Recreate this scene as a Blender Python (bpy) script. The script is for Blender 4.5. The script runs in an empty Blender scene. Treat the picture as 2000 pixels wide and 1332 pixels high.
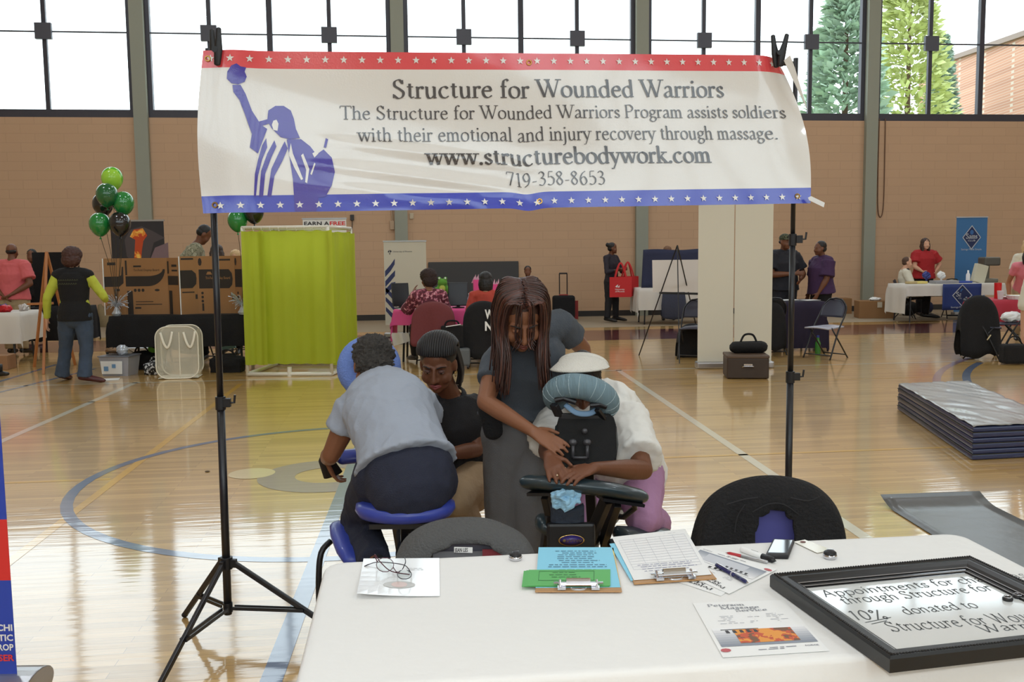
import bpy, bmesh, math, random
from mathutils import Vector as V, Matrix, Euler, noise
C = bpy.context.scene
COL = C.collection
R = math.radians
random.seed(7)

# ------------------------------------------------------------------ camera
F_PX, CAM_H, PITCH, ROLL = 1850.0, 1.6, math.atan(180 / 1850.0), 0.011
cam_d = bpy.data.cameras.new('camera')
cam = bpy.data.objects.new('camera', cam_d)
COL.objects.link(cam)
cam_d.sensor_width = 36.0
cam_d.lens = 36.0 * F_PX / 2000.0
cam_d.clip_end = 300
_f = V((0, math.cos(PITCH), -math.sin(PITCH)))
_u0 = V((0, math.sin(PITCH), math.cos(PITCH)))
_r0 = V((1, 0, 0))
CU = _u0 * math.cos(ROLL) + _r0 * math.sin(ROLL)
CR = _r0 * math.cos(ROLL) - _u0 * math.sin(ROLL)
CF = _f
CP = V((0, 0, CAM_H))
m = Matrix((CR, CU, -CF)).transposed().to_4x4()
m.translation = CP
cam.matrix_world = m
C.camera = cam


def ray(px, py):
    return CF * F_PX + CR * (px - 1000) - CU * (py - 666)


def G(px, py, z=0.0):
    """point on the horizontal plane at height z"""
    d = ray(px, py)
    return CP + d * ((z - CAM_H) / d.z)


def P(px, py, D):
    """point at distance D ahead of the camera position (world Y)"""
    d = ray(px, py)
    return CP + d * (D / d.y)


# ------------------------------------------------------------------ world, lights, exposure
C.view_settings.view_transform = 'Standard'
C.view_settings.look = 'None'
C.view_settings.gamma = 1
C.view_settings.use_curve_mapping = False
C.view_settings.exposure = 0.0
w = bpy.data.worlds.new('sky')
C.world = w
w.use_nodes = True
bg = w.node_tree.nodes['Background']
bg.inputs['Color'].default_value = (0.83, 0.93, 1.0, 1)
bg.inputs['Strength'].default_value = 3.4


def area(name, loc, rot, sx, sy, power, col=(1, 1, 1), portal=False):
    l = bpy.data.lights.new(name, 'AREA')
    l.shape = 'RECTANGLE'
    l.size, l.size_y, l.energy, l.color = sx, sy, power, col
    if portal:
        l.cycles.is_portal = True
    o = bpy.data.objects.new(name, l)
    o.location, o.rotation_euler = loc, rot
    COL.objects.link(o)
    return o


# gym frame: wall at the far side runs at 6.5 degrees
WA = R(6.5)
WU = V((math.cos(WA), math.sin(WA), 0))
WV = V((-math.sin(WA), math.cos(WA), 0))
W0 = G(1135, 618)


def gym(s, t, z=0.0):
    return W0 + WU * s + WV * t + V((0, 0, z))


def on_wall(px, py):
    d = ray(px, py)
    p = CP + d * ((W0 - CP).dot(WV) / d.dot(WV))
    return (p - W0).dot(WU), p.z


# ceiling lamps of the hall (lamp bodies are built with the ceiling)
LAMPS = [(s, t) for s in (-10.5, -3.5, 3.5, 10.5) for t in (-5, -12, -19, -26)]
for s, t in LAMPS:
    area('hall_lamp_light', gym(s, t, 9.55), (0, 0, WA), 1.1, 0.55, 100, (0.82, 0.91, 1.0))
# the photographer's flash
fl = bpy.data.lights.new('flash', 'SPOT')
fl.energy, fl.shadow_soft_size, fl.color = 60, 0.05, (1, 0.98, 0.95)
fl.spot_size, fl.spot_blend = R(100), 0.6
fo = bpy.data.objects.new('flash', fl)
fo.matrix_world = cam.matrix_world
fo.location = CP + V((-0.02, -0.02, 0.16))
COL.objects.link(fo)
# ------------------------------------------------------------------ materials
def lin(c):
    return tuple(((x / 255) / 12.92 if x <= 10 else ((x / 255 + 0.055) / 1.055) ** 2.4) for x in c) + (1,)


_mats = {}
# workshop scene: shapes are evaluated there one at a time, then moved to the hall
SHOP = bpy.data.scenes.new('workshop')


def bake(o):
    SHOP.collection.objects.link(o)
    with bpy.context.temp_override(scene=SHOP, view_layer=SHOP.view_layers[0]):
        dg = bpy.context.evaluated_depsgraph_get()
    me = bpy.data.meshes.new_from_object(o.evaluated_get(dg), depsgraph=dg)
    SHOP.collection.objects.unlink(o)
    return me


def mat(name, c, rough=0.6, metal=0.0, coat=0.0, bump=0.0, bscale=60.0, var=0.0, vscale=8.0, spec=0.5, alpha=1.0, sheen=0.0, stretch=None, trans=0.0):
    """procedural principled material; colours as sRGB bytes"""
    if name in _mats:
        return _mats[name]
    m = bpy.data.materials.new(name)
    m.use_nodes = True
    nt = m.node_tree
    b = nt.nodes['Principled BSDF']
    b.inputs['Base Color'].default_value = lin(c)
    b.inputs['Roughness'].default_value = rough
    b.inputs['Metallic'].default_value = metal
    b.inputs['Coat Weight'].default_value = coat
    b.inputs['Coat Roughness'].default_value = 0.08
    b.inputs['Specular IOR Level'].default_value = spec
    b.inputs['Sheen Weight'].default_value = sheen
    b.inputs['Transmission Weight'].default_value = trans
    b.inputs['Alpha'].default_value = alpha
    if bump or var:
        tc = nt.nodes.new('ShaderNodeTexCoord')
        mp = nt.nodes.new('ShaderNodeMapping')
        nt.links.new(tc.outputs['Object'], mp.inputs['Vector'])
        if stretch:
            mp.inputs['Scale'].default_value = stretch
    if var:
        n = nt.nodes.new('ShaderNodeTexNoise')
        n.inputs['Scale'].default_value = vscale
        n.inputs['Detail'].default_value = 4
        nt.links.new(mp.outputs['Vector'], n.inputs['Vector'])
        mx = nt.nodes.new('ShaderNodeMix')
        mx.data_type = 'RGBA'
        a = lin(c)
        mx.inputs[6].default_value = tuple(x * (1 - var) for x in a[:3]) + (1,)
        mx.inputs[7].default_value = tuple(min(1, x * (1 + var)) for x in a[:3]) + (1,)
        nt.links.new(n.outputs['Fac'], mx.inputs[0])
        nt.links.new(mx.outputs[2], b.inputs['Base Color'])
    if bump:
        n2 = nt.nodes.new('ShaderNodeTexNoise')
        n2.inputs['Scale'].default_value = bscale
        n2.inputs['Detail'].default_value = 3
        nt.links.new(mp.outputs['Vector'], n2.inputs['Vector'])
        bp = nt.nodes.new('ShaderNodeBump')
        bp.inputs['Strength'].default_value = bump
        bp.inputs['Distance'].default_value = 0.02
        nt.links.new(n2.outputs['Fac'], bp.inputs['Height'])
        nt.links.new(bp.outputs['Normal'], b.inputs['Normal'])
    _mats[name] = m
    return m


def spots(name, base, spot, scale=40.0, thr=0.5, rough=0.8, third=None):
    """two or three tone blotched cloth"""
    if name in _mats:
        return _mats[name]
    m = mat(name, base, rough)
    nt = m.node_tree
    b = nt.nodes['Principled BSDF']
    tc = nt.nodes.new('ShaderNodeTexCoord')
    n = nt.nodes.new('ShaderNodeTexNoise')
    n.inputs['Scale'].default_value = scale
    nt.links.new(tc.outputs['Object'], n.inputs['Vector'])
    r = nt.nodes.new('ShaderNodeValToRGB')
    r.color_ramp.interpolation = 'CONSTANT'
    r.color_ramp.elements[0].color = lin(base)
    r.color_ramp.elements[1].position = thr
    r.color_ramp.elements[1].color = lin(spot)
    if third:
        e = r.color_ramp.elements.new(thr + 0.09)
        e.color = lin(third)
    nt.links.new(n.outputs['Fac'], r.inputs['Fac'])
    nt.links.new(r.outputs['Color'], b.inputs['Base Color'])
    return m


# ------------------------------------------------------------------ things and parts
def props(o, label=None, cat=None, group=None, kind=None):
    if label: o['label'] = label
    if cat: o['category'] = cat
    if group: o['group'] = group
    if kind: o['kind'] = kind
    return o


def thing(name, label, cat, loc=(0, 0, 0), rz=0.0, group=None):
    o = bpy.data.objects.new(name, None)
    COL.objects.link(o)
    o.empty_display_size = 0.05
    o.location = loc
    o.rotation_euler = (0, 0, rz)
    return props(o, label, cat, group)


def root_matrix(o):
    return Matrix.Translation(o.location) @ o.rotation_euler.to_matrix().to_4x4()


def adopt(o, root, world):
    o.parent = root
    if world:
        top = root
        while top.parent:
            top = top.parent
        if top == root or root.type == 'MESH':
            o.matrix_parent_inverse = (root_matrix(top) if root == top else Matrix()).inverted()
    return o


class MB:
    """collects shapes in one bmesh"""

    def __init__(s):
        s.b = bmesh.new()

    def face(s, pts, mi=0):
        f = s.b.faces.new([s.b.verts.new(p) for p in pts])
        f.material_index = mi
        return s

    def box(s, c, d, rot=None, mi=0):
        c = V(c)
        M = rot if rot is not None else Matrix.Identity(3)
        if isinstance(rot, (int, float)):
            M = Matrix.Rotation(rot, 3, 'Z')
        vs = [s.b.verts.new(c + M @ V((x * d[0] / 2, y * d[1] / 2, z * d[2] / 2))) for x in (-1, 1) for y in (-1, 1) for z in (-1, 1)]
        for q in ((0, 1, 3, 2), (4, 6, 7, 5), (0, 4, 5, 1), (2, 3, 7, 6), (0, 2, 6, 4), (1, 5, 7, 3)):
            s.b.faces.new([vs[i] for i in q]).material_index = mi
        return s

    def bar(s, a, b, w, h, up=(0, 0, 1), mi=0):
        """rectangular bar between two points"""
        a, b = V(a), V(b)
        z = (b - a)
        L = z.length
        z.normalize()
        x = V(up).cross(z)
        if x.length < 1e-4:
            x = V((1, 0, 0)).cross(z)
        x.normalize()
        y = z.cross(x)
        return s.box((a + b) / 2, (w, h, L), Matrix((x, y, z)).transposed(), mi)

    def rings(s, rr, mi=0, caps=True, closed=False):
        vs = [[s.b.verts.new(p) for p in r] for r in rr]
        n = len(vs[0])
        k = len(vs)
        for i in range(k if closed else k - 1):
            a, b = vs[i], vs[(i + 1) % k]
            for j in range(n):
                f = s.b.faces.new((a[j], a[(j + 1) % n], b[(j + 1) % n], b[j]))
                f.material_index = mi
        if caps and not closed:
            s.b.faces.new(vs[0][::-1]).material_index = mi
            s.b.faces.new(vs[-1]).material_index = mi
        return s

    def seg(s, pts, rad, side=None, n=10, rnd=False, mi=0, closed=False):
        """swept tube; rad = number or list of r or (r_side, r_other)"""
        pts = [V(p) for p in pts]
        if not isinstance(rad, (list, tuple)):
            rad = [rad] * len(pts)
        rad = [(r, r) if not isinstance(r, (tuple, list)) else r for r in rad]
        k = len(pts)
        tang = []
        for i in range(k):
            if closed:
                t = pts[(i + 1) % k] - pts[i - 1]
            else:
                t = pts[min(i + 1, k - 1)] - pts[max(i - 1, 0)]
            tang.append(t.normalized() if t.length > 1e-9 else V((0, 0, 1)))
        ref = V(side) if side is not None else (V((1, 0, 0)) if abs(tang[0].x) < 0.8 else V((0, 1, 0)))
        rr = []
        x = ref
        for i in range(k):
            t = tang[i]
            x = (ref if side is not None else x)
            x = x - t * x.dot(t)
            if x.length < 1e-5:
                x = t.orthogonal()
            x = x.normalized()
            y = t.cross(x)
            rr.append((pts[i], x.copy(), y, rad[i], t))
        out = []

        def ring(c, x, y, ra, rb):
            out.append([c + x * (ra * math.cos(2 * math.pi * j / n)) + y * (rb * math.sin(2 * math.pi * j / n)) for j in range(n)])
        if rnd and not closed:
            c, x, y, r, t = rr[0]
            e = min(r)
            for a in (80, 55, 28):
                ring(c - t * e * math.sin(R(a)), x, y, r[0] * math.cos(R(a)), r[1] * math.cos(R(a)))
        for c, x, y, r, t in rr:
            ring(c, x, y, r[0], r[1])
        if rnd and not closed:
            c, x, y, r, t = rr[-1]
            e = min(r)
            for a in (28, 55, 80):
                ring(c + t * e * math.sin(R(a)), x, y, r[0] * math.cos(R(a)), r[1] * math.cos(R(a)))
        return s.rings(out, mi, True, closed)

    def ell(s, c, r, M=None, n=14, k=9, mi=0):
        c = V(c)
        M = M if M is not None else Matrix.Identity(3)
        rr = []
        for i in range(k):
            a = -math.pi / 2 + math.pi * (i + 0.5) / k
            rr.append([c + M @ V((r[0] * math.cos(a) * math.cos(2 * math.pi * j / n), r[1] * math.cos(a) * math.sin(2 * math.pi * j / n), r[2] * math.sin(a))) for j in range(n)])
        return s.rings(rr, mi)

    def lathe(s, prof, c=(0, 0, 0), M=None, n=20, mi=0, caps=True):
        c = V(c)
        M = M if M is not None else Matrix.Identity(3)
        return s.rings([[c + M @ V((r * math.cos(2 * math.pi * j / n), r * math.sin(2 * math.pi * j / n), z)) for j in range(n)] for r, z in prof], mi, caps)

    def grid(s, fn, nu, nv, mi=0):
        vs = [[s.b.verts.new(fn(i / nu, j / nv)) for j in range(nv + 1)] for i in range(nu + 1)]
        for i in range(nu):
            for j in range(nv):
                q = (vs[i][j], vs[i + 1][j], vs[i + 1][j + 1], vs[i][j + 1])
                f = s.b.faces.new(q)
                f.material_index = mi(i / nu, j / nv) if callable(mi) else mi
        return s

    def prism(s, poly, fn, d, mi=0):
        """extruded outline: fn(x, y, h) -> point"""
        a = [s.b.verts.new(fn(x, y, 0)) for x, y in poly]
        b = [s.b.verts.new(fn(x, y, d)) for x, y in poly]
        n = len(poly)
        s.b.faces.new(a[::-1]).material_index = mi
        s.b.faces.new(b).material_index = mi
        for i in range(n):
            s.b.faces.new((a[i], a[(i + 1) % n], b[(i + 1) % n], b[i])).material_index = mi
        return s

    def build(s, name, ms, parent=None, smooth=False, bevel=0.0, world=False, solid=0.0, sub=0, bseg=2, remesh=0.0, relax=0, disp=None, angle=40):
        b = s.b
        if not solid:
            bmesh.ops.recalc_face_normals(b, faces=b.faces)
        me = bpy.data.meshes.new(name)
        b.to_mesh(me)
        b.free()
        o = bpy.data.objects.new(name, me)
        for mm in (ms if isinstance(ms, (list, tuple)) else [ms]):
            me.materials.append(mm)
        if remesh:
            md = o.modifiers.new('r', 'REMESH')
            md.mode = 'VOXEL'
            md.voxel_size = remesh
            if relax:
                md = o.modifiers.new('s', 'SMOOTH')
                md.factor = 0.5
                md.iterations = relax
        if solid:
            md = o.modifiers.new('t', 'SOLIDIFY')
            md.thickness = solid
            md.offset = 0
        if bevel:
            md = o.modifiers.new('b', 'BEVEL')
            md.width = bevel
            md.segments = bseg
            md.limit_method = 'ANGLE'
            md.angle_limit = R(35)
        if sub:
            md = o.modifiers.new('u', 'SUBSURF')
            md.levels = md.render_levels = sub
        if o.modifiers:
            ne = bake(o)
            o.modifiers.clear()
            o.data = ne
            bpy.data.meshes.remove(me)
            me = ne
            me.name = name
        COL.objects.link(o)
        if disp:
            n_ = len(me.vertices)
            co, no = [0.0] * (3 * n_), [0.0] * (3 * n_)
            me.vertices.foreach_get('co', co)
            me.vertices.foreach_get('normal', no)
            for i in range(0, 3 * n_, 3):
                p = V(co[i:i + 3])
                co[i:i + 3] = p + disp(p, V(no[i:i + 3]))
            me.vertices.foreach_set('co', co)
            me.update()
        if smooth:
            me.polygons.foreach_set('use_smooth', [True] * len(me.polygons))
            if bevel and not remesh:
                try:
                    me.set_sharp_from_angle(angle=R(angle))
                except Exception:
                    pass
        if parent:
            adopt(o, parent, world)
        return o


def structure(o):
    o['kind'] = 'structure'
    return o


def clone(root, loc=None, rz=None, label=None, dmat=None):
    """copy of a thing, its parts and sub-parts"""
    r = root.copy()
    COL.objects.link(r)
    for ch in root.children:
        c = ch.copy()
        COL.objects.link(c)
        c.parent = r
        for g in ch.children:
            d = g.copy()
            COL.objects.link(d)
            d.parent = c
    if loc is not None: r.location = loc
    if rz is not None: r.rotation_euler = (0, 0, rz)
    if label: r['label'] = label
    return r


def catmull(pts, k=8, closed=False):
    n = len(pts)
    out = []
    pts = [V(p) for p in pts]
    for i in range(n if closed else n - 1):
        if closed:
            p0, p1, p2, p3 = pts[i - 1], pts[i], pts[(i + 1) % n], pts[(i + 2) % n]
        else:
            p0, p1, p2, p3 = pts[max(i - 1, 0)], pts[i], pts[i + 1], pts[min(i + 2, n - 1)]
        for j in range(k):
            t = j / k
            out.append(0.5 * ((2 * p1) + (p2 - p0) * t + (2 * p0 - 5 * p1 + 4 * p2 - p3) * t * t + (3 * p1 - p0 - 3 * p2 + p3) * t ** 3))
    if not closed:
        out.append(pts[-1])
    return out


# ------------------------------------------------------------------ lettering
GL = {
 'a': (.85, '~.12,.8 .32,1 .56,.93 .62,.65;.62,.72 .62,.12 .7,0 .84,.08;~.62,.58 .28,.45 .1,.22 .22,.0 .45,.06 .62,.25'),
 'b': (.92, '.14,1.62 .14,.1;/.0,1.55 .14,1.62;~.14,.75 .42,1 .74,.84 .82,.48 .66,.08 .4,0 .14,.12'),
 'c': (.82, '~.7,.82 .5,1 .22,.88 .08,.5 .22,.1 .5,0 .76,.16'),
 'd': (.95, '.74,1.62 .74,.0 .9,.04;/.58,1.55 .74,1.62;~.74,.82 .46,1 .16,.82 .08,.45 .24,.04 .5,.0 .74,.2'),
 'e': (.82, '.1,.6 .7,.6;~.7,.6 .62,.9 .4,1 .17,.83 .08,.48 .22,.1 .48,0 .76,.18'),
 'f': (.58, '~.66,1.5 .52,1.64 .32,1.5 .26,1.2;.26,1.25 .26,0;/.05,1 .52,1;_.26,0'),
 'g': (.85, '~.4,1 .65,.88 .66,.62 .4,.4 .15,.55 .15,.85 .4,1;~.28,.42 .12,.26 .3,.12 .62,.08 .76,-.14 .6,-.42 .3,-.48 .08,-.3 .14,-.1 .3,.08;/.58,.92 .86,.96'),
 'h': (.95, '.16,1.62 .16,0;/.02,1.55 .16,1.62;~.16,.75 .42,1 .66,.9 .72,.6;.72,.66 .72,0;_.16,0;_.72,0'),
 'i': (.42, '.2,1 .2,0;/.05,.94 .2,1;*.18,1.42;_.2,0'),
 'j': (.42, '.22,1 .22,-.25;~.22,-.2 .12,-.5 -.1,-.55;/.06,.94 .22,1;*.2,1.42'),
 'k': (.88, '.16,1.62 .16,0;/.02,1.55 .16,1.62;/.18,.42 .66,.98;.34,.6 .78,0;_.16,0;_.76,0;_.64,1'),
 'l': (.42, '.2,1.62 .2,0;/.05,1.55 .2,1.62;_.2,0'),
 'm': (1.42, '.16,1 .16,0;/.02,.94 .16,1;~.16,.75 .38,1 .6,.9 .66,.6;.66,.66 .66,0;~.66,.75 .9,1 1.12,.9 1.18,.6;1.18,.66 1.18,0;_.16,0;_.66,0;_1.18,0'),
 'n': (.95, '.16,1 .16,0;/.02,.94 .16,1;~.16,.75 .42,1 .66,.9 .72,.6;.72,.66 .72,0;_.16,0;_.72,0'),
 'o': (.92, '@.45,1 .74,.84 .82,.5 .72,.14 .45,0 .18,.14 .08,.5 .18,.86'),
 'p': (.94, '.16,1 .16,-.55;/.02,.94 .16,1;~.16,.78 .44,1 .76,.84 .84,.48 .68,.08 .42,0 .16,.14;_.16,-.55'),
 'r': (.62, '.16,1 .16,0;/.02,.94 .16,1;~.16,.7 .32,.96 .5,.96;*.52,.92;_.16,0'),
 's': (.66, '~.54,.8 .36,1 .14,.86 .18,.62 .44,.42 .56,.22 .36,0 .08,.16;/.54,.98 .54,.74;/.08,.02 .08,.26'),
 't': (.58, '.24,1.28 .24,.2 .34,.02 .56,.1;/.02,1 .5,1'),
 'u': (.95, '.16,1 .16,.35;~.16,.42 .24,.05 .48,0 .72,.25;.72,1 .72,0 .88,.03;/.02,.97 .16,1;/.56,.97 .72,1'),
 'v': (.84, '.08,1 .42,0;/.42,0 .74,1;_.08,1;_.74,1'),
 'w': (1.28, '.06,1 .36,0;/.36,0 .62,.95;.62,1 .92,0;/.92,0 1.2,1;_.06,1;_1.2,1;_.62,1'),
 'y': (.84, '.08,1 .44,.05;/.76,1 .44,.05 .22,-.5 .02,-.52;_.08,1;_.76,1'),
 '.': (.38, '*.18,.06'), '-': (.5, '/.05,.5 .45,.5'), '/': (.5, '/.05,-.1 .45,1.6'), '&': (1, '~.9,.1 .3,1.2 .5,1.6 .7,1.2 .15,.4 .4,0 .9,.7'),
 'S': (1.0, '~.78,1.3 .54,1.62 .22,1.46 .2,1.1 .54,.82 .84,.5 .74,.1 .42,-.02 .12,.25;/.8,1.6 .8,1.24;/.1,.0 .1,.36'),
 'T': (1.2, '.6,1.6 .6,0;/.05,1.6 1.15,1.6;/.05,1.6 .02,1.32;/1.15,1.6 1.18,1.32;_.6,0'),
 'W': (1.85, '.1,1.6 .6,0;/.6,0 1.0,1.55;.85,1.6 1.3,0;/1.3,0 1.75,1.6;_.1,1.6;_.85,1.6;_1.75,1.6'),
 'P': (1.05, '.2,1.6 .2,0;~.2,1.58 .66,1.6 .94,1.22 .7,.82 .2,.75;_.2,0;/.04,1.6 .3,1.6'),
 'M': (1.55, '/.16,0 .2,1.6;.2,1.6 .76,.05;/.76,.05 1.32,1.6;1.34,1.6 1.38,0;_.16,0;_1.38,0;/.02,1.6 .2,1.6;/1.34,1.6 1.5,1.6'),
 'A': (1.25, '/.1,0 .6,1.6;.6,1.6 1.12,0;/.3,.6 .9,.6;_.1,0;_1.12,0'),
 'F': (1.0, '.2,1.6 .2,0;/.04,1.6 .85,1.6;/.2,.85 .65,.85;/.85,1.6 .86,1.3;_.2,0'), 'C': (1.2, '~1.0,1.3 .65,1.62 .2,1.3 .1,.8 .25,.2 .65,0 1.05,.25'),
 'L': (1.0, '.2,1.6 .2,0;/.04,0 .9,0;/.9,0 .95,.3;_.2,1.6'), 'U': (1.2, '.2,1.6 .2,.5;~.2,.55 .3,.1 .6,0 .9,.2 .98,.6;/.98,.5 .98,1.6;_.2,1.6;_.98,1.6'),
 'B': (1.05, '.2,1.6 .2,0;~.2,1.58 .6,1.58 .78,1.25 .6,.9 .2,.85;~.2,.85 .65,.85 .92,.45 .65,.03 .2,0'),
 '0': (.85, '@.42,1.5 .68,1.2 .74,.75 .66,.25 .42,0 .18,.25 .1,.75 .16,1.2'),
 '1': (.62, '.32,1.5 .32,0;/.1,1.34 .32,1.5;_.32,0'),
 '3': (.8, '~.12,1.3 .36,1.5 .62,1.3 .54,.96 .3,.82;~.3,.82 .64,.7 .7,.34 .44,0 .1,.1'),
 '5': (.8, '/.66,1.5 .26,1.5;/.26,1.5 .18,.85;~.18,.85 .46,.95 .72,.65 .64,.2 .36,0 .08,.1'),
 '6': (.82, '~.66,1.5 .3,1.2 .1,.6 .25,.06 .5,.02 .72,.4 .55,.84 .3,.82 .12,.55'),
 '7': (.82, '/.08,1.5 .74,1.5;.74,1.5 .3,0;/.08,1.5 .06,1.24'),
 '8': (.82, '@.4,1.5 .64,1.25 .4,.85 .12,.4 .4,0 .68,.4 .4,.85 .15,1.2'),
 '9': (.82, '~.14,0 .5,.3 .7,.9 .55,1.44 .3,1.48 .08,1.1 .25,.66 .5,.68 .68,.95'),
 '%': (1.2, '/.2,0 .9,1.5;@.25,1.5 .4,1.3 .25,1.1 .1,1.3;@.9,.4 1.05,.2 .9,0 .75,.2'),
}


def strokes(text, pen=0.16, thin=0.055, serif=0.14, slant=0.0, jitter=0.0):
    """list of quads/polys (2-D) for a line of text; x-height 1, baseline 0; returns polys, width"""
    polys = []
    x0 = 0.0
    rnd = random.Random(len(text) * 7 + 3)

    def ribbon(pts, wfun):
        if len(pts) < 4:
            q = []
            for a_, b_ in zip(pts[:-1], pts[1:]):
                m_ = max(1, int((b_ - a_).length / .22))
                q += [a_.lerp(b_, i / m_) for i in range(m_)]
            pts = q + [pts[-1]]
        n = len(pts)
        L, Rr = [], []
        for i in range(n):
            t = pts[min(i + 1, n - 1)] - pts[max(i - 1, 0)]
            if t.length < 1e-6: t = V((1, 0))
            t.normalize()
            nn = V((-t.y, t.x))
            wd = wfun(t) / 2
            L.append(pts[i] + nn * wd)
            Rr.append(pts[i] - nn * wd)
        for i in range(n - 1):
            polys.append([L[i], Rr[i], Rr[i + 1], L[i + 1]])
    ph = R(20)

    def wd(t):
        s = abs(t.x * math.sin(ph) - t.y * math.cos(ph)) if False else abs(-t.x * math.sin(ph) + t.y * math.cos(ph))
        return thin + (pen - thin) * s ** 1.2
    for ch in text:
        if ch == ' ':
            x0 += 0.5
            continue
        if ch not in GL:
            x0 += 0.6
            continue
        w_, st = GL[ch]
        dy = rnd.uniform(-jitter, jitter)
        for s in st.split(';'):
            k = s[0]
            if k in '~@/*_':
                s = s[1:]
            pts = [V([float(q) for q in p.split(',')]) for p in s.split()]
            pts = [V((p.x + x0 + slant * p.y, p.y + dy)) for p in pts]
            if k == '*':
                c = pts[0]
                r = max(pen * 0.62, 0.07)
                polys.append([c + V((r * math.cos(a * math.pi / 5), r * math.sin(a * math.pi / 5))) for a in range(10)])
            elif k == '_':
                if serif:
                    c = pts[0]
                    ribbon([c + V((-serif - pen / 2, 0)), c + V((serif + pen / 2, 0))], lambda t: thin * 1.15)
            elif k == '~':
                ribbon([V((p.x, p.y)) for p in catmull([p.to_3d() for p in pts], 5)], wd)
            elif k == '@':
                q = [V((p.x, p.y)) for p in catmull([p.to_3d() for p in pts], 4, True)]
                ribbon(q + [q[0], q[1]], wd)
            elif k == '/':
                ribbon(pts, lambda t: thin * 1.1 + (pen - thin) * 0.12)
            else:
                ribbon(pts, wd)
        x0 += w_ + 0.08
    return polys, x0


def letter(mb, text, fn, x, y, width, xh, mi=0, **kw):
    """write text from (x, y) over the given width; fn(u, v) -> point"""
    polys, W = strokes(text, **kw)
    sx = width / W
    for p in polys:
        try:
            mb.face([fn(x + q.x * sx, y + q.y * xh) for q in p], mi)
        except ValueError:
            pass
    return mb


_fonts = {}


def sans(mb, text, fn, x, y, width, height, mi=0, bold=0.0, align=0):
    """upright sans lettering out of the built-in typeface, as flat mesh"""
    key = (text, bold)
    if key not in _fonts:
        cu = bpy.data.curves.new('t', 'FONT')
        cu.body = text
        cu.offset = bold
        cu.resolution_u = 2
        o = bpy.data.objects.new('t', cu)
        me = bake(o)
        bpy.data.objects.remove(o)
        _fonts[key] = ([V(v.co) for v in me.vertices], [list(p.vertices) for p in me.polygons])
        bpy.data.meshes.remove(me)
    vs, ps = _fonts[key]
    x1, x2 = min(v.x for v in vs), max(v.x for v in vs)
    sx = width / (x2 - x1)
    sy = height / 0.72
    nv = [mb.b.verts.new(fn(x + (v.x - x1) * sx, y + v.y * sy)) for v in vs]
    for p in ps:
        try:
            mb.b.faces.new([nv[i] for i in p]).material_index = mi
        except ValueError:
            pass
    return mb


def plane_fn(o, ex, ey, lift=0.0):
    o, ex, ey = V(o), V(ex), V(ey)
    n = ex.cross(ey).normalized() * lift
    return lambda u, v: o + ex * u + ey * v + n
# ------------------------------------------------------------------ hall
def coat_floor(name, c, wood=True):
    m = mat(name, c, 0.35, spec=0.4, coat=0.0)
    nt = m.node_tree
    b = nt.nodes['Principled BSDF']
    tc = nt.nodes.new('ShaderNodeTexCoord')
    mp = nt.nodes.new('ShaderNodeMapping')
    mp.inputs['Rotation'].default_value = (0, 0, -WA)
    nt.links.new(tc.outputs['Object'], mp.inputs['Vector'])
    if wood:
        br = nt.nodes.new('ShaderNodeTexBrick')
        br.offset = 0.37
        br.inputs['Scale'].default_value = 1
        br.inputs['Brick Width'].default_value = 1.15
        br.inputs['Row Height'].default_value = 0.057
        br.inputs['Mortar Size'].default_value = 0.0012
        a = lin(c)
        br.inputs['Color1'].default_value = tuple(x * 1.12 for x in a[:3]) + (1,)
        br.inputs['Color2'].default_value = (a[0] * 0.82, a[1] * 0.78, a[2] * 0.72, 1)
        br.inputs['Mortar'].default_value = (a[0] * 0.5, a[1] * 0.45, a[2] * 0.4, 1)
        nt.links.new(mp.outputs['Vector'], br.inputs['Vector'])
        n = nt.nodes.new('ShaderNodeTexNoise')
        m2 = nt.nodes.new('ShaderNodeMapping')
        m2.inputs['Scale'].default_value = (1.2, 26, 1)
        nt.links.new(mp.outputs['Vector'], m2.inputs['Vector'])
        nt.links.new(m2.outputs['Vector'], n.inputs['Vector'])
        n.inputs['Scale'].default_value = 3
        n.inputs['Detail'].default_value = 5
        mx = nt.nodes.new('ShaderNodeMix')
        mx.data_type = 'RGBA'
        mx.blend_type = 'MULTIPLY'
        mx.inputs[0].default_value = 0.35
        nt.links.new(br.outputs['Color'], mx.inputs[6])
        nt.links.new(n.outputs['Fac'], mx.inputs[7])
        nt.links.new(mx.outputs[2], b.inputs['Base Color'])
    # varnish with slightly uneven boards
    n3 = nt.nodes.new('ShaderNodeTexNoise')
    m3 = nt.nodes.new('ShaderNodeMapping')
    m3.inputs['Scale'].default_value = (0.7, 9, 1)
    nt.links.new(mp.outputs['Vector'], m3.inputs['Vector'])
    nt.links.new(m3.outputs['Vector'], n3.inputs['Vector'])
    n3.inputs['Scale'].default_value = 2.2
    bp = nt.nodes.new('ShaderNodeBump')
    bp.inputs['Strength'].default_value = 0.10
    bp.inputs['Distance'].default_value = 0.01
    nt.links.new(n3.outputs['Fac'], bp.inputs['Height'])
    b.inputs['Coat Weight'].default_value = 1.0
    b.inputs['Coat Roughness'].default_value = 0.075
    b.inputs['Coat IOR'].default_value = 1.6
    nt.links.new(bp.outputs['Normal'], b.inputs['Coat Normal'])
    return m


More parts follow.
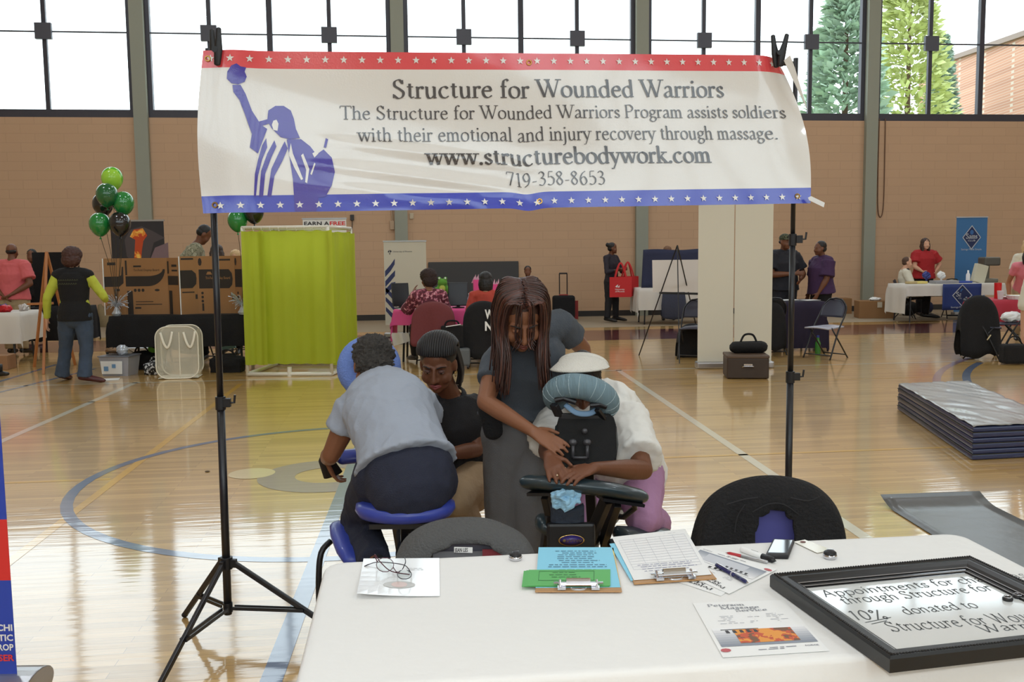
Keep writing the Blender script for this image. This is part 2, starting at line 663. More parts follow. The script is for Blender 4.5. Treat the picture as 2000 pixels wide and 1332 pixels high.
fm = [coat_floor('maple_floor', (224, 182, 112)), coat_floor('paint_blue_grey', (98, 112, 140), 0), coat_floor('paint_yellow', (226, 176, 70), 0),
      coat_floor('paint_white', (222, 214, 190), 0), coat_floor('paint_maroon', (88, 16, 20), 0), coat_floor('paint_mauve', (150, 124, 132), 0),
      coat_floor('brass_plate', (226, 206, 158), 0), mat('grey_floor_cover', (150, 134, 112), 0.85, bump=0.2)]
fl_mb = MB()
S0, S1, T1 = -17.0, 19.0, -32.0
fl_mb.face([gym(S0, T1), gym(S1, T1), gym(S1, 0), gym(S0, 0)], 0)


def gt(px, py):
    p = G(px, py) - W0
    return V((p.dot(WU), p.dot(WV)))


def fline(a, b, w, mi, z=0.0012):
    d = (b - a).normalized()
    n = V((-d.y, d.x)) * w / 2
    fl_mb.face([gym(*(a + n), z), gym(*(b + n), z), gym(*(b - n), z), gym(*(a - n), z)], mi)


def farc(c, r, a0, a1, w, mi, z=0.0014, k=64):
    pts = [(V((math.cos(R(a0 + (a1 - a0) * i / k)), math.sin(R(a0 + (a1 - a0) * i / k))))) for i in range(k + 1)]
    for i in range(k):
        p, q = pts[i], pts[i + 1]
        fl_mb.face([gym(*(c + p * (r + w / 2)), z), gym(*(c + q * (r + w / 2)), z), gym(*(c + q * (r - w / 2)), z), gym(*(c + p * (r - w / 2)), z)], mi)


def ext(a, b, k0, k1):
    return a + (b - a) * k0, a + (b - a) * k1


def circ3(a, b, c):
    ax, ay, bx, by, cx, cy = a.x, a.y, b.x, b.y, c.x, c.y
    d = 2 * (ax * (by - cy) + bx * (cy - ay) + cx * (ay - by))
    ux = ((ax * ax + ay * ay) * (by - cy) + (bx * bx + by * by) * (cy - ay) + (cx * cx + cy * cy) * (ay - by)) / d
    uy = ((ax * ax + ay * ay) * (cx - bx) + (bx * bx + by * by) * (ax - cx) + (cx * cx + cy * cy) * (bx - ax)) / d
    return V((ux, uy)), math.hypot(ax - ux, ay - uy)


TC = gt(1150, 640).y          # edge of the grey floor cover along the wall
fl_mb.face([gym(S0, TC, .0008), gym(S1, TC, .0008), gym(S1, 0, .0008), gym(S0, 0, .0008)], 7)
ta, tb = gt(1700, 634).y, gt(1700, 653).y
fl_mb.face([gym(S0, ta, .001), gym(S1, ta, .001), gym(S1, tb, .001), gym(S0, tb, .001)], 4)
cc, cr = circ3(gt(130, 985), gt(400, 866), gt(450, 1091))
print('circle', cc, cr, 'TC', TC)
farc(cc, cr, 0, 360, 0.075, 1)
c2 = gt(640, 928)
farc(c2, 0.36, 0, 360, 0.26, 5)
p = gt(690, 905); q = gt(560, 1250)
fline(*ext(p, q, -0.6, 1.6), 0.085, 1, .0018)
fline(*ext(gt(470, 750), gt(148, 998), 0, 1.35), 0.06, 2)
fline(*ext(gt(268, 746), gt(12, 858), 0, 1.4), 0.075, 3)
fline(*ext(gt(1206, 722), gt(1500, 921), 0, 2.2), 0.075, 3)
tw = gt(1600, 713).y
fline(V((S0, gt(300, 747).y)), V((0, gt(300, 747).y)), 0.06, 3)
fline(V((0, tw)), V((S1, tw)), 0.06, 3)
fline(V((S0, gt(100, 940).y)), V((gt(215, 936).x, gt(100, 940).y)), 0.045, 2)
fline(V((S0, gt(150, 786).y)), V((gt(400, 786).x, gt(150, 786).y)), 0.045, 2)
ty = gt(1350, 892).y
fline(V((gt(1290, 890).x, ty)), V((S1, ty)), 0.045, 2)
fline(V((-1, gt(1400, 748).y)), V((S1, gt(1400, 748).y)), 0.03, 2)
fline(*ext(gt(186, 720), gt(0, 766), -0.0, 1.5), 0.06, 1)
fline(*ext(gt(110, 712), gt(0, 745), 0.0, 1.5), 0.06, 1)
for pts, mi in (([(1905, 697), (1842, 722), (1833, 745), (1858, 780)], 5), ([(1915, 708), (1888, 730), (1905, 755), (1965, 795)], 1)):
    c_, r_ = circ3(gt(*pts[0]), gt(*pts[1]), gt(*pts[3]))
    g0, g1 = gt(*pts[0]) - c_, gt(*pts[3]) - c_
    a0, a1 = math.degrees(math.atan2(g0.y, g0.x)), math.degrees(math.atan2(g1.y, g1.x))
    if a1 < a0: a1 += 360
    farc(c_, r_, a0, a1, 0.09, mi)
for i, pxy in enumerate(((492, 925),)):
    c3 = gt(*pxy)
    fl_mb.face([gym(c3.x + 0.165 * math.cos(k * math.pi / 16), c3.y + 0.165 * math.sin(k * math.pi / 16), .002) for k in range(32)], 6)
floor = structure(fl_mb.build('floor', fm))
print('floor verts ok')

# far wall of painted blocks, openings above for the windows
def block_mat(name, c):
    m = mat(name, c, 0.75)
    nt = m.node_tree
    b = nt.nodes['Principled BSDF']
    tc = nt.nodes.new('ShaderNodeTexCoord')
    mp = nt.nodes.new('ShaderNodeMapping')
    mp.vector_type = 'POINT'
    mp.inputs['Rotation'].default_value = (R(90), 0, 0)
    br = nt.nodes.new('ShaderNodeTexBrick')
    nt.links.new(tc.outputs['Object'], mp.inputs['Vector'])
    nt.links.new(mp.outputs['Vector'], br.inputs['Vector'])
    a = lin(c)
    br.inputs['Scale'].default_value = 1
    br.inputs['Brick Width'].default_value = 0.6
    br.inputs['Row Height'].default_value = 0.2
    br.inputs['Mortar Size'].default_value = 0.006
    br.inputs['Mortar Smooth'].default_value = 0.3
    br.inputs['Color1'].default_value = a
    br.inputs['Color2'].default_value = tuple(x * 0.97 for x in a[:3]) + (1,)
    br.inputs['Mortar'].default_value = tuple(x * 0.87 for x in a[:3]) + (1,)
    nt.links.new(br.outputs['Color'], b.inputs['Base Color'])
    bp = nt.nodes.new('ShaderNodeBump')
    bp.inputs['Strength'].default_value = 0.3
    bp.inputs['Distance'].default_value = 0.01
    bp.invert = True
    nt.links.new(br.outputs['Fac'], bp.inputs['Height'])
    nt.links.new(bp.outputs['Normal'], b.inputs['Normal'])
    return m


wall_m = block_mat('tan_block', (200, 164, 132))
SILL = on_wall(600, 231)[1]
pil_s = [on_wall(x, 420)[0] for x in (286, 785.5, 1252, 1695)]
step = (pil_s[3] - pil_s[0]) / 3
print('pilasters', pil_s, 'step', step, 'sill', SILL)
pil_s = [pil_s[0] + step * k for k in range(-1, 6)]
HEAD = 9.3
CEIL = 10.0


def wbox(mb, s0, s1, t0, t1, z0, z1, mi=0):
    c = gym((s0 + s1) / 2, (t0 + t1) / 2, (z0 + z1) / 2)
    mb.box(c, (abs(s1 - s0), abs(t1 - t0), abs(z1 - z0)), WA, mi)


def hall_obj(mb, name, ms, **k):
    """build with the hall's own axes as object axes"""
    for v in mb.b.verts:
        d = v.co - W0
        v.co = V((d.dot(WU), d.dot(WV), d.z))
    o = mb.build(name, ms, **k)
    o.location = W0
    o.rotation_euler = (0, 0, WA)
    return o


mb = MB()
wbox(mb, S0, S1, 0, 0.3, 0, SILL)
wbox(mb, S0, S1, 0, 0.3, HEAD, CEIL)
structure(hall_obj(mb, 'wall_back', wall_m))
gm = mat('grey_green_paint', (150, 152, 138), 0.6)
for i, s in enumerate(pil_s):
    mb = MB()
    wbox(mb, s - 0.145, s + 0.145, -0.12, 0.34, 0, CEIL)
    structure(hall_obj(mb, 'trim_%d' % (i + 1), gm))
mb = MB()
for a, b_ in zip(pil_s[:-1], pil_s[1:]):
    wbox(mb, a + .145, b_ - .145, -0.02, 0, 0, 0.13)
structure(hall_obj(mb, 'baseboard_back', mat('black_rubber_base', (46, 42, 40), 0.6)))

gl = bpy.data.materials.new('window_glass')
gl.use_nodes = True
nt = gl.node_tree
nt.nodes.remove(nt.nodes['Principled BSDF'])
tr = nt.nodes.new('ShaderNodeBsdfTransparent')
tr.inputs['Color'].default_value = (0.93, 0.96, 0.95, 1)
gs = nt.nodes.new('ShaderNodeBsdfGlossy')
gs.inputs['Roughness'].default_value = 0.02
mx = nt.nodes.new('ShaderNodeMixShader')
mx.inputs[0].default_value = 0.05
nt.links.new(tr.outputs[0], mx.inputs[1])
nt.links.new(gs.outputs[0], mx.inputs[2])
nt.links.new(mx.outputs[0], nt.nodes['Material Output'].inputs['Surface'])
frame_m = mat('dark_window_frame', (60, 58, 68), 0.45)  # frame and guard box greys lifted a little to paint in the sky's bloom
box_m = mat('grey_guard_box', (80, 80, 90), 0.5)
for i in range(len(pil_s) - 1):
    a, b_ = pil_s[i] + 0.145, pil_s[i + 1] - 0.145
    if i == 0: a = S0
    if i == len(pil_s) - 2: b_ = min(b_, S1)
    W = b_ - a
    mb = MB()
    wbox(mb, a, b_, 0.02, 0.16, SILL, SILL + 0.17)
    wbox(mb, a, b_, 0.02, 0.16, HEAD - 0.15, HEAD)
    wbox(mb, a, a + 0.10, 0.02, 0.16, SILL + .17, HEAD - .15)
    wbox(mb, b_ - 0.10, b_, 0.02, 0.16, SILL + .17, HEAD - .15)
    cm = (a + b_) / 2
    wbox(mb, cm - 0.06, cm + 0.06, 0.02, 0.14, SILL + .17, HEAD - .15)
    zb = SILL + 1.82
    q = []
    for k in (0.255, 0.745):
        c_ = a + W * k
        wbox(mb, c_ - 0.045, c_ + 0.045, 0.04, 0.12, SILL + .17, HEAD - .15)
        q.append(c_)
    wbox(mb, a + 0.1, b_ - 0.1, 0.05, 0.08, zb - 0.015, zb + 0.015)
    wbox(mb, a + 0.1, b_ - 0.1, 0.05, 0.08, zb + 1.75, zb + 1.78)
    wo = structure(hall_obj(mb, 'window_%d' % (i + 1), frame_m))
    for c_ in q:
        mb = MB()
        for zz in (zb, zb + 2.1):
            wbox(mb, c_ - 0.17, c_ + 0.17, -0.03, 0.06, zz - 0.17, zz + 0.17)
        g = mb
        for v in g.b.verts:
            d = v.co - W0
            v.co = V((d.dot(WU), d.dot(WV), d.z))
        o = g.build('guard_box', box_m, wo)
    mb = MB()
    for s0_, s1_ in ((a + .1, q[0] - .045), (q[0] + .045, cm - .06), (cm + .06, q[1] - .045), (q[1] + .045, b_ - .1)):
        mb.face([V((s0_, 0.1, SILL + .17)), V((s1_, 0.1, SILL + .17)), V((s1_, 0.1, HEAD - .15)), V((s0_, 0.1, HEAD - .15))])
    mb.build('pane', gl, wo)
    area('window_portal', gym(cm, 0.5, (SILL + HEAD) / 2), (R(-90), 0, WA), W, HEAD - SILL, 1, portal=True)

# other walls and ceiling behind and beside the camera
light_wall = mat('cream_wall_paint', (206, 186, 160), 0.7)
mb = MB(); wbox(mb, S0 - .3, S0, T1, 0.3, 0, CEIL); structure(hall_obj(mb, 'wall_left', light_wall))
mb = MB(); wbox(mb, S1, S1 + .3, T1, 0.3, 0, CEIL); structure(hall_obj(mb, 'wall_right', light_wall))
mb = MB(); wbox(mb, S0, S1, T1 - .3, T1, 0, SILL); wbox(mb, S0, S1, T1 - .3, T1, HEAD, CEIL); structure(hall_obj(mb, 'wall_front', light_wall))
for i in range(6):
    a, b_ = S0 + 6 * i, S0 + 6 * i + 6
    mb = MB()
    for k in range(5):
        c_ = a + .06 + k * (5.88 / 4)
        wbox(mb, c_ - .06, c_ + .06, T1 - .2, T1 - .05, SILL, HEAD)
    wbox(mb, a, b_, T1 - .2, T1 - .05, SILL, SILL + .12); wbox(mb, a, b_, T1 - .2, T1 - .05, HEAD - .12, HEAD)
    wo = structure(hall_obj(mb, 'window_%d' % (20 + i), frame_m))
    mb = MB(); mb.face([V((a, T1 - .12, SILL)), V((b_, T1 - .12, SILL)), V((b_, T1 - .12, HEAD)), V((a, T1 - .12, HEAD))])
    mb.build('pane', gl, wo)
area('window_portal_rear', gym((S0 + S1) / 2, T1 - .4, (SILL + HEAD) / 2), (R(90), 0, WA), S1 - S0, HEAD - SILL, 1, portal=True)
mb = MB(); wbox(mb, S0 - .3, S1 + .3, T1 - .3, 0.35, CEIL, CEIL + 0.2); structure(hall_obj(mb, 'ceiling', mat('white_ceiling', (225, 222, 214), 0.8)))

# outside: conifers and the brick block seen through the glass
def conifer(label, base, h, r, col, seed):
    rn = random.Random(seed)
    t = thing('conifer_tree', label, 'tree', base)
    MB().seg([(0, 0, 0), (0, 0, h * .9)], [0.25, 0.05]).build('trunk', mat('bark', (90, 70, 52), 0.9), t)
    mb = MB()
    for k in range(5200):
        f = rn.random() ** 0.8
        z = h * (0.08 + 0.92 * f)
        rr = r * (1 - f) ** 0.75 * (0.8 + 0.3 * rn.random()) + 0.1
        rr *= rn.random() ** 0.25
        a = rn.uniform(0, 6.283)
        c_ = V((rr * math.cos(a), rr * math.sin(a), z))
        out = V((math.cos(a), math.sin(a), rn.uniform(-.3, .7))).normalized()
        s_ = rn.uniform(0.16, 0.36)
        sd = out.cross(V((rn.uniform(-1, 1), rn.uniform(-1, 1), 1))).normalized()
        mb.face([c_ - out * s_, c_ + sd * s_ * .55, c_ + out * s_, c_ - sd * s_ * .55])
    f_ = mb.build('foliage', mat(label[:14], col, 0.9, var=0.5, vscale=1.2), t)
    f_['kind'] = 'stuff'
    return t


def outp(px, py, D):
    p = P(px, py, D)
    return V((p.x, p.y, 0))


conifer('tall yellow green conifer outside the far right window', outp(1772, 220, 51), 18.5, 3.4, (196, 204, 138), 1)  # outdoor haze is painted into the pale foliage colours of these conifers
conifer('blue green conifer outside the window beside the banner', outp(1650, 220, 42), 14.2, 3.0, (172, 194, 172), 2)
conifer('small blue green conifer in front of the brick building', outp(1838, 220, 58), 14.0, 1.9, (160, 184, 168), 3)
bt = thing('brick_building', 'red brick building with sloping roof edge outside the far right window', 'building', outp(2000, 220, 60))
bm_ = mat('outside_brick', (196, 128, 96), 0.85)
nt = bm_.node_tree
br = nt.nodes.new('ShaderNodeTexBrick')
tc = nt.nodes.new('ShaderNodeTexCoord')
mp = nt.nodes.new('ShaderNodeMapping')
mp.inputs['Rotation'].default_value = (R(90), 0, 0)
nt.links.new(tc.outputs['Object'], mp.inputs['Vector'])
nt.links.new(mp.outputs['Vector'], br.inputs['Vector'])
br.inputs['Scale'].default_value = 1.0
br.inputs['Brick Width'].default_value = 0.5
br.inputs['Row Height'].default_value = 0.16
br.inputs['Mortar Size'].default_value = 0.012
br.inputs['Color1'].default_value = lin((212, 158, 132)); br.inputs['Color2'].default_value = lin((192, 138, 114)); br.inputs['Mortar'].default_value = lin((218, 200, 184))
nt.links.new(br.outputs['Color'], nt.nodes['Principled BSDF'].inputs['Base Color'])
a_, b_ = P(1795, 140, 72), P(2060, 50, 52)
d_ = V((0.5, 1, 0)).normalized() * 9
mb = MB()
q = [V((a_.x, a_.y, 0)), V((b_.x, b_.y, 0)), b_, a_]
mb.face(q); mb.face([x + d_ for x in q][::-1])
for i in range(4):
    mb.face([q[i], q[(i + 1) % 4], q[(i + 1) % 4] + d_, q[i] + d_])
mb.build('brick_wall', bm_, bt, world=True)
mb = MB(); mb.bar(a_ + V((0, 0, .1)), b_ + V((0, 0, .1)), 0.5, 0.3); mb.build('roof_edge', mat('roof_edge', (150, 130, 120), .7), bt, world=True)
grd = MB(); grd.face([V((-120, 24.5, -0.3)), V((120, 30, -0.3)), V((120, 160, -0.3)), V((-120, 160, -0.3))])
structure(grd.build('ground', mat('grass_ground', (120, 130, 80), 0.9)))
# lamp housings
lh = mat('lamp_housing', (220, 220, 215), 0.4)
proto = None
for s, t in LAMPS:
    if proto is None:
        proto = thing('high_bay_lamp', 'rectangular high bay lamp hanging under the hall ceiling', 'lamp', gym(s, t, 9.6), WA, 'high bay lamps')
        MB().box((0, 0, 0.08), (1.3, 0.7, 0.1)).build('housing', lh, proto, bevel=0.01)
        MB().seg([(0, 0, .13), (0, 0, .395)], 0.015).build('rod', lh, proto)
    else:
        clone(proto, gym(s, t, 9.6))
# ------------------------------------------------------------------ shared materials
M_black = mat('black_metal', (26, 26, 30), 0.35, spec=0.5)
M_blackplastic = mat('black_plastic', (22, 22, 25), 0.45)
M_chrome = mat('chrome', (215, 215, 220), 0.18, metal=1.0)
M_white = mat('white_paper', (236, 236, 234), 0.6)
M_print = mat('dark_print', (58, 56, 60), 0.6)
M_grey_print = mat('grey_print', (150, 150, 156), 0.6)
M_blackcloth = mat('black_cloth', (19, 18, 20), 0.9, bump=0.5, bscale=90)
M_wcloth = mat('white_table_cloth', (232, 231, 228), 0.8, bump=0.15, bscale=25)
M_board = mat('brown_hardboard', (176, 132, 84), 0.5, var=0.1, vscale=40)

# ------------------------------------------------------------------ banner on its two stands
DL, DR = G(447, 1240).y - .07, 4.33
BTL, BTR, BBR, BBL = P(397, 99, DL), P(1541, 108, DR), P(1583, 397, DR - .02), P(397, 417, DL - .03)
B_N = (BTR - BTL).cross(BBL - BTL).normalized()
if B_N.y > 0: B_N = -B_N


def bsurf(u, v, lift=0.0):
    """u 0..1 left to right, v 0..1 bottom to top"""
    ub = u
    top = BTL.lerp(BTR, u)
    bot = BBL.lerp(BBR, u)
    p = bot.lerp(top, v)
    # sheet hangs a little slack, belly and long shallow folds
    s = math.sin(math.pi * v)
    wv = 0.018 * s * math.sin(u * 9 + v * 3) * (1 - u) ** .5
    fold = 0.020 * math.exp(-((u - 0.045) / 0.03) ** 2)
    for a, b, amp, wd in ((0.24, 0.42, 0.011, 0.035), (0.22, 0.27, 0.011, 0.03), (0.24, 0.13, 0.011, 0.03)):
        dd = (v - (b - (u - a) * 0.55)) / wd
        fold += amp * math.exp(-dd * dd) * math.exp(-((u - a - .12) / .13) ** 2)
    p = p + B_N * (wv + fold - 0.02 * s)
    # bulging left edge, drawn-in right edge
    p = p + (BTL - BTR).normalized() * (0.022 * s * math.exp(-u * 14))
    # upper right corner folds back along a diagonal
    p.z += -0.012 * math.exp(-((u - .5) / .02) ** 2) * (1 - v)
    # upper right edge: right side swings out beyond the clamp
    k = max(0, (u - 0.93) / 0.07)
    if k > 0:
        bulge = math.sin(math.pi * min(1, (1 - v) * 1.0)) * 0.055 * k
        p = p + (BTR - BTL).normalized() * bulge - B_N * (0.10 * k * k * v ** 2)
    return p + B_N * lift


vinyl = dict(rough=0.25, coat=1.0, bump=0.04, bscale=160)
bm_white = mat('banner_white_vinyl', (228, 224, 218), **vinyl)
bm_red = mat('banner_red_vinyl', (226, 74, 80), **vinyl)
bm_blue = mat('banner_blue_vinyl', (50, 64, 184), **vinyl)
bm_pur = mat('banner_purple_vinyl', (56, 38, 156), **vinyl)
bm_text = mat('banner_grey_print', (74, 72, 74), **vinyl)
ban = thing('banner', 'long white vinyl banner with star bands and grey lettering, clipped to two stands', 'banner', V(((BBL.x + BBR.x) / 2, (BBL.y + BBR.y) / 2, BBL.z)))
RB, BBD = 0.895, 0.107


def band(u, v):
    return 1 if v > RB - .001 else (2 if v < BBD - .003 else 0)


vs = [0, .05, BBD] + [BBD + (RB - BBD) * k / 44 for k in range(1, 44)] + [RB, .95, 1]
us = [k / 240 for k in range(241)]
mb = MB()
gv = [[mb.b.verts.new(bsurf(u, v)) for v in vs] for u in us]
for i in range(240):
    for j in range(len(vs) - 1):
        vm = (vs[j] + vs[j + 1]) / 2
        f = mb.b.faces.new((gv[i][j], gv[i + 1][j], gv[i + 1][j + 1], gv[i][j + 1]))
        f.material_index = 1 if vm > RB else (2 if vm < BBD else 0)
mb.build('sheet', [bm_white, bm_red, bm_blue], ban, world=True, smooth=True)


def bpx(px, py):
    """banner parameters of a picture position"""
    u, v = 0.5, 0.5
    for _ in range(14):
        def pr(u, v):
            q = bsurf(u, v) - CP
            k = F_PX / q.dot(CF)
            return q.dot(CR) * k + 1000, 666 - q.dot(CU) * k
        x, y = pr(u, v)
        xu, yu = pr(u + 1e-3, v)
        xv, yv = pr(u, v + 1e-3)
        a, b, c, d = (xu - x) / 1e-3, (xv - x) / 1e-3, (yu - y) / 1e-3, (yv - y) / 1e-3
        det = a * d - b * c
        ex, ey = px - x, py - y
        u += (d * ex - b * ey) / det
        v += (a * ey - c * ex) / det
    return u, v


def blay(px, py, lift=0.003):
    u, v = bpx(px, py)
    return bsurf(u, v, lift)


mb = MB()
for text, xa, ya, xb, yb, xh, pen, thin in (
        ('Structure for Wounded Warriors', 766, 192, 1416, 190, 22.5, .22, .075),
        ('The Structure for Wounded Warriors Program assists soldiers', 664, 233, 1537, 231, 17, .18, .07),
        ('with their emotional and injury recovery through massage.', 700, 276, 1522, 272, 17, .18, .07),
        ('www.structurebodywork.com', 834, 322, 1391, 317, 20.5, .24, .09),
        ('719-358-8653', 990, 362, 1184, 360, 17.5, .15, .06)):
    u0, v0 = bpx(xa, ya)
    u1, v1 = bpx(xb, yb)
    _, vh = bpx((xa + xb) / 2, (ya + yb) / 2 - xh)
    hh = vh - (v0 + v1) / 2
    letter(mb, text, lambda x, y, v0=v0, v1=v1, u0=u0, u1=u1: bsurf(u0 + (u1 - u0) * x, v0 + (v1 - v0) * x + y, 0.004), 0, 0, 1.0, hh, pen=pen, thin=thin)
mb.build('lettering', bm_text, ban, world=True)['label'] = 'grey serif lettering'


def star(mb, u, v, ru, fn, tilt=0.0, asp=3.9):
    pts = []
    for k in range(10):
        a = math.pi / 2 + k * math.pi / 5 + tilt
        r = ru if k % 2 == 0 else ru * 0.42
        pts.append((u + r * math.cos(a), v + r * asp * math.sin(a)))
    c = mb.b.verts.new(fn(u, v))
    q = [mb.b.verts.new(fn(*p)) for p in pts]
    for k in range(10):
        mb.b.faces.new((c, q[k], q[(k + 1) % 10]))


for k in range(34):
    for u, v in ((0.012 + k * 0.0290, 0.95), (0.026 + k * 0.0288, 0.045)):
        mb = MB()
        star(mb, u, v, 0.0062, lambda u, v: bsurf(u, v, .004))
        mb.build('star', bm_white, ban, world=True)['label'] = 'white five pointed star'
# purple robed figure holding up a torch
fig = [
 # torch bowl and flame
 [(452, 128), (462, 124), (470, 130), (481, 132), (478, 140), (482, 150), (478, 160), (466, 165), (452, 163), (443, 154), (444, 140)],
 # raised arm
 [(454, 166), (470, 166), (480, 184), (492, 216), (510, 244), (522, 252), (504, 300), (488, 288), (492, 262), (478, 222), (468, 196), (456, 180)],
 # hair and head
 [(524, 216), (538, 207), (554, 207), (568, 216), (574, 232), (578, 252), (586, 270), (566, 272), (548, 268), (530, 250), (522, 236)],
 [(504, 238), (526, 232), (530, 240), (512, 246)],
 # shoulder and cloak at right
 [(560, 272), (588, 272), (606, 286), (618, 302), (632, 292), (648, 308), (654, 336), (648, 362), (636, 384), (622, 386), (618, 412), (576, 412), (572, 350), (566, 310)],
 # tablet end
 [(632, 288), (636, 270), (641, 272), (637, 289)],
]
folds = [
 [(520, 270), (512, 284), (504, 312), (498, 340), (496, 384), (500, 384), (504, 344), (512, 312), (522, 288)],
 [(536, 274), (522, 300), (510, 334), (506, 384), (514, 384), (518, 340), (530, 308), (540, 286)],
 [(556, 276), (544, 300), (530, 330), (522, 384), (530, 384), (536, 344), (552, 314), (562, 290)],
 [(568, 280), (572, 300), (584, 330), (592, 350), (588, 352), (574, 326), (564, 302)],
]


def on_sheet(mb, polys, lift):
    """prints outlines on the slack sheet so that they follow its folds"""
    for poly in polys:
        mb.face([V((*bpx(x, y), 0)) for x, y in poly])
    bmesh.ops.triangulate(mb.b, faces=mb.b.faces)
    for _ in range(6):
        e = [e for e in mb.b.edges if math.hypot((e.verts[0].co.x - e.verts[1].co.x) * 2.7, (e.verts[0].co.y - e.verts[1].co.y) * .68) > .012]
        if not e: break
        bmesh.ops.subdivide_edges(mb.b, edges=e, cuts=1)
        bmesh.ops.triangulate(mb.b, faces=mb.b.faces)
    for v in mb.b.verts:
        v.co = bsurf(v.co.x, v.co.y, lift)


mb = MB()
on_sheet(mb, fig + folds[:3], .003)
mb.build('figure_print', bm_pur, ban, world=True)['label'] = 'purple print of a robed figure raising a torch'
mb = MB()
on_sheet(mb, [[(534, 236), (540, 234), (544, 242), (542, 256), (534, 254), (531, 244)], folds[3], [(610, 300), (616, 296), (622, 300), (614, 308)], [(606, 340), (614, 318), (616, 320), (609, 342)],
              [(588, 304), (592, 300), (604, 330), (600, 358), (596, 356), (598, 332)]], .0045)
mb.build('figure_highlight', bm_white, ban, world=True)
brass = mat('brass', (190, 150, 80), 0.3, metal=1.0)
for u, v in ((0.018, 0.05), (0.52, 0.05), (0.975, 0.05), (0.52, 0.94), (0.008, 0.95)):
    c = bsurf(u, v, .004)
    MB().seg([c + V((0.0095 * math.cos(a * .524), 0, 0.0095 * math.sin(a * .524))) for a in range(12)], 0.003, n=6, closed=True).build('grommet', brass, ban, world=True)
# turned-back corner flap and the loose tape at the lower right
p0, p1, p2 = bsurf(.955, 1, .012), P(1556, 140, DR - .06), P(1583, 232, DR - .03)
mb = MB(); mb.face([P(1531, 118, DR - .09), P(1543, 108, DR - .07), P(1552, 132, DR - .05), P(1577, 215, DR - .02)])
mb.build('turned_corner', bm_white, ban, world=True, solid=.002)
mb = MB(); mb.face([P(1578, 386, DR - .05), P(1584, 383, DR - .05), P(1611, 396, DR - .07), P(1609, 405, DR - .07), P(1580, 391, DR - .05)])
mb.build('tape_strip', M_white, ban, world=True, solid=.002)


def bstand(label, base, top_z, lean, legs, z2):
    t = thing('banner_stand', label, 'stand', base, 0, 'tripod banner stands')
    lean = V(lean)

    def at(z):
        return lean * z + V((0, 0, z))
    zs = (0.09, .985, z2, top_z)
    for a, b, r in ((0, 1, .0165), (1, 2, .0135), (2, 3, .011)):
        MB().seg([at(zs[a]), at(zs[b])], r, n=14).build('pole_section', M_black, t, smooth=True)
    for z, r in ((zs[1], .021), (zs[2], .018)):
        c = at(z)
        o = MB().seg([at(z - .03), at(z + .025)], r, n=14).box(c + V((.028, -.006, 0)), (.03, .022, .036)).build('collar', M_blackplastic, t, bevel=.002)
        MB().seg([c + V((.04, -.006, 0)), c + V((.058, -.006, .0)), c + V((.062, -.006, .032))], .005, n=8).build('clamp_screw', M_black, o)
    hub = MB().seg([at(.285), at(.335)], .026, n=14)
    for a, rl in legs:
        hub.box(at(.31) + V((math.cos(a) * .03, math.sin(a) * .03, 0)), (.03, .02, .034), a)
    hub.build('hub', M_blackplastic, t, bevel=.002)
    low = MB().seg([at(.1), at(.14)], .02, n=12)
    low.build('lower_collar', M_blackplastic, t)
    for a, rl in legs:
        d = V((math.cos(a), math.sin(a), 0))
        foot = d * rl + V((0, 0, .012))
        top = at(.31) + d * .035
        leg = MB().bar(top, foot, .016, .022)
        lo = leg.build('leg', M_black, t, bevel=.003)
        mid = top.lerp(foot, .62)
        sd = d.cross(V((0, 0, 1))) * .012
        br = MB().bar(at(.12) + d * .025 + sd, mid + sd, .005, .014).bar(at(.12) + d * .025 - sd, mid - sd, .005, .014)
        br.build('brace', M_black, t)
        MB().ell(foot, (.014, .014, .012)).build('rubber_foot', M_blackplastic, lo)
    return t


LB = G(447, 1240)
RBp = V((P(1543, 760, DR + .11).x, DR + .11, 0))
ltop = P(406, 95, LB.y + .02)
bstand('black tripod stand holding the left end of the banner', LB, ltop.z, ((ltop.x - LB.x) / ltop.z, (ltop.y - LB.y) / ltop.z, 0), ((R(-101), .55), (R(-9), .52), (R(142), .32)), 1.80)
rtop = P(1520, 108, DR + .04)
bstand('black tripod stand holding the right end of the banner, behind the black chair', RBp, rtop.z, (0, 0, 0), ((R(-75), .5), (R(45), .5), (R(165), .5)), 1.63)
cb = thing('crossbar', 'black crossbar spanning the two tripod stands behind the banner', 'bar', P(412, 112, DL + .09))
MB().seg([P(405, 112, DL + .09), P(1548, 124, DR + .09)], .011, n=10).build('tube', M_black, cb, world=True)


def clamp(label, px, py, D, tilt, spread):
    c = P(px, py, D)
    t = thing('spring_clamp', label, 'clamp', c, 0, 'clamps holding the banner')
    for s in (-1, 1):
        a = tilt + s * spread
        d = V((math.sin(a), s * 0.0, math.cos(a)))
        lo = V((s * .006, -.012 * s, -.055))
        MB().seg([lo, V((s * .012, -.012 * s, 0)), d * .04 + V((s * .014, -.012 * s, 0)), d * .078 + V((s * .014, -.012 * s, 0))], [(.013, .006), (.017, .008), (.012, .007), (.01, .006)], side=(1, 0, 0), n=10, rnd=True).build('jaw', M_blackplastic, t, smooth=True)
    MB().seg([(-.0, -.02, 0), (.0, .02, 0)], .012, n=12).build('pivot', M_blackplastic, t)
    return t


clamp('black spring clamp gripping the upper left corner of the banner', 422, 98, DL - .0, R(0), R(2))
clamp('black spring clamp gripping the upper right corner of the banner', 1521, 104, DR - .01, R(3), R(10))

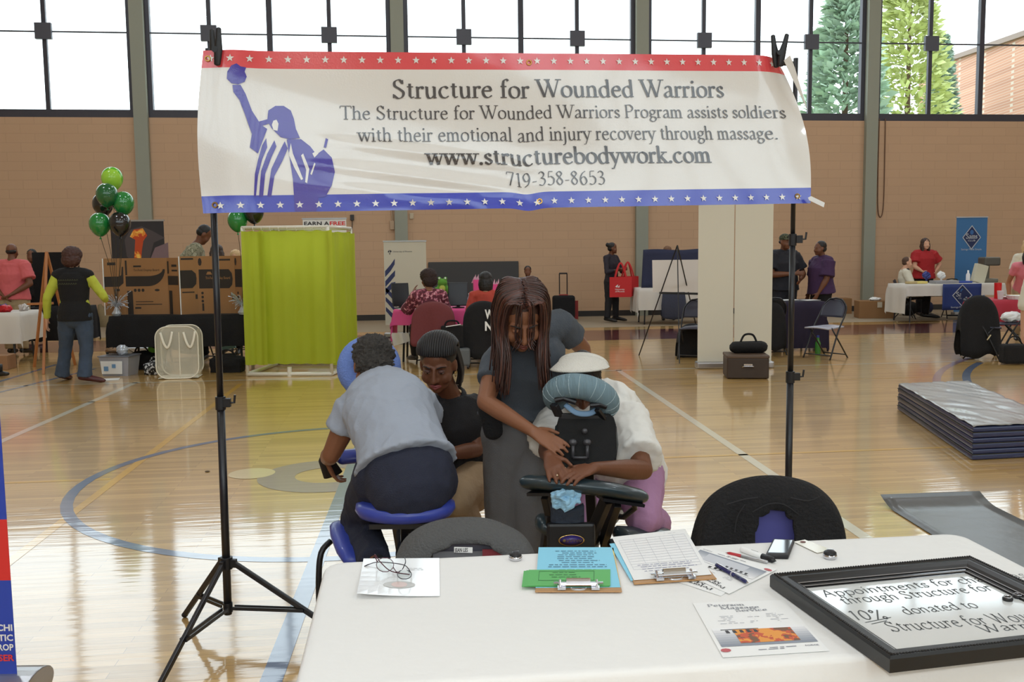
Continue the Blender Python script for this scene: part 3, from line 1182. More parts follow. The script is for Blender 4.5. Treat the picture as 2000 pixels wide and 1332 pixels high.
# ------------------------------------------------------------------ the front table
TZ = 0.745
TLc, TRc = G(640, 1100, TZ), G(1872, 1042, TZ)
TX = (TRc - TLc).normalized()
TY = V((-TX.y, TX.x, 0))          # away from the camera
TLEN, TDEP = (TRc - TLc).length, 0.76
print('table', TLEN)
tabA = math.atan2(TX.y, TX.x)
tab = thing('folding_table', 'folding banquet table under the white cloth in the foreground', 'table', TLc + TX * TLEN / 2 - TY * TDEP / 2 - V((0, 0, TZ)), tabA)
MB().box((0, 0, .715), (TLEN - .02, TDEP - .02, .04)).build('tabletop', mat('table_laminate', (200, 200, 195), .5), tab, bevel=.01)
for sx in (-1, 1):
    for sy in (-1, 1):
        MB().seg([(sx * (TLEN / 2 - .3), sy * .26, .695), (sx * (TLEN / 2 - .2), sy * .28, 0.0)], .014).build('leg', mat('grey_steel', (110, 110, 112), .4, metal=.8), tab)


def tcloth():
    """cloth with rounded corners, hanging over the edges"""
    mb = MB()
    hx, hy, r = TLEN / 2 + .004, TDEP / 2 + .004, 0.055

    def outline(off, z, wav):
        pts = []
        n = 0
        for cx, cy, a0 in ((hx - r, hy - r, 0), (-hx + r, hy - r, 90), (-hx + r, -hy + r, 180), (hx - r, -hy + r, 270)):
            for k in range(7):
                a = R(a0 + 15 * k)
                pts.append(V((cx + (r + off) * math.cos(a), cy + (r + off) * math.sin(a), z)))
        # subdivide straight runs
        out = []
        for i in range(len(pts)):
            a, b = pts[i], pts[(i + 1) % len(pts)]
            m_ = max(1, int((b - a).length / .04))
            for k in range(m_):
                out.append(a.lerp(b, k / m_))
        if wav:
            for i, p in enumerate(out):
                d = V((p.x / hx, p.y / hy, 0)).normalized()
                out[i] = p + d * wav * (math.sin(i * .9) + .6 * math.sin(i * .37 + 2))
        return out
    base = outline(0, 0, 0)
    N = len(base)

    def redo(off, z, wav):
        o = []
        for i, p in enumerate(base):
            d = V((p.x / hx, p.y / hy, 0))
            d = V((max(-1, min(1, d.x)) ** 15, max(-1, min(1, d.y)) ** 15, 0))
            if d.length > 0: d.normalize()
            o.append(p + d * (off + wav * (math.sin(i * .9) + .6 * math.sin(i * .37 + 2))) + V((0, 0, z)))
        return o
    mb.rings([redo(-.02, TZ, 0), redo(-.006, TZ, 0), redo(0, TZ - .004, 0), redo(.004, TZ - .012, 0), redo(.008, TZ - .1, .003), redo(.016, TZ - .22, .009), redo(.024, TZ - .34, .014)], caps=False)
    # flat top with faint creases
    nx, ny = 60, 24
    x0, y0 = hx - .02, hy - .02
    top = [V((p.x, p.y, 0)) for p in redo(-.02, 0, 0)]
    c = mb.face([p + V((0, 0, TZ)) for p in top])
    bmesh.ops.remove_doubles(mb.b, verts=mb.b.verts, dist=1e-5)
    return mb


cl = tcloth().build('tablecloth', M_wcloth, None, smooth=True)
cl.location, cl.rotation_euler = tab.location, (0, 0, tabA)
cl.data.set_sharp_from_angle(angle=R(60))
props(cl, 'white cloth covering the foreground table', 'tablecloth')


def TT(px, py, dz=0.0):
    return G(px, py, TZ + dz)


def sheet(name, label, cat, corners, m, z, curl=0.0, group=None, thick=.0006):
    """one paper lying on the table; corners as picture positions: near-left, near-right, far-right, far-left"""
    q = [TT(*c, dz=z) for c in corners]
    t = thing(name, label, cat, (q[0] + q[1] + q[2] + q[3]) / 4, 0, group)
    mb = MB()

    def fn(u, v):
        p = q[0].lerp(q[1], u).lerp(q[3].lerp(q[2], u), v)
        p.z += curl * ((1 - v) * (1 - u)) ** 2
        return p
    mb.grid(fn, 8, 8)
    mb.build('page', m, t, world=True, solid=thick)
    return t, lambda u, v, l=.0012: fn(u, v) + V((0, 0, l))


def lines(mb, fn, x0, x1, y0, y1, n, seed=1, h=.35, gaps=True, mi=0):
    rn = random.Random(seed)
    for k in range(n):
        y = y0 + (y1 - y0) * k / max(1, n - 1)
        x = x0 + (rn.uniform(0, .12) if gaps else 0)
        xe = x1 - (rn.uniform(0, .15) if gaps else 0)
        dy = abs(y1 - y0) / max(1, n - 1) * h
        while x < xe:
            wl = min(rn.uniform(.03, .1), xe - x)
            mb.face([fn(x, y), fn(x + wl, y), fn(x + wl, y + dy), fn(x, y + dy)], mi)
            x += wl + .018


# white folder with spectacles
t, fn = sheet('paper_folder', 'glossy white folder lying under the spectacles', 'paper', [(697, 1168), (859, 1164), (858, 1090), (710, 1091)], mat('glossy_paper', (240, 240, 240), .3, coat=.5), .003, curl=.012)
mb = MB()
c0 = [(0.5 + .2 * math.cos(a * .3927), .27 + .09 * math.sin(a * .3927)) for a in range(16)]
mb.face([fn(*p) for p in c0])
mb.build('oval_emblem', mat('pale_print', (196, 194, 190), .4), t, world=True)
mb = MB(); mb.face([fn(.5 + .1 * math.cos(a * .3927), .27 + .07 * math.sin(a * .3927), .0018) for a in range(16)])
mb.build('emblem_centre', mat('pale_red_print', (222, 196, 190), .4), t, world=True)
mb = MB(); lines(mb, fn, .5, .92, .72, .72, 1, h=.1); lines(mb, fn, .55, .9, .7, .66, 2, h=.3)
mb.build('print', mat('pale_grey_print', (205, 205, 205), .5), t, world=True)
g = thing('spectacles', 'thin framed spectacles lying on the glossy white folder', 'glasses', TT(768, 1112))
wire = mat('plum_wire', (92, 50, 62), .35, metal=.5)
dark_w = mat('dark_wire', (40, 34, 44), .35, metal=.4)


def gp(px, py, h): return TT(px, py, h)


for k, (cx, cy, rx, ry, h) in enumerate(((752, 1103, 17, 14, .022), (790, 1122, 14, 9, .014))):
    pts = [gp(cx + rx * math.cos(a * .449), cy + ry * math.sin(a * .449), h + .012 * math.sin(a * .449)) for a in range(14)]
    o = MB().seg(pts, .0011, n=6, closed=True).build('rim', wire if k == 0 else dark_w, g, world=True)
    mb = MB(); mb.face([p + V((0, 0, .0002)) for p in pts])
    mb.build('lens', gl, o)
MB().seg([gp(768, 1108, .02), gp(774, 1117, .024), gp(780, 1117, .018)], .0014, n=6).build('bridge', wire, g, world=True)
MB().seg(catmull([gp(737, 1098, .03), gp(732, 1083, .045), gp(745, 1100, .03), gp(765, 1116, .012), gp(800, 1122, .006)], 5), .0014, n=6).build('temple', wire, g, world=True)
MB().seg(catmull([gp(802, 1118, .016), gp(792, 1105, .025), gp(770, 1100, .02), gp(735, 1098, .012), gp(712, 1106, .004), gp(720, 1102, .01)], 5), .0012, n=6).build('temple', dark_w, g, world=True)
MB().seg(catmull([gp(786, 1112, .012), gp(792, 1098, .026), gp(790, 1088, .03)], 5), .0012, n=6).build('cord', dark_w, g, world=True)


def puck(label, px, py, rx, a):
    c = TT(px, py)
    t = thing('round_clip', label, 'clip', c, a, 'round black clips on the table')
    MB().lathe([(rx * .85, 0), (rx, .004), (rx, .009), (rx * .93, .012)], M=Matrix.Diagonal((1, 1.15, 1)), n=28).build('rim', M_chrome, t, smooth=True)
    MB().lathe([(rx * .93, .011), (rx * .88, .017), (rx * .55, .022), (.001, .024)], M=Matrix.Diagonal((1, 1.15, 1)), n=28).build('cap', M_blackplastic, t, smooth=True)
    MB().bar((-rx * .5, -.003, .0225), (rx * .5, .003, .0225), .003, .006).build('highlight_bar', M_chrome, t)


puck('black oval clip with chrome rim left of the blue clipboard', 1007, 1093, .0185, R(10))
puck('black oval clip with chrome rim beyond the corner of the framed board', 1621, 1090, .019, R(-20))


def clipboard(label, q, z=.001):
    c = [TT(*p, dz=z + .004) for p in q]
    t = thing('clipboard', label, 'clipboard', (c[0] + c[1] + c[2] + c[3]) / 4, 0, 'clipboards on the table')
    ex, ey = (c[1] - c[0]), (c[3] - c[0])
    W, H = ex.length, ey.length
    mb = MB()
    mb.grid(lambda u, v: c[0].lerp(c[1], u).lerp(c[3].lerp(c[2], u), v), 4, 4)
    mb.build('board', M_board, t, world=True, solid=.004, bevel=.0015)
    ex, ey = ex.normalized(), ey.normalized()
    b0 = c[0].lerp(c[1], .5) + V((0, 0, .004))
    f = lambda x, y, h=0: b0 + ex * x + ey * y + V((0, 0, h))
    cp = MB().seg([f(-.062, .03, .009), f(.062, .03, .009)], [(.008, .0012)] * 2, side=ey, n=8)
    o = cp.build('clip', M_chrome, t, world=True)
    mb = MB()
    for s in (-1, 1):
        mb.box(f(s * .042, .012, .004), (.02, .026, .006), math.atan2(ex.y, ex.x))
        mb.seg([f(s * .046, .0, .006), f(s * .046, .032, .014)], .0035, n=8)
    mb.seg([f(-.045, .014, .010), f(.045, .014, .010)], .0045, n=10)
    mb.grid(lambda u, v: f((u - .5) * .06, .01 + v * .024, .012 + .012 * math.sin(math.pi * v)), 6, 6)
    mb.build('spring', M_chrome, o, smooth=False)
    MB().seg([f(.018 * math.cos(a), -.006 + .012 * math.sin(a), .008) for a in [R(x) for x in range(180, 361, 20)]], .002, n=6).build('hang_loop', M_chrome, o)
    return t


clipboard('brown clipboard under the blue and green sheets', [(1045, 1156), (1215, 1156), (1200, 1085), (1052, 1085)])
clipboard('brown clipboard holding the white ruled form', [(1238, 1141), (1400, 1131), (1340, 1060), (1212, 1068)])
cyan = mat('cyan_paper', (134, 206, 232), .6)
yel = mat('yellow_paper', (226, 206, 120), .6)
grn = mat('green_paper', (92, 176, 96), .6)
t, fn = sheet('paper_sheet', 'yellow sheet peeping out beneath the cyan sheet', 'paper', [(1048, 1150), (1213, 1148), (1198, 1070), (1053, 1071)], yel, .0065)
t, fn = sheet('paper_sheet', 'cyan printed sheet clipped on the left clipboard', 'paper', [(1046, 1148), (1212, 1147), (1195, 1069), (1052, 1069)], cyan, .0075)
mb = MB(); lines(mb, fn, .2, .85, .88, .58, 7, 3, .3); lines(mb, fn, .12, .9, .52, .47, 2, 4, .35); lines(mb, fn, .2, .85, .4, .3, 3, 5, .3)
mb.build('print', mat('blue_grey_print', (86, 132, 156), .6), t, world=True)
for k in range(3):
    t, fn = sheet('paper_slip', ['lowest green slip of the fanned stack on the left clipboard', 'middle green slip of the fanned stack on the left clipboard', 'top green slip of the fanned stack with a printed box'][k], 'paper',
                  [(1019 + 5 * k, 1146 - k), (1190 + 1 * k, 1146 - k), (1190 + k, 1114 - k), (1023 + 5 * k, 1115 - k)], grn, .0085 + k * .001)
mb = MB()
for a, b in (((.13, .3), (.8, .3)), ((.13, .88), (.8, .88))):
    mb.face([fn(*a), fn(*b), fn(b[0], b[1] + .02), fn(a[0], a[1] + .02)])
for x in (.13, .8):
    mb.face([fn(x, .3), fn(x + .005, .3), fn(x + .005, .9), fn(x, .9)])
lines(mb, fn, .2, .7, .78, .5, 3, 6, .2)
mb.build('print', mat('green_dark_print', (48, 110, 60), .6), t, world=True)
t, fn = sheet('paper_sheet', 'cyan sheet under the white ruled form', 'paper', [(1232, 1134), (1380, 1122), (1330, 1050), (1190, 1062)], cyan, .0065)
t, fn = sheet('paper_sheet', 'white ruled sign up form clipped on the right clipboard', 'paper', [(1238, 1133), (1390, 1122), (1338, 1033), (1195, 1049)], M_white, .0085, curl=.0)
mb = MB()
for k in range(13):
    y = .2 + .68 * k / 12
    mb.face([fn(.06, y), fn(.95, y), fn(.95, y + .005), fn(.06, y + .005)])
for x in (.06, .25, .42, .6, .78, .945):
    mb.face([fn(x, .2), fn(x + .004, .2), fn(x + .004, .885), fn(x, .885)])
lines(mb, fn, .66, .85, .95, .93, 2, 8, .3)
mb.build('ruling', mat('pale_ruling', (205, 205, 210), .6), t, world=True)
mb = MB(); lines(mb, fn, .08, .9, .28, .15, 4, 9, .18)
mb.build('handwriting', mat('pale_blue_ink', (140, 140, 170), .6), t, world=True)

# service flyers
def flyer(label, q, z, up):
    t, fn = sheet('flyer', label, 'flyer', q, M_white, z, group='massage service flyers')
    mb = MB()
    for i, (s, x, y, w_) in enumerate((('Peterson', .14, .905, .4), ('Massage', .26, .845, .42), ('Service', .40, .785, .34))):
        letter(mb, s, lambda a, b: fn(a, b), x, y, w_, .031, pen=.26, thin=.1, serif=.16)
    mb.build('title', mat('title_grey', (150, 152, 158), .6) if up else M_print, t, world=True)
    mb = MB(); lines(mb, fn, .14, .42, .7, .56, 6, 11, .3); lines(mb, fn, .46, .62, .7, .56, 6, 12, .3); lines(mb, fn, .66, .9, .72, .55, 7, 13, .3); lines(mb, fn, .06, .9, .965, .965, 1, 2, .1)
    mb.build('price_list', mat('light_list_print', (188, 188, 192), .6), t, world=True)
    mb = MB(); 
    for k in range(8):
        mb.face([fn(.04, .16 + .04 * k), fn(.97, .16 + .04 * k), fn(.97, .2 + .04 * k), fn(.04, .2 + .04 * k)], k)
    mb.build('shaded_block', [mat('flyer_shade_%d' % k, tuple(int(a + (b - a) * k / 7) for a, b in ((138, 236), (144, 236), (156, 236))), .6) for k in range(8)], t, world=True)
    mb = MB(); mb.face([fn(.24, .2, .0016), fn(.82, .2, .0016), fn(.82, .44, .0016), fn(.24, .44, .0016)])
    mb.build('photo_print', spots('orange_photo', (226, 150, 60), (196, 84, 50), 42, .5, .6, (120, 84, 60)) if up else mat('grey_photo', (196, 198, 204), .6), t, world=True)
    mb = MB()
    for k in range(5): mb.face([fn(.16 + .07 * k, .38, .0018), fn(.2 + .07 * k, .38, .0018), fn(.19 + .07 * k, .43, .0018), fn(.16 + .07 * k, .43, .0018)])
    mb.face([fn(.12, .44, .0018), fn(.5, .44, .0018), fn(.5, .45, .0018), fn(.12, .45, .0018)])
    mb.build('dark_print_detail', M_print, t, world=True)
    mb = MB(); lines(mb, fn, .36, .74, .10, .075, 2, 15, .4); lines(mb, fn, .84, .96, .1, .1, 1, 16, .3); sans(mb, 'FORCE', fn, .82, .095, .13, .022, bold=.02)
    mb.build('footer', mat('footer_print', (130, 130, 140), .6), t, world=True)
    mb = MB(); mb.face([fn(.06 + .05 * math.cos(a * .7), .1 + .03 * math.sin(a * .7), .0016) for a in range(9)])
    mb.build('red_mark', mat('red_print', (190, 90, 96), .6), t, world=True)
    return t


flyer('service flyer facing up towards the near edge, with an orange photograph', [(1412, 1284), (1620, 1271), (1530, 1172), (1353, 1178)], .002, True)
flyer('service flyer turned upside down, lower one under the blue pen', [(1492, 1104), (1340, 1072), (1250, 1112), (1408, 1164)], .0015, False)
flyer('service flyer turned upside down, upper one under the blue pen', [(1518, 1112), (1372, 1066), (1318, 1112), (1424, 1160)], .003, False)


def pen(name, label, a, b, r, m1, m2, tipm, z=.0, cap=None):
    A, B = TT(*a, dz=z + r), TT(*b, dz=z + r)
    t = thing(name, label, 'pen' if name == 'pen' else 'marker', (A + B) / 2)
    L = lambda k: A.lerp(B, k)
    MB().seg([L(.0), L(.02), L(.06), L(.62)], [r * .6, r * .95, r, r], n=14).build('barrel', m1, t, world=True, smooth=True)
    MB().seg([L(.62), L(.9), L(.955)], [r * 1.02, r, r * .5], n=14).build('grip', m2, t, world=True, smooth=True)
    MB().seg([L(.955), L(1.0)], [r * .42, r * .1], n=10).build('tip', tipm, t, world=True)
    if cap: cap(t, L, r)
    return t


navy = mat('navy_plastic', (32, 34, 84), .25)
pen('pen', 'dark blue ballpoint pen lying across the upside down flyers', (1398, 1103), (1462, 1139), .0052, navy, navy, M_chrome, .004,
    lambda t, L, r: (MB().seg([L(.03) + V((0, 0, r * 1.2)), L(.4) + V((0, 0, r * 1.2))], .0014, n=6).build('pocket_clip', M_chrome, t, world=True), MB().seg([L(.5), L(.54)], r * 1.1, n=12).build('band', M_chrome, t, world=True)))
pen('pen', 'silver pen with a red grip beside the white marker', (1500, 1098), (1417, 1079), .0045, mat('silver_plastic', (190, 190, 192), .3, metal=.6), mat('red_rubber', (176, 40, 48), .5), M_chrome, .001)
pen('marker', 'white dry erase marker with a black cap beside the phone', (1447, 1072), (1516, 1096), .0085, mat('white_plastic', (236, 236, 234), .35), M_blackplastic, M_blackplastic, .0,
    lambda t, L, r: MB().face([L(.3) + V((0, 0, r * 1.02)) + TX * .0, L(.5) + V((0, 0, r * 1.02)), L(.5) + V((0, -.003, r * 1.0)), L(.3) + V((0, -.003, r * 1.0))]).build('lettering', M_print, t, world=True))
# phone
q = [TT(1494, 1092), TT(1540, 1093), TT(1552, 1062), TT(1510, 1060)]
t = thing('phone', 'black smartphone lying on the cloth beside the marker', 'phone', (q[0] + q[2]) / 2)
mb = MB()
mb.prism([(0, 0), (1, 0), (1, 1), (0, 1)], lambda u, v, h: q[0].lerp(q[1], u).lerp(q[3].lerp(q[2], u), v) + V((0, 0, h)), .013)
mb.build('case', M_blackplastic, t, world=True, bevel=.004, bseg=3, smooth=True)
fnp = lambda u, v: q[0].lerp(q[1], u).lerp(q[3].lerp(q[2], u), v) + V((0, 0, .0136))
mb = MB(); mb.face([fnp(.09, .12), fnp(.91, .12), fnp(.91, .93), fnp(.09, .93)])
mb.build('screen', mat('phone_glass', (14, 15, 18), .06, coat=1.0), t, world=True)
t, fn = sheet('bookmark_strip', 'glossy cream card strip with a dark red dot behind the phone', 'card', [(1596, 1080), (1624, 1074), (1572, 1054), (1550, 1058)], mat('cream_gloss', (216, 204, 180), .25, coat=.6), .003)
mb = MB(); mb.face([fn(.5 + .2 * math.cos(a * .5236), .85 + .07 * math.sin(a * .5236)) for a in range(12)])
mb.build('red_dot', mat('maroon_print', (100, 36, 30), .5), t, world=True)

# ------------------------------------------------------------------ framed dry-erase board at the near right corner
FT = TZ + .036
fq = [G(1711, 1286, FT), G(2150, 1222, FT), G(1930, 1090, FT), G(1526, 1118, FT)]
fx = (G(2000, 1245, FT) - fq[0]).normalized()
fx = (fx + (fq[2] - fq[3]).normalized()).normalized()
fy = V((-fx.y, fx.x, 0))
FH = (fq[3] - fq[0]).dot(fy)
FW = (fq[2] - fq[3]).length
print('frame', FW, FH)
fo = fq[0].lerp(fq[3] - fy * FH, .5)
fr = thing('framed_whiteboard', 'dry erase board in a thick black frame lying on the near right table corner', 'whiteboard', V((fo.x, fo.y, TZ)) , math.atan2(fx.y, fx.x))
bw = .062
prof = [(0, .002), (0, .030), (.004, .036), (.010, .037), (.016, .034), (.030, .036), (.040, .030), (.050, .022), (.062, .014), (.062, .002)]
mb = MB()
rr = []
for d, h in prof:
    rr.append([V((d, d, h)), V((FW - d, d, h)), V((FW - d, FH - d, h)), V((d, FH - d, h))])
mb.rings(rr, caps=False, closed=True)
mb.build('frame_moulding', mat('black_lacquer', (10, 10, 11), .34, coat=.12), fr)
mb = MB()
for i in range(4):
    a = (V((.009, .009, .037)), V((FW - .009, .009, .037)), V((FW - .009, FH - .009, .037)), V((.009, FH - .009, .037)))
    p0, p1 = a[i], a[(i + 1) % 4]
    n_ = int((p1 - p0).length / .007)
    for k in range(n_ + 1):
        c = p0.lerp(p1, k / n_)
        mb.ell(c, (.0034, .0034, .0028), n=6, k=4)
mb.build('beaded_edge', mat('worn_black', (40, 39, 39), .4), fr)
mb = MB()
for k, (d, h) in enumerate(((.0485, .0245), (.057, .0185))):
    rr = [[V((x, y, h)) for x, y in ((d + e, d + e), (FW - d - e, d + e), (FW - d - e, FH - d - e), (d + e, FH - d - e))] for e in (0, .003)]
    mb.rings([rr[0], [p + V((0, 0, .0012)) for p in rr[0]], [p + V((0, 0, .0)) for p in rr[1]]], caps=False)
mb.build('pewter_lip', mat('pewter', (150, 150, 152), .35, metal=.9), fr)
mb = MB(); mb.box((FW / 2, FH / 2, .012), (FW - .1, FH - .1, .004))
mb.build('writing_surface', mat('gloss_white_board', (226, 228, 226), .07, coat=.8), fr)
fminv = root_matrix(fr).inverted()


def fw(px, py):
    p = fminv @ G(px, py, TZ + .0142)
    return p.x, p.y


ink = mat('black_marker_ink', (36, 36, 38), .35)
mb = MB()
for s, a, b, h in (('Appointments for chair massage', (1612, 1166), (2070, 1122), 12), ('through Structure for Wounded', (1650, 1180), (2080, 1140), 13), ('10%', (1671, 1212), (1740, 1208), 18), ('donated to', (1770, 1200), (1915, 1186), 13),
                   ('Structure for Wounded', (1744, 1234), (2085, 1206), 17), ('Warriors', (1920, 1236), (2078, 1222), 13)):
    (xa, ya), (xb, yb) = fw(*a), fw(*b)
    d = V((xb - xa, yb - ya))
    w_ = d.length
    d.normalize()
    n_ = V((-d.y, d.x))
    xh = (V(fw(a[0], a[1] - h)) - V((xa, ya))).length * .62
    letter(mb, s, lambda u, v: V((xa + d.x * u + n_.x * v, ya + d.y * u + n_.y * v, .0146)), 0, 0, w_, xh, pen=.13, thin=.11, serif=0, slant=.12, jitter=.05)
for a, b in (((1690, 1216), (1740, 1206)), ((1702, 1219), (1732, 1212))):
    (xa, ya), (xb, yb) = fw(*a), fw(*b)
    d = (V((xb - xa, yb - ya))).normalized() * .0014
    mb.face([V((xa - d.y, ya + d.x, .0146)), V((xa + d.y, ya - d.x, .0146)), V((xb + d.y, yb - d.x, .0146)), V((xb - d.y, yb + d.x, .0146))])
mb.build('handwriting', ink, fr)['label'] = 'black marker handwriting'
for k, (px, py) in enumerate(((1968, 1172), (1988, 1167))):
    c = G(px, py, TZ + .0145)
    t = thing('ring_magnet', ['left one of two small black ring magnets on the framed board', 'right one of two small black ring magnets on the framed board'][k], 'magnet', c, 0, 'ring magnets')
    MB().lathe([(.006, 0), (.0115, 0), (.012, .005), (.009, .008), (.006, .005), (.006, 0)], n=20, caps=False).build('ring', M_blackplastic, t, smooth=True)
    MB().lathe([(.009, .0075), (.0095, .009), (.0075, .009), (.0075, .0075)], n=20, caps=False).build('rim', M_chrome, t, smooth=True)

# ------------------------------------------------------------------ roll-up banner at the left edge
c0 = G(60, 1318, 0.0)
c0 = P(66, 1330, 2.9); 
bx = P(33, 1312, 3.05)
rb = thing('rollup_banner', 'blue and red roll-up banner cut off by the left edge of the picture', 'banner', V((bx.x - .45, bx.y, 0)))
top_r = P(-17, 560, 3.1)


def rsurf(u, v, l=0.0):
    lo = V((bx.x - .85 * (1 - u), bx.y, bx.z))
    hi = V((top_r.x - .85 * (1 - u), top_r.y, top_r.z))
    p = lo.lerp(hi, v)
    return p + V((0, -l, 0))


def rv(py):
    a, b = 1312, 560
    return (a - py) / (a - b)


mb = MB()
cuts = [(1320, 1130, 0), (1130, 1010, 1), (1010, 330, 0)]
for a, b, mi in cuts:
    mb.face([rsurf(0, rv(a)), rsurf(1, rv(a)), rsurf(1, rv(b)), rsurf(0, rv(b))], mi)
mb.build('printed_sheet', [mat('print_blue', (46, 72, 178), .4), mat('print_red', (222, 52, 50), .4)], rb, world=True, solid=.002)
mb = MB()
hh = rv(1218) - rv(1232)
for s, py in (('CHI', 1229), ('CTIC', 1249), ('ROP', 1268)):
    sans(mb, s, lambda u, v: rsurf(u, v, .004), 1 - 0.0205 * len(s) - .004, rv(py), 0.0205 * len(s), hh * .9, bold=.03)
mb.build('lettering', M_white, rb, world=True)
mb = MB(); sans(mb, 'SER', lambda u, v: rsurf(u, v, .004), 1 - .066, rv(1289), .0615, hh * .9, bold=.03)
mb.build('red_lettering', mat('print_red2', (226, 60, 60), .4), rb, world=True)
mb = MB()
bz = bx.z
mb.seg([V((bx.x - .9, bx.y + .02, bz - .06)), V((bx.x + .06, bx.y + .02, bz - .06))], [(.11, .055), (.11, .055)], side=(0, 1, 0), n=20)
mb.build('base_housing', mat('silver_housing', (176, 176, 178), .3, metal=.8), rb, world=True, bevel=.004)
if bz > .13:
    for s in (-.75, -.1):
        MB().box((bx.x + s, bx.y + .02, (bz - .115) / 2), (.06, .2, bz - .115)).build('foot', M_black, rb, world=True)
print('rollup base z', bz)

# ------------------------------------------------------------------ mats on the floor at right
q = [G(1748, 768, .0), G(1898, 900, 0)]
mn = thing('runner_mat', 'grey rubber runner mat lying on the floor beyond the right table corner', 'mat', G(1800, 1000))
a, b = G(1722, 985), G(1916, 978)
c = G(1815, 1043)
d_ = (c - a).normalized()
mb = MB()


def mfn(u, v):
    p = a.lerp(b, u) + d_ * (v * 2.6)
    z = .006 + .05 * max(0, 1 - v / .07) ** 2 
    p = p + d_ * (-.02 * max(0, 1 - v / .04))
    return V((p.x, p.y, z))


mb.grid(mfn, 8, 60)
mb.build('mat_sheet', mat('grey_rubber', (86, 86, 86), .3, bump=.15, bscale=9, spec=.6), mn, world=True, solid=.004, smooth=True)
# folded gym mats: stack of three
a, b, c = G(1752, 800), G(1898, 900), G(2030, 893)
ex = (c - b)
ex = ex.normalized()
ey = (a - b)
L2 = ey.length
ey = ey.normalized()
print('mat dirs', ex, ey, L2)
blue_v = mat('navy_vinyl', (40, 48, 84), .3, coat=.2)
grey_v = mat('grey_vinyl_top', (150, 149, 147), .32, coat=.3, bump=.35, bscale=5)
seam_v = mat('black_seam', (26, 26, 28), .4)
for k in range(3):
    z0 = .003 + k * .083
    base = b + V((0, 0, z0))
    t = thing('gym_mat', ['lowest folded gym mat of the stack on the floor at right', 'middle folded gym mat of the stack on the floor at right', 'topmost folded gym mat of the stack, grey crinkled top'][k], 'mat', base, math.atan2(ex.y, ex.x), 'folded gym mats')
    lx, ly = (G(1885, 794) - G(1752, 801)).length, L2
    sk = ey.dot(ex)
    e2 = Matrix.Rotation(-math.atan2(ex.y, ex.x), 3, 'Z') @ ey

    def pr(x, y, h):
        return V((x, 0, h)) + e2 * y
    MB().prism([(0, 0), (lx, 0), (lx, ly), (0, ly)], pr, .042).build('lower_panel', blue_v, t, bevel=.012, smooth=True)
    MB().prism([(.004, .004), (lx, .004), (lx, ly), (.004, ly)], lambda x, y, h: pr(x, y, h + .042), .038).build('upper_panel', blue_v, t, bevel=.012, smooth=True)
    MB().prism([(-.002, -.002), (lx, -.002), (lx, ly), (-.002, ly)], lambda x, y, h: pr(x, y, h + .038), .008).build('edge_binding', seam_v, t)
    if k == 2:
        mb = MB(); mb.grid(lambda u, v: pr(.006 + u * (lx - .01), .006 + v * (ly - .01), .082 + .006 * noise.noise(V((u * 3, v * 14 + u * 5, 0))) - .008 * max(0, .12 - abs(noise.noise(V((u * 1.5, v * 7 + u * 6, 4))))) / .12 + .009), 30, 50)
        mb.build('top_cover', grey_v, t, smooth=True, solid=.003)
# ------------------------------------------------------------------ people
def basis(fwd, up):
    f = V(fwd).normalized()
    u = V(up)
    u = (u - f * u.dot(f)).normalized()
    x = f.cross(u)                      # person's right
    return Matrix((x, f, u)).transposed()


def head_prims(mb, c, M, k=1.0, detail=True):
    T = lambda x, y, z: V(c) + M @ V((x * k, y * k, z * k))
    E = lambda p, r: mb.ell(T(*p), (r[0] * k, r[1] * k, r[2] * k), M, n=20, k=13)
    E((0, -.012, .03), (.074, .094, .086))
    E((0, .026, -.034), (.065, .063, .082))
    E((0, .036, -.076), (.050, .047, .040))
    E((0, .066, -.098), (.021, .018, .016))
    for s in (-1, 1):
        E((s * .036, .056, -.042), (.029, .027, .030))
        E((s * .074, -.004, -.014), (.009, .020, .030))
    if detail:
        mb.seg([T(0, .082, .012), T(0, .098, -.018), T(0, .106, -.04)], [.008 * k, .009 * k, .012 * k], n=8, rnd=True)
        for s in (-1, 1):
            E((s * .011, .094, -.043), (.010, .011, .008))
            mb.seg([T(s * .012, .083, .016), T(s * .03, .083, .020), T(s * .05, .066, .014)], .0055 * k, n=8, rnd=True)
            E((s * .030, .073, -.004), (.015, .012, .011))


def hand_prims(mb, w, d, n, right, k=1.0, curl=14, thumb=0.8):
    d = V(d).normalized()
    n = V(n)
    n = (n - d * n.dot(d)).normalized()
    t = d.cross(n) if right else n.cross(d)
    w = V(w)
    mb.seg([w - d * .02 * k, w + d * .02 * k, w + d * .06 * k, w + d * .088 * k], [(.023 * k, .019 * k), (.030 * k, .017 * k), (.039 * k, .014 * k), (.038 * k, .011 * k)], side=t, n=12, rnd=True)
    for off, ln, fan in ((.030, .070, .10), (.010, .079, .03), (-.010, .073, -.05), (-.029, .056, -.14)):
        p = w + (d * .084 + t * off) * k
        dd = (d + t * fan).normalized()
        pts = [p - dd * .012 * k]
        a = 0
        for i, f in enumerate((.45, .30, .25)):
            a += R(curl * (0.8 if i == 0 else 1.2))
            p = p + (dd * math.cos(a) + n * math.sin(a)) * ln * f * k
            pts.append(p)
        mb.seg(pts, [.0092 * k, .0086 * k, .008 * k, .0068 * k], n=8, rnd=True)
    p = w + (d * .022 + t * .024) * k
    q = p + (d * .026 + t * .030 + n * .010) * k * (thumb + .2)
    r = q + (d * .034 + t * .012 + n * .008) * k
    mb.seg([p, q, r], [.014 * k, .010 * k, .0075 * k], n=8, rnd=True)
    return t


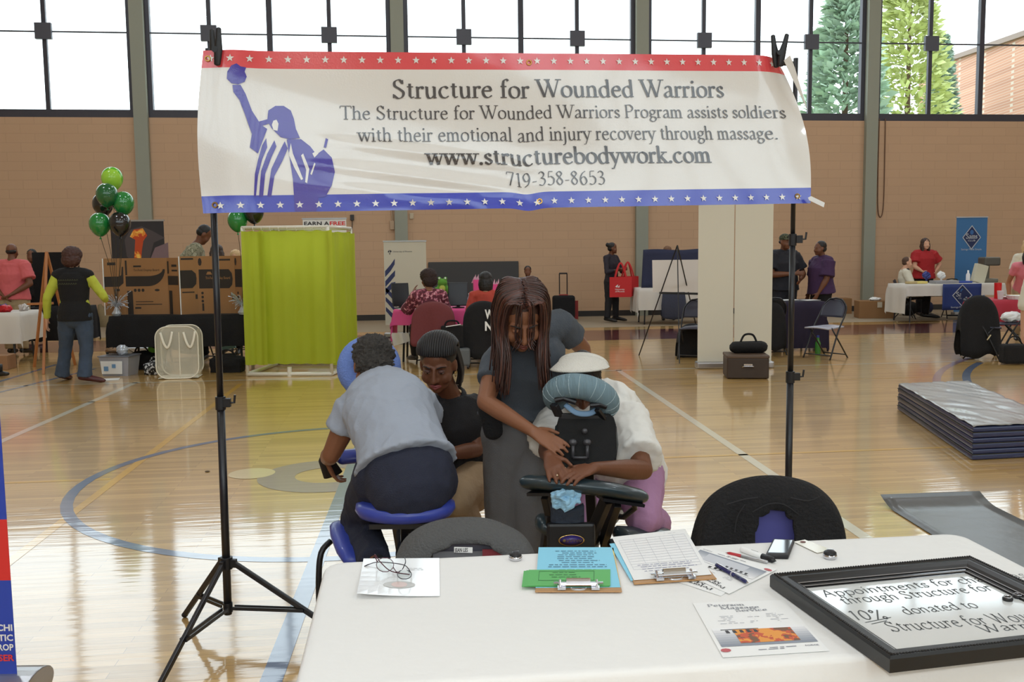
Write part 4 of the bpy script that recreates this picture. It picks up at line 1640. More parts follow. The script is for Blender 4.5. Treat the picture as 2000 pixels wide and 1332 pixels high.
def wrinkle(amp, sc, seed=0.0):
    o = V((seed, seed * 2, seed * 3))
    def fn(p, n):
        q = V((p.x * 1.4, p.y * 1.4, p.z * .8)) * sc + o
        rd = 1 - abs(noise.noise(q * 1.1 + V((3.1, 1.7, .4)))) * 2.2
        return n * amp * (.8 * noise.noise(p * sc + o) + .4 * noise.noise(p * sc * 2.3 + o) + .9 * max(0, rd - .35))
    return fn


def curls(amp, sc):
    return lambda p, n: n * amp * (abs(noise.noise(p * sc)) * 1.6 - .4 + .5 * noise.noise(p * sc * 2.1))


def stand(loc, face, h=1.68, larm=None, rarm=None, step=0.0, lean=0.0, spread=.0, seated=None, headturn=0.0, nod=0.0, seat_z=.46):
    """joints of a standing or seated figure; face = heading angle (radians, direction looked at)"""
    f = V((math.cos(face), math.sin(face), 0))
    r = V((f.y, -f.x, 0))
    loc = V(loc)
    L = lambda x, y, z: loc + r * (x * h) + f * (y * h) + V((0, 0, z * h))
    J = {}
    dz = 0
    if seated:
        dz = (seat_z + .06) / h - .52
    la = lambda x, y, z: L(x, y + math.sin(lean) * (z - .52), z * 1 + dz - (1 - math.cos(lean)) * (z - .52))
    J['P'], J['W'], J['C'], J['N'] = la(0, 0, .53), la(0, .008, .61), la(0, .005, .73), la(0, -.01, .835)
    hd = la(0, .022, .925)
    J['H'] = hd
    hf = face + headturn
    J['hf'] = V((math.cos(hf), math.sin(hf), -math.tan(nod)))
    J['hu'] = V((math.cos(hf) * math.sin(nod), math.sin(hf) * math.sin(nod), 1))
    for s, q in ((-1, 'L'), (1, 'R')):
        J['S' + q] = la(s * .105, -.005, .805)
        arm = larm if s < 0 else rarm
        if arm is None:
            arm = ((s * .155, -.02, .63), (s * .15, .035, .49))
        J['E' + q], J['A' + q] = la(*arm[0]), la(*arm[1])
        J['H' + q] = L(s * .053, 0, .51 + dz)
        if seated:
            J['K' + q] = L(s * .075, .25, .30 + .0)
            J['F' + q] = L(s * .07, .24, .05)
        else:
            st = step * s
            J['K' + q] = L(s * (.055 + spread / 2), st * .5 + .012, .285)
            J['F' + q] = L(s * (.055 + spread), st, .048)
        J['T' + q] = J['F' + q] + f * .13 * h * .9 + r * s * .02 - V((0, 0, .03))
    J['h'] = h
    J['f'] = f
    return J


def figure(J, label, skin, top=None, bottom=None, shoes=None, hair=None, fat=1.0, vox=.009, detail=True, group=None, hands=None, legs=True, name='person', base=None, shape=1.0):
    k = J['h'] / 1.68
    Lf = [J['F' + q] for q in 'LR']
    b = base or V(((J['P'].x), (J['P'].y), 0))
    t = thing(name, label, 'person', b, 0, group)
    side = (J['SR'] - J['SL']).normalized()
    hip_side = (J['HR'] - J['HL']).normalized()
    ms = (side + hip_side).normalized()
    fk = k * fat
    # --- one continuous body
    mb = MB()

    def torso(mb, inf, lo=0, hi=4):
        pts = [J['P'] - (J['W'] - J['P']).normalized() * .05 * k, J['P'], J['W'], J['C'], J['C'].lerp(J['N'], .62), J['N']]
        rad = [(.150 * fk, .105 * fk), (.168 * fk, .118 * fk), (.140 * fk * shape, .105 * fk * shape), (.158 * fk, .118 * fk), (.150 * k, .092 * k), (.07 * k, .062 * k)]
        pts, rad = pts[lo:hi], rad[lo:hi]
        mb.seg(pts, [(a + inf, c + inf) for a, c in rad], side=ms, n=20, rnd=True)
    torso(mb, -.008, 0, 6)
    mb.seg([J['SL'], J['SL'].lerp(J['SR'], .5) + (J['N'] - J['C']).normalized() * .02, J['SR']], [.050 * k, .058 * k, .050 * k], n=12, rnd=True)
    M = basis(J['hf'], J['hu'])
    hs = J.get('hs', k)
    mb.seg([J['N'] - (J['H'] - J['N']).normalized() * .02, J['N'].lerp(J['H'], .45), J['H'] + M @ V((0, -.02, -.03)) * hs], [.062 * k, .050 * k, .050 * k], n=12)
    head_prims(mb, J['H'], M, hs, detail)
    for q in 'LR':
        mb.seg([J['S' + q], J['S' + q].lerp(J['E' + q], .5), J['E' + q]], [.050 * fk, .046 * fk, .037 * fk], n=12, rnd=True)
        mb.seg([J['E' + q], J['E' + q].lerp(J['A' + q], .3), J['A' + q]], [.037 * fk, .038 * fk, .024 * k], n=12, rnd=True)
        fd = (J['A' + q] - J['E' + q]).normalized()
        hd = (hands or {}).get(q, {})
        hand_prims(mb, J['A' + q], hd.get('d', fd), hd.get('n', ms * (1 if q == 'L' else -1)), q == 'R', k, hd.get('curl', 14))
        if legs:
            mb.seg([J['H' + q], J['K' + q]], [.078 * fk, .050 * k], n=12, rnd=True)
            mb.seg([J['K' + q], J['K' + q].lerp(J['F' + q], .3), J['F' + q]], [.050 * k, .050 * k, .034 * k], n=12, rnd=True)
            mb.seg([J['F' + q] - V((0, 0, .012)), J['T' + q]], [.032 * k, .024 * k], n=10, rnd=True)
    mb.build('body', skin, t, smooth=True, remesh=vox, relax=2, world=True)
    gv = max(.009, vox)
    # --- garments
    if top:
        mm, sl = top['m'], top.get('sleeve', .6)
        mb = MB()
        il = .010 + top.get('loose', 0)
        hf_ = top.get('hemat', -.45)
        h0_ = J['P'] + (J['W'] - J['P']) * hf_
        hr = (.168 * fk + il + .010, .120 * fk + il + .012)
        tp = [h0_, J['P'] + (J['W'] - J['P']) * max(.55, hf_ + .3), J['W'] + (J['C'] - J['W']) * .2, J['C'], J['C'].lerp(J['N'], .62)]
        tr_ = [hr, (.155 * fk * (.5 + shape / 2) + il, .112 * fk + il), (.142 * fk * shape + il, .106 * fk * shape + il), (.158 * fk + il, .118 * fk + il), (.150 * k + il, .092 * k + il)]
        tp.append(J['C'].lerp(J['N'], .90))
        tr_.append((.112 * k + il, .082 * k + il))
        mb.seg(tp, tr_, side=ms, n=24)
        up = (J['N'] - J['C']).normalized()
        mb.seg([J['SL'], J['SL'].lerp(J['SR'], .5) + up * .012, J['SR']], [.064 * fk, .070 * max(k, fk * .95), .064 * fk], n=14, rnd=True)
        for q_ in 'LR':
            mb.seg([J['S' + q_].lerp(J['N'], .25), J['N'] - up * .025], [.058 * fk, .060 * k], n=12, rnd=True)
        for q in 'LR':
            S, E_, A = J['S' + q], J['E' + q], J['A' + q]
            lo = top.get('loose', 0)
            if sl <= 1:
                e = S.lerp(E_, sl)
                mb.seg([S, S.lerp(e, .5), e], [.063 * fk + lo, (.061 * fk + lo), (.060 * fk + lo * 1.6)], n=14)
            else:
                e = E_.lerp(A, sl - 1)
                mb.seg([S, E_], [.062 * fk + lo, .048 * fk + lo], n=14, rnd=True)
                mb.seg([E_, e], [.048 * fk + lo, .036 * fk + lo], n=14)
        o = mb.build(top.get('name', 'shirt'), mm, t, smooth=True, remesh=gv, relax=2, world=True, disp=wrinkle(top.get('wr', .006), 11))
        if top.get('collar'):
            c = J['N']
            ax = (J['H'] - J['N']).normalized()
            cb_ = MB()
            fx = M @ V((0, 1, 0))
            fx = (fx - ax * fx.dot(ax)).normalized()
            sx = ax.cross(fx)
            rr = []
            for h_, rd in ((-.012, .074), (.016, .066), (.022, .072), (-.006, .088)):
                rr.append([c + ax * (h_ * k - .022 * k * max(0, math.cos(2 * math.pi * j / 20))) + (fx * math.cos(2 * math.pi * j / 20) + sx * math.sin(2 * math.pi * j / 20)) * rd * k for j in range(20)])
            cb_.rings(rr, caps=False)
            cb_.build('collar', top['collar'], t, smooth=True, world=True)
    if bottom and legs:
        mm = bottom['m']
        lo = bottom.get('loose', 0)
        mb = MB()
        d0 = (J['W'] - J['P']).normalized()
        mb.seg([J['P'] - d0 * .07 * k, J['P'] - d0 * .0, J['P'] + (J['W'] - J['P']) * bottom.get('rise', .6)], [(.150 * fk + .004, .115 * fk + .004), (.166 * fk + .004, .118 * fk + .004), (.148 * fk, .106 * fk)], side=ms, n=20, rnd=True)
        for q in 'LR':
            Hh, K, F = J['H' + q], J['K' + q], J['F' + q]
            e = K.lerp(F, bottom.get('len', .95))
            mb.seg([Hh, Hh.lerp(K, .5), K], [.092 * fk + .006 + lo, .078 * fk + .006 + lo, .062 * k + .006 + lo], n=14, rnd=True)
            mb.seg([K, K.lerp(e, .5), e], [.062 * k + .006 + lo, .056 * k + .006 + lo, bottom.get('cuff', .052) * k + lo * 1.2], n=14)
        mb.build(bottom.get('name', 'trousers'), mm, t, smooth=True, remesh=gv, relax=2, world=True, disp=wrinkle(bottom.get('wr', .007), 9, 3))
    if shoes and legs:
        for q in 'LR':
            F, T_ = J['F' + q], J['T' + q]
            d = (T_ - F)
            if d.length < 1e-4: d = J['f'] * .1
            d.normalize()
            a = F - d * .05 * k - V((0, 0, .012))
            sd = d.cross(V((0, 0, 1))).normalized() if abs(d.z) < .95 else ms
            MB().seg([a, F + d * .03 * k, T_ + d * .02 * k, T_ + d * .055 * k], [(.034 * k, .036 * k), (.04 * k, .045 * k), (.044 * k, .032 * k), (.03 * k, .02 * k)], side=sd, n=12, rnd=True).build('shoe', shoes, t, smooth=True, world=True)
    if hair:
        hair(t, J['H'], M, hs)
    J['root'] = t
    J['M'] = M
    return t


def eyes(t, c, M, k, lid, white=(210, 205, 198), closed=.5, brow=None):
    c = V(c)
    for s in (-1, 1):
        p = c + M @ V((s * .030 * k, .0795 * k, -.004 * k))
        o = MB().ell(p, (.0125 * k, .0085 * k, .0085 * k), M, n=14, k=9).build('eye', mat('eye_white', white, .3), t, smooth=True, world=True)
        MB().ell(p + M @ V((0, .0045 * k, -.003 * k)), (.005 * k, .0052 * k, .005 * k), M, n=12, k=7).build('iris', mat('dark_iris', (30, 20, 16), .25), o, smooth=True)
        MB().ell(p + M @ V((0, .0012 * k, .0035 * k)), (.0145 * k, .0105 * k, .0085 * k), M, n=14, k=9).build('eyelid', lid, t, smooth=True, world=True)
        if brow:
            MB().seg([c + M @ V((s * .016 * k, .0925 * k, .018 * k)), c + M @ V((s * .032 * k, .0905 * k, .0245 * k)), c + M @ V((s * .05 * k, .074 * k, .018 * k))], [.0028 * k, .003 * k, .0015 * k], n=6, rnd=True).build('eyebrow', brow, t, smooth=True, world=True)


def lips(t, c, M, k, m):
    T = lambda x, y, z: V(c) + M @ V((x * k, y * k, z * k))
    MB().seg([T(-.024, .084, -.069), T(-.010, .0935, -.0655), T(0, .0945, -.067), T(.010, .0935, -.0655), T(.024, .084, -.069)], [.0025 * k, .006 * k, .0058 * k, .006 * k, .0025 * k], n=8, rnd=True).seg(
        [T(-.022, .084, -.073), T(0, .093, -.0785), T(.022, .084, -.073)], [.0025 * k, .0078 * k, .0025 * k], n=8, rnd=True).build('lips', m, t, smooth=True, world=True)


def hair_fn(m, style='short', amp=.006, sc=40, vox=.008):
    def fn(t, c, M, k):
        T = lambda x, y, z: V(c) + M @ V((x * k, y * k, z * k))
        mb = MB()
        E = lambda p, r: mb.ell(T(*p), tuple(x * k for x in r), M, n=18, k=11)
        if style == 'short':
            E((0, -.022, .042), (.080, .092, .082)); E((0, -.045, -.01), (.074, .066, .06))
        elif style == 'curly':
            E((0, -.025, .042), (.090, .098, .086)); E((0, -.055, -.012), (.084, .066, .066))
        elif style == 'crop':
            E((0, -.020, .036), (.0765, .090, .083)); E((0, -.04, -.005), (.073, .066, .055))
        elif style == 'afro':
            E((0, -.02, .052), (.122, .118, .108)); E((0, -.06, -.01), (.118, .085, .1))
        elif style == 'bun':
            E((0, -.022, .042), (.080, .092, .080)); E((0, -.045, -.01), (.074, .066, .06)); E((0, -.11, .07), (.045, .04, .045))
        elif style == 'bob':
            E((0, -.022, .048), (.096, .100, .088)); E((0, -.055, -.05), (.106, .075, .145)); E((.07, .005, -.05), (.036, .055, .11)); E((-.07, .005, -.05), (.036, .055, .11))
        elif style == 'long':
            E((0, -.022, .045), (.090, .096, .082)); E((0, -.055, -.05), (.095, .065, .13)); E((.068, .0, -.08), (.034, .05, .13)); E((-.068, .0, -.08), (.034, .05, .13))
        elif style == 'bald':
            E((0, -.034, .0), (.0755, .076, .045))
        elif style == 'braids':
            E((0, -.024, .042), (.082, .092, .082)); E((0, -.05, -.015), (.08, .068, .07)); E((.05, -.05, -.05), (.035, .05, .065)); E((0, -.085, -.02), (.06, .05, .06))
        mb.build('hair', m, t, smooth=True, remesh=vox, relax=1, world=True, disp=curls(amp, sc))
    return fn


def skinmat(name, c):
    return mat(name, c, .48, var=.08, vscale=14, spec=.4, bump=.06, bscale=160)


SK_dark = skinmat('skin_deep_brown', (112, 70, 48))
SK_mid = skinmat('skin_brown', (134, 88, 62))
SK_light = skinmat('skin_fair', (214, 164, 136))
SK_tan = skinmat('skin_tan', (170, 118, 88))
HB = mat('hair_black', (24, 20, 19), .55, var=.3, vscale=60)
HBr = mat('hair_dark_brown', (52, 34, 26), .5, var=.3, vscale=60)
HG = mat('hair_grey_curls', (66, 62, 58), .8, var=.5, vscale=90, bump=.6, bscale=150)
M_shoe = mat('black_leather', (26, 24, 24), .4)


# ---------------- older woman leaning on the blue massage chair
JA = dict(h=1.62, f=V((-.15, 1, 0)).normalized())
JA.update(P=P(797, 925, 3.66), W=P(783, 868, 3.76), C=P(758, 800, 3.92), N=P(740, 745, 4.08), H=P(727, 712, 4.16), hf=V((-.30, .85, -.42)), hu=V((-.05, .42, .9)))
JA.update(SL=P(690, 795, 3.98), SR=P(816, 784, 3.98), EL=P(647, 888, 4.0), AL=P(636, 898, 4.22), ER=P(850, 850, 4.18), AR=P(765, 872, 4.36))
JA.update(HL=P(745, 935, 3.7), HR=P(838, 935, 3.7), KL=P(700, 1020, 4.0), KR=P(810, 1030, 4.05), FL=P(738, 1108, 3.62), FR=P(805, 1115, 3.66))
for q in 'LR': JA['T' + q] = JA['F' + q] + V((0.02, -.1, -.05))
JA['hs'] = 1.0
gray_denim = mat('navy_denim', (34, 38, 56), .85, bump=.4, bscale=220, var=.15, vscale=20)
figure(JA, 'seated woman with grey curly hair and pale blue shirt, seen from behind', SK_mid,
       dict(m=mat('pale_blue_cotton', (156, 163, 176), .85, bump=.15, bscale=40), sleeve=.48, loose=.010, hemat=.25, name='shirt', wr=.006, collar=mat('pale_blue_cotton', (156, 163, 176))),
       dict(m=gray_denim, loose=.012, name='trousers', len=.9), mat('dark_sock', (30, 30, 34), .9), hair_fn(HG, 'curly', .015, 62, .005), fat=1.13, vox=.0055,
       hands={'L': dict(d=(P(655, 940, 4.24) - P(634, 898, 4.2)), n=(.7, .2, .3), curl=20)})
MB().seg([JA['EL'].lerp(JA['AL'], .75), JA['AL'], JA['AL'] + (P(655, 940, 4.24) - P(634, 898, 4.2)).normalized() * .085], [(.031, .028), (.033, .026), (.046, .021)], n=14).build('glove', mat('black_glove', (30, 30, 34), .8), JA['root'], world=True, smooth=True)
MB().seg([JA['ER'], JA['ER'] + V((.001, 0, 0))], .001).b.free()

# ---------------- kneeling woman in black polo
JB = dict(h=1.64, f=V((-.4, -1, 0)).normalized())
JB.update(P=P(912, 930, 4.62), W=P(902, 888, 4.62), C=P(892, 830, 4.6), N=P(878, 775, 4.62), H=P(856, 708, 4.48), hf=V((-.14, -.9, -.34)), hu=V((-.05, -.42, .9)))
JB.update(SR=P(832, 800, 4.58), SL=P(934, 802, 4.66), EL=P(930, 878, 4.5), AL=P(866, 888, 4.32), ER=P(810, 870, 4.5), AR=P(790, 900, 4.3))
JB.update(HL=P(938, 925, 4.62), HR=P(884, 928, 4.62), KL=P(890, 975, 4.28), KR=P(850, 1060, 4.36), FL=P(925, 1040, 4.62), FR=P(900, 1055, 4.86))
JB['hs'] = 1.10
JB['TL'] = JB['FL'] + V((.03, .06, -.08)); JB['TR'] = JB['FR'] + V((.02, .04, -.1))
khaki = mat('khaki_twill', (176, 150, 118), .85, bump=.2, bscale=60)
bpolo = mat('black_polo', (30, 29, 31), .85, bump=.4, bscale=180)
figure(JB, 'kneeling woman in black polo shirt and khaki trousers looking down beside the blue massage chair', SK_dark,
       dict(m=bpolo, sleeve=.62, loose=.008, name='polo_shirt', collar=bpolo), dict(m=khaki, loose=.012, len=.9), M_shoe, None, fat=1.05, vox=.0055, shape=1.03)
tB, MBm, cB = JB['root'], JB['M'], JB['H']
KB = 1.10
eyes(tB, cB, MBm, KB, skinmat('eyelid_shadow', (92, 62, 54)), brow=HB)
lips(tB, cB, MBm, KB, mat('lip_dusk', (150, 76, 74), .35))
# braided hair drawn back: many thin braids over a cap
def braid_hair(t, c, M, k):
    T = lambda x, y, z: V(c) + M @ V((x * k, y * k, z * k))
    mb = MB()
    mb.ell(T(0, -.018, .046), (.082 * k, .092 * k, .086 * k), M, n=24, k=14).ell(T(0, -.05, -.03), (.076 * k, .062 * k, .07 * k), M, n=18, k=10)
    for i in range(22):
        a = -1.35 + 2.7 * i / 21
        pts = []
        for j in range(9):
            s = j / 8
            ph = 0.25 + s * 2.0
            th = R(14) + s * R(186)         # over the crown from the hairline to the nape
            x = math.sin(a * .95) * (.084 if s < .75 else .084 - .06 * (s - .75))
            w_ = math.sqrt(max(.05, 1 - (x / .092) ** 2))
            pts.append(T(x, -.018 + .093 * math.cos(th) * w_, .046 + .087 * math.sin(th) * w_ - (.11 * (s - .7) if s > .7 else 0)))
        mb.seg(pts, [.0065 * k * (1 + .25 * (j % 2)) for j in range(9)], n=6, rnd=True)
    for i in range(9):
        y_ = -.02 - .012 * (i % 5)
        x_ = -.076 - .010 * (i // 5)
        mb.seg(catmull([T(x_ + .01, y_, .05), T(x_, y_ - .01, -.01), T(x_ - .004, y_ - .015, -.07), T(x_ + .006, y_ - .01, -.115 - .006 * (i % 3))], 3), .0075 * k, n=6, rnd=True)
    mb.build('hair', HB, t, smooth=True, world=True)
braid_hair(tB, cB, MBm, KB)
gold = mat('gold', (220, 184, 110), .25, metal=1.0)
for s in (-1, 1):
    e = cB + MBm @ V((s * .080, .0, -.050))
    MB().seg([e + MBm @ V((0, .014 * math.sin(a * .628), .016 * math.cos(a * .628) - .006)) for a in range(10)], .0018, n=6, closed=True).build('earring', gold, tB, world=True, smooth=True)
for i in range(3):
    p = P(852 - 3 * i, 788 + 9 * i, 4.42)
    MB().ell(p, (.006, .004, .006)).build('button', M_white, tB, world=True, smooth=True)

# ---------------- standing woman in grey, bending over the white shirted woman
JC = dict(h=1.68, f=V((.25, -1, 0)).normalized())
JC.update(P=P(1012, 850, 4.15), W=P(1014, 795, 4.14), C=P(1030, 722, 4.10), N=P(1034, 655, 4.06), H=P(1018, 618, 3.88), hf=V((.12, -.80, -.56)), hu=V((.06, -.55, .82)), hs=1.1)
JC.update(SR=P(972, 702, 4.02), SL=P(1092, 632, 4.16), ER=P(948, 785, 3.86), AR=P(1040, 842, 3.70), EL=P(1138, 680, 4.34), AL=P(1141, 706, 4.56))
JC.update(HL=P(1040, 870, 4.15), HR=P(992, 870, 4.15), KL=P(1036, 1010, 4.12), KR=P(983, 1015, 4.16), FL=P(1034, 1150, 4.18), FR=P(970, 1152, 4.2))
for q in 'LR': JC['T' + q] = V((JC['F' + q].x + .02, JC['F' + q].y - .13, .03))
gpolo = mat('grey_polo', (74, 80, 88), .85, bump=.3, bscale=180)
slack = mat('grey_slacks', (106, 105, 106), .8, bump=.3, bscale=200, var=.06, vscale=30)
figure(JC, 'standing woman with long brown hair in grey polo and slacks, bending over', SK_mid,
       dict(m=gpolo, sleeve=.52, loose=.004, hemat=.75, name='polo_shirt', wr=.005, collar=gpolo), dict(m=slack, loose=.015, len=.98, cuff=.07, name='slacks', rise=1.0, wr=.005), M_shoe, None, fat=1.0, vox=.005, shape=.92,
       hands={'R': dict(d=P(1085, 868, 3.66) - P(1040, 842, 3.70), n=(.1, .5, -.75), curl=9), 'L': dict(d=(.0, .1, -1), n=(0, -1, 0))})
tC, MC, cC = JC['root'], JC['M'], JC['H']
eyes(tC, cC, MC, 1.1, SK_mid, brow=HB)
lips(tC, cC, MC, 1.1, mat('lip_brown', (120, 62, 54), .45))
hair_long = bpy.data.materials.new('brown_long_hair')
hair_long.use_nodes = True
hair_long = mat('hair_auburn_strands', (58, 34, 28), .38, var=.35, vscale=30, spec=.6)
hair_red = mat('hair_auburn_light', (92, 52, 40), .38, var=.3, vscale=30, spec=.6)
rn = random.Random(5)
mb = MB()
HC = 1.1
TCh = lambda x, y, z: cC + MC @ V((x * HC, y * HC, z * HC))
mb.ell(TCh(0, -.022, .050), (.084 * HC, .094 * HC, .082 * HC), MC, n=24, k=14).ell(TCh(0, -.055, -.02), (.082 * HC, .06 * HC, .08 * HC), MC, n=18, k=10)
for i in range(420):
    # start along the parting, go down over the head, then hang straight down
    sgn = 1 if i % 2 else -1
    y0 = rn.uniform(-.085, .070)
    bangs = rn.random() < .05
    st_ = (sgn * rn.uniform(.0, .012), y0, .050 + .086 * math.sqrt(max(.02, 1 - ((y0 + .018) / .098) ** 2)))
    a = math.atan2(1.0, (y0 + .02) * 16)          # heading round the head, 0 = face
    if bangs: a = rn.uniform(.1, .40)
    else: a = max(a, rn.uniform(.68, .95))
    dx, dy = sgn * math.sin(a), math.cos(a)
    rad = rn.uniform(.088, .108)
    p1 = TCh(*st_)
    p2 = TCh(st_[0] * .5 + dx * rad * .75, -.018 + (y0 + .018) * .45 + dy * rad * .62, .112)
    p3 = TCh(dx * rad, -.018 + dy * rad * 1.02, .045)
    p4 = TCh(dx * rad * 1.03, -.012 + dy * rad * 1.08, -.02)
    ln = rn.uniform(.02, .07) if bangs else rn.uniform(.17, .27) * (1 if a < 1.6 else .9)
    drift = V((dx * .012 + rn.uniform(-.012, .012), rn.uniform(-.02, .02), 0))
    p5 = p4 + V((0, 0, -1)) * ln * .5 + drift
    p6 = p4 + V((0, 0, -1)) * ln + drift * 1.3 - V((sgn * .012, 0, 0))
    pts = catmull([p1, p2, p3, p4, p5, p6], 4)
    n_ = len(pts)
    w = rn.uniform(.004, .0075) * (.6 if bangs else 1)
    mb.seg(pts, [(w * (1 - .7 * (j / (n_ - 1)) ** 2), .0024) for j in range(n_)], n=5, mi=1 if rn.random() < .25 else 0)
mb.build('hair', [hair_long, hair_red], tC, world=True, smooth=True)
pouch = MB().seg([P(958, 775, 3.98), P(956, 800, 3.96), P(964, 845, 3.95)], [(.045, .028), (.05, .034), (.04, .03)], side=(1, 0, 0), n=12, rnd=True)
pouch.build('belt_pouch', M_blackcloth, tC, world=True, smooth=True)
MB().seg([P(950, 742, 3.98), P(956, 790, 3.95)], .012, n=8).build('pouch_strap', M_blackcloth, tC, world=True)

# ---------------- woman in white T-shirt, face in the cradle
JD = dict(h=1.66, f=V((0, -1, 0)))
JD.update(P=P(1212, 915, 4.62), W=P(1200, 880, 4.48), C=P(1180, 830, 4.30), N=P(1158, 775, 4.12), H=P(1138, 744, 3.95), hf=V((-.03, -.62, -.80)), hu=V((-.05, -.80, .60)))
JD.update(SR=P(1088, 822, 4.08), SL=P(1225, 815, 4.12), EL=P(1256, 918, 3.82), AL=P(1160, 914, 3.56), ER=P(1070, 878, 3.92), AR=P(1073, 892, 3.62))
JD.update(HL=P(1250, 920, 4.6), HR=P(1165, 925, 4.6), KL=P(1254, 1012, 4.28), KR=P(1120, 1018, 4.28), FL=P(1290, 1022, 4.62), FR=P(1100, 1022, 4.66))
for q in 'LR': JD['T' + q] = JD['F' + q] + V((.02, .09, -.05))
wtee = mat('white_tee', (226, 224, 218), .85, bump=.15, bscale=30)
figure(JD, 'woman in white T-shirt and lilac trousers leaning into the black massage chair', SK_dark,
       dict(m=wtee, sleeve=.80, loose=.022, name='tee_shirt', wr=.009, hemat=-.6), dict(m=mat('lilac_cotton', (172, 128, 164), .85, bump=.15, bscale=40), loose=.014, len=.85), mat('white_sneaker', (205, 205, 205), .6),
       hair_fn(HB, 'short', .008, 50, .007), fat=1.12, vox=.005,
       hands={'L': dict(d=P(1100, 932, 3.46) - P(1160, 914, 3.56), n=(0, .35, -1), curl=14), 'R': dict(d=P(1093, 936, 3.46) - P(1073, 892, 3.62), n=(.25, .3, -.9), curl=12)})
tD, MD, cD = JD['root'], JD['M'], JD['H']
# visor: band and curved brim
hat = thing('sun_visor', 'white woven sun visor worn by the woman in the white T-shirt', 'hat', P(1130, 720, 3.85))
TV = lambda px, py, D: P(px, py, D)
mb = MB()


def brim(u, v):
    a = math.pi * (0.02 + .96 * u)
    # inner edge arcs over the crown, outer edge droops toward the viewer
    inner = V((1140 - 46 * math.cos(a), 706 - 14 * math.sin(a) + 8 * u, 0))
    outer = V((1132 - 58 * math.cos(a), 722 - 2 * u * 3 + 8 * math.sin(a), 0))
    p = inner.lerp(outer, v)
    D = 3.86 - (.11 * math.sin(a)) * (.35 + .65 * v)
    return P(p.x, p.y, D)


mb.grid(brim, 28, 8)
mb.build('brim', mat('white_woven_straw', (236, 232, 222), .8, bump=.6, bscale=260), hat, world=True, smooth=True, solid=.006)
mb = MB()
mb.grid(lambda u, v: P(1140 - 48 * math.cos(math.pi * u), 707 - 15 * math.sin(math.pi * u) + 8 * u - 7 * v * math.sin(math.pi * u), 3.86 - .10 * math.sin(math.pi * u) * .35 + .03 * v), 28, 3)
mb.build('band', mat('white_woven_straw', (236, 232, 222)), hat, world=True, smooth=True, solid=.006)
# wristwatch-free hands stay bare; crumpled blue tissue under the hands
ts = thing('blue_tissue', 'crumpled pale blue tissue hanging below the hands at the black massage chair', 'tissue', P(1105, 975, 3.5))
mb = MB()
mb.ell((0, 0, 0), (.055, .022, .038), n=28, k=18)
mb.build('crumple', mat('pale_blue_tissue', (150, 196, 222), .8, sheen=.2), ts, smooth=False, disp=lambda p, n: n * .022 * (noise.noise(p * 38) + .6 * noise.noise(p * 85)))
# ------------------------------------------------------------------ massage chairs
def cushion(mb, pts, rad, **k):
    return mb.seg(pts, rad, n=16, rnd=True, **k)


blue_pad = mat('blue_vinyl_pad', (52, 68, 160), .38, coat=.15, bump=.05, bscale=30)
teal_pad = mat('dark_teal_vinyl', (44, 58, 64), .3, coat=.25, bump=.05, bscale=30)
alu = M_black


def uring(c, ex, ey, rx, ry, gap, n=22):
    """open ring, gap at -ey side"""
    pts = []
    for k in range(n + 1):
        a = R(-90 + gap) + (2 * math.pi - 2 * R(gap)) * k / n
        pts.append(c + ex * (rx * math.cos(a)) + ey * (ry * math.sin(a)))
    return pts


# blue chair
mcb = thing('massage_chair', 'blue padded massage chair that the grey haired woman sits on', 'massage chair', V((P(770, 985, 3.9).x, 3.9, 0)))
sc = P(792, 990, 3.66)
mb = MB()
mb.lathe([(.001, -.035), (.15, -.035), (.185, -.026), (.198, -.005), (.195, .015), (.17, .028), (.001, .032)], c=sc, M=Matrix.Diagonal((1.0, .82, 1)), n=36)
mb.build('seat', blue_pad, mcb, world=True, smooth=True)
MB().box(sc + V((0, .0, -.05)), (.26, .2, .02)).build('seat_plate', alu, mcb, world=True)
fwdA = V((-.12, 1, 0)).normalized()
rgtA = V((fwdA.y, -fwdA.x, 0))
MB().bar(sc + V((0, 0, -.06)), sc + fwdA * .62 + V((0, 0, -.47)), .045, .06).bar(sc + V((0.03, 0.08, -.06)), V((sc.x, sc.y - .12, .03)), .04, .05).build('frame_tube', alu, mcb, world=True, bevel=.004)
MB().bar(sc + fwdA * .58 + V((0, 0, -.45)), P(740, 800, 4.36), .05, .05).build('front_post', alu, mcb, world=True, bevel=.004)
MB().bar(P(690, 1115, 3.9), P(870, 1115, 3.95), .03, .03).bar(V((sc.x - .3, sc.y + .1, .02)), V((sc.x + .3, sc.y + .1, .02)), .04, .03).bar(sc + fwdA * .7 - rgtA * .3 + V((0, 0, .02 - sc.z)), sc + fwdA * .7 + rgtA * .3 + V((0, 0, .02 - sc.z)), .04, .03).build('crosspiece', alu, mcb, world=True, bevel=.003)
for a, b, rad in (((668, 1030, 3.98), (694, 1094, 3.72), .0), ((836, 1040, 4.0), (850, 1100, 3.74), .0)):
    A, B = P(*a), P(*b)
    m_ = A.lerp(B, .5)
    o = cushion(MB(), [A, A.lerp(B, .25), A.lerp(B, .75), B], [(.055, .03), (.066, .036), (.066, .036), (.055, .03)], side=(.9, .2, -.25)).build('knee_pad', blue_pad, mcb, world=True, smooth=True)
    MB().seg(catmull([A + V((-.05, 0, -.06)), A + V((-.085, -.04, -.10)), A + V((-.095, -.06, -.22)), V((A.x - .095, A.y - .06, .02))], 4), .013, n=10).build('pad_bracket', alu, mcb, world=True, smooth=True)
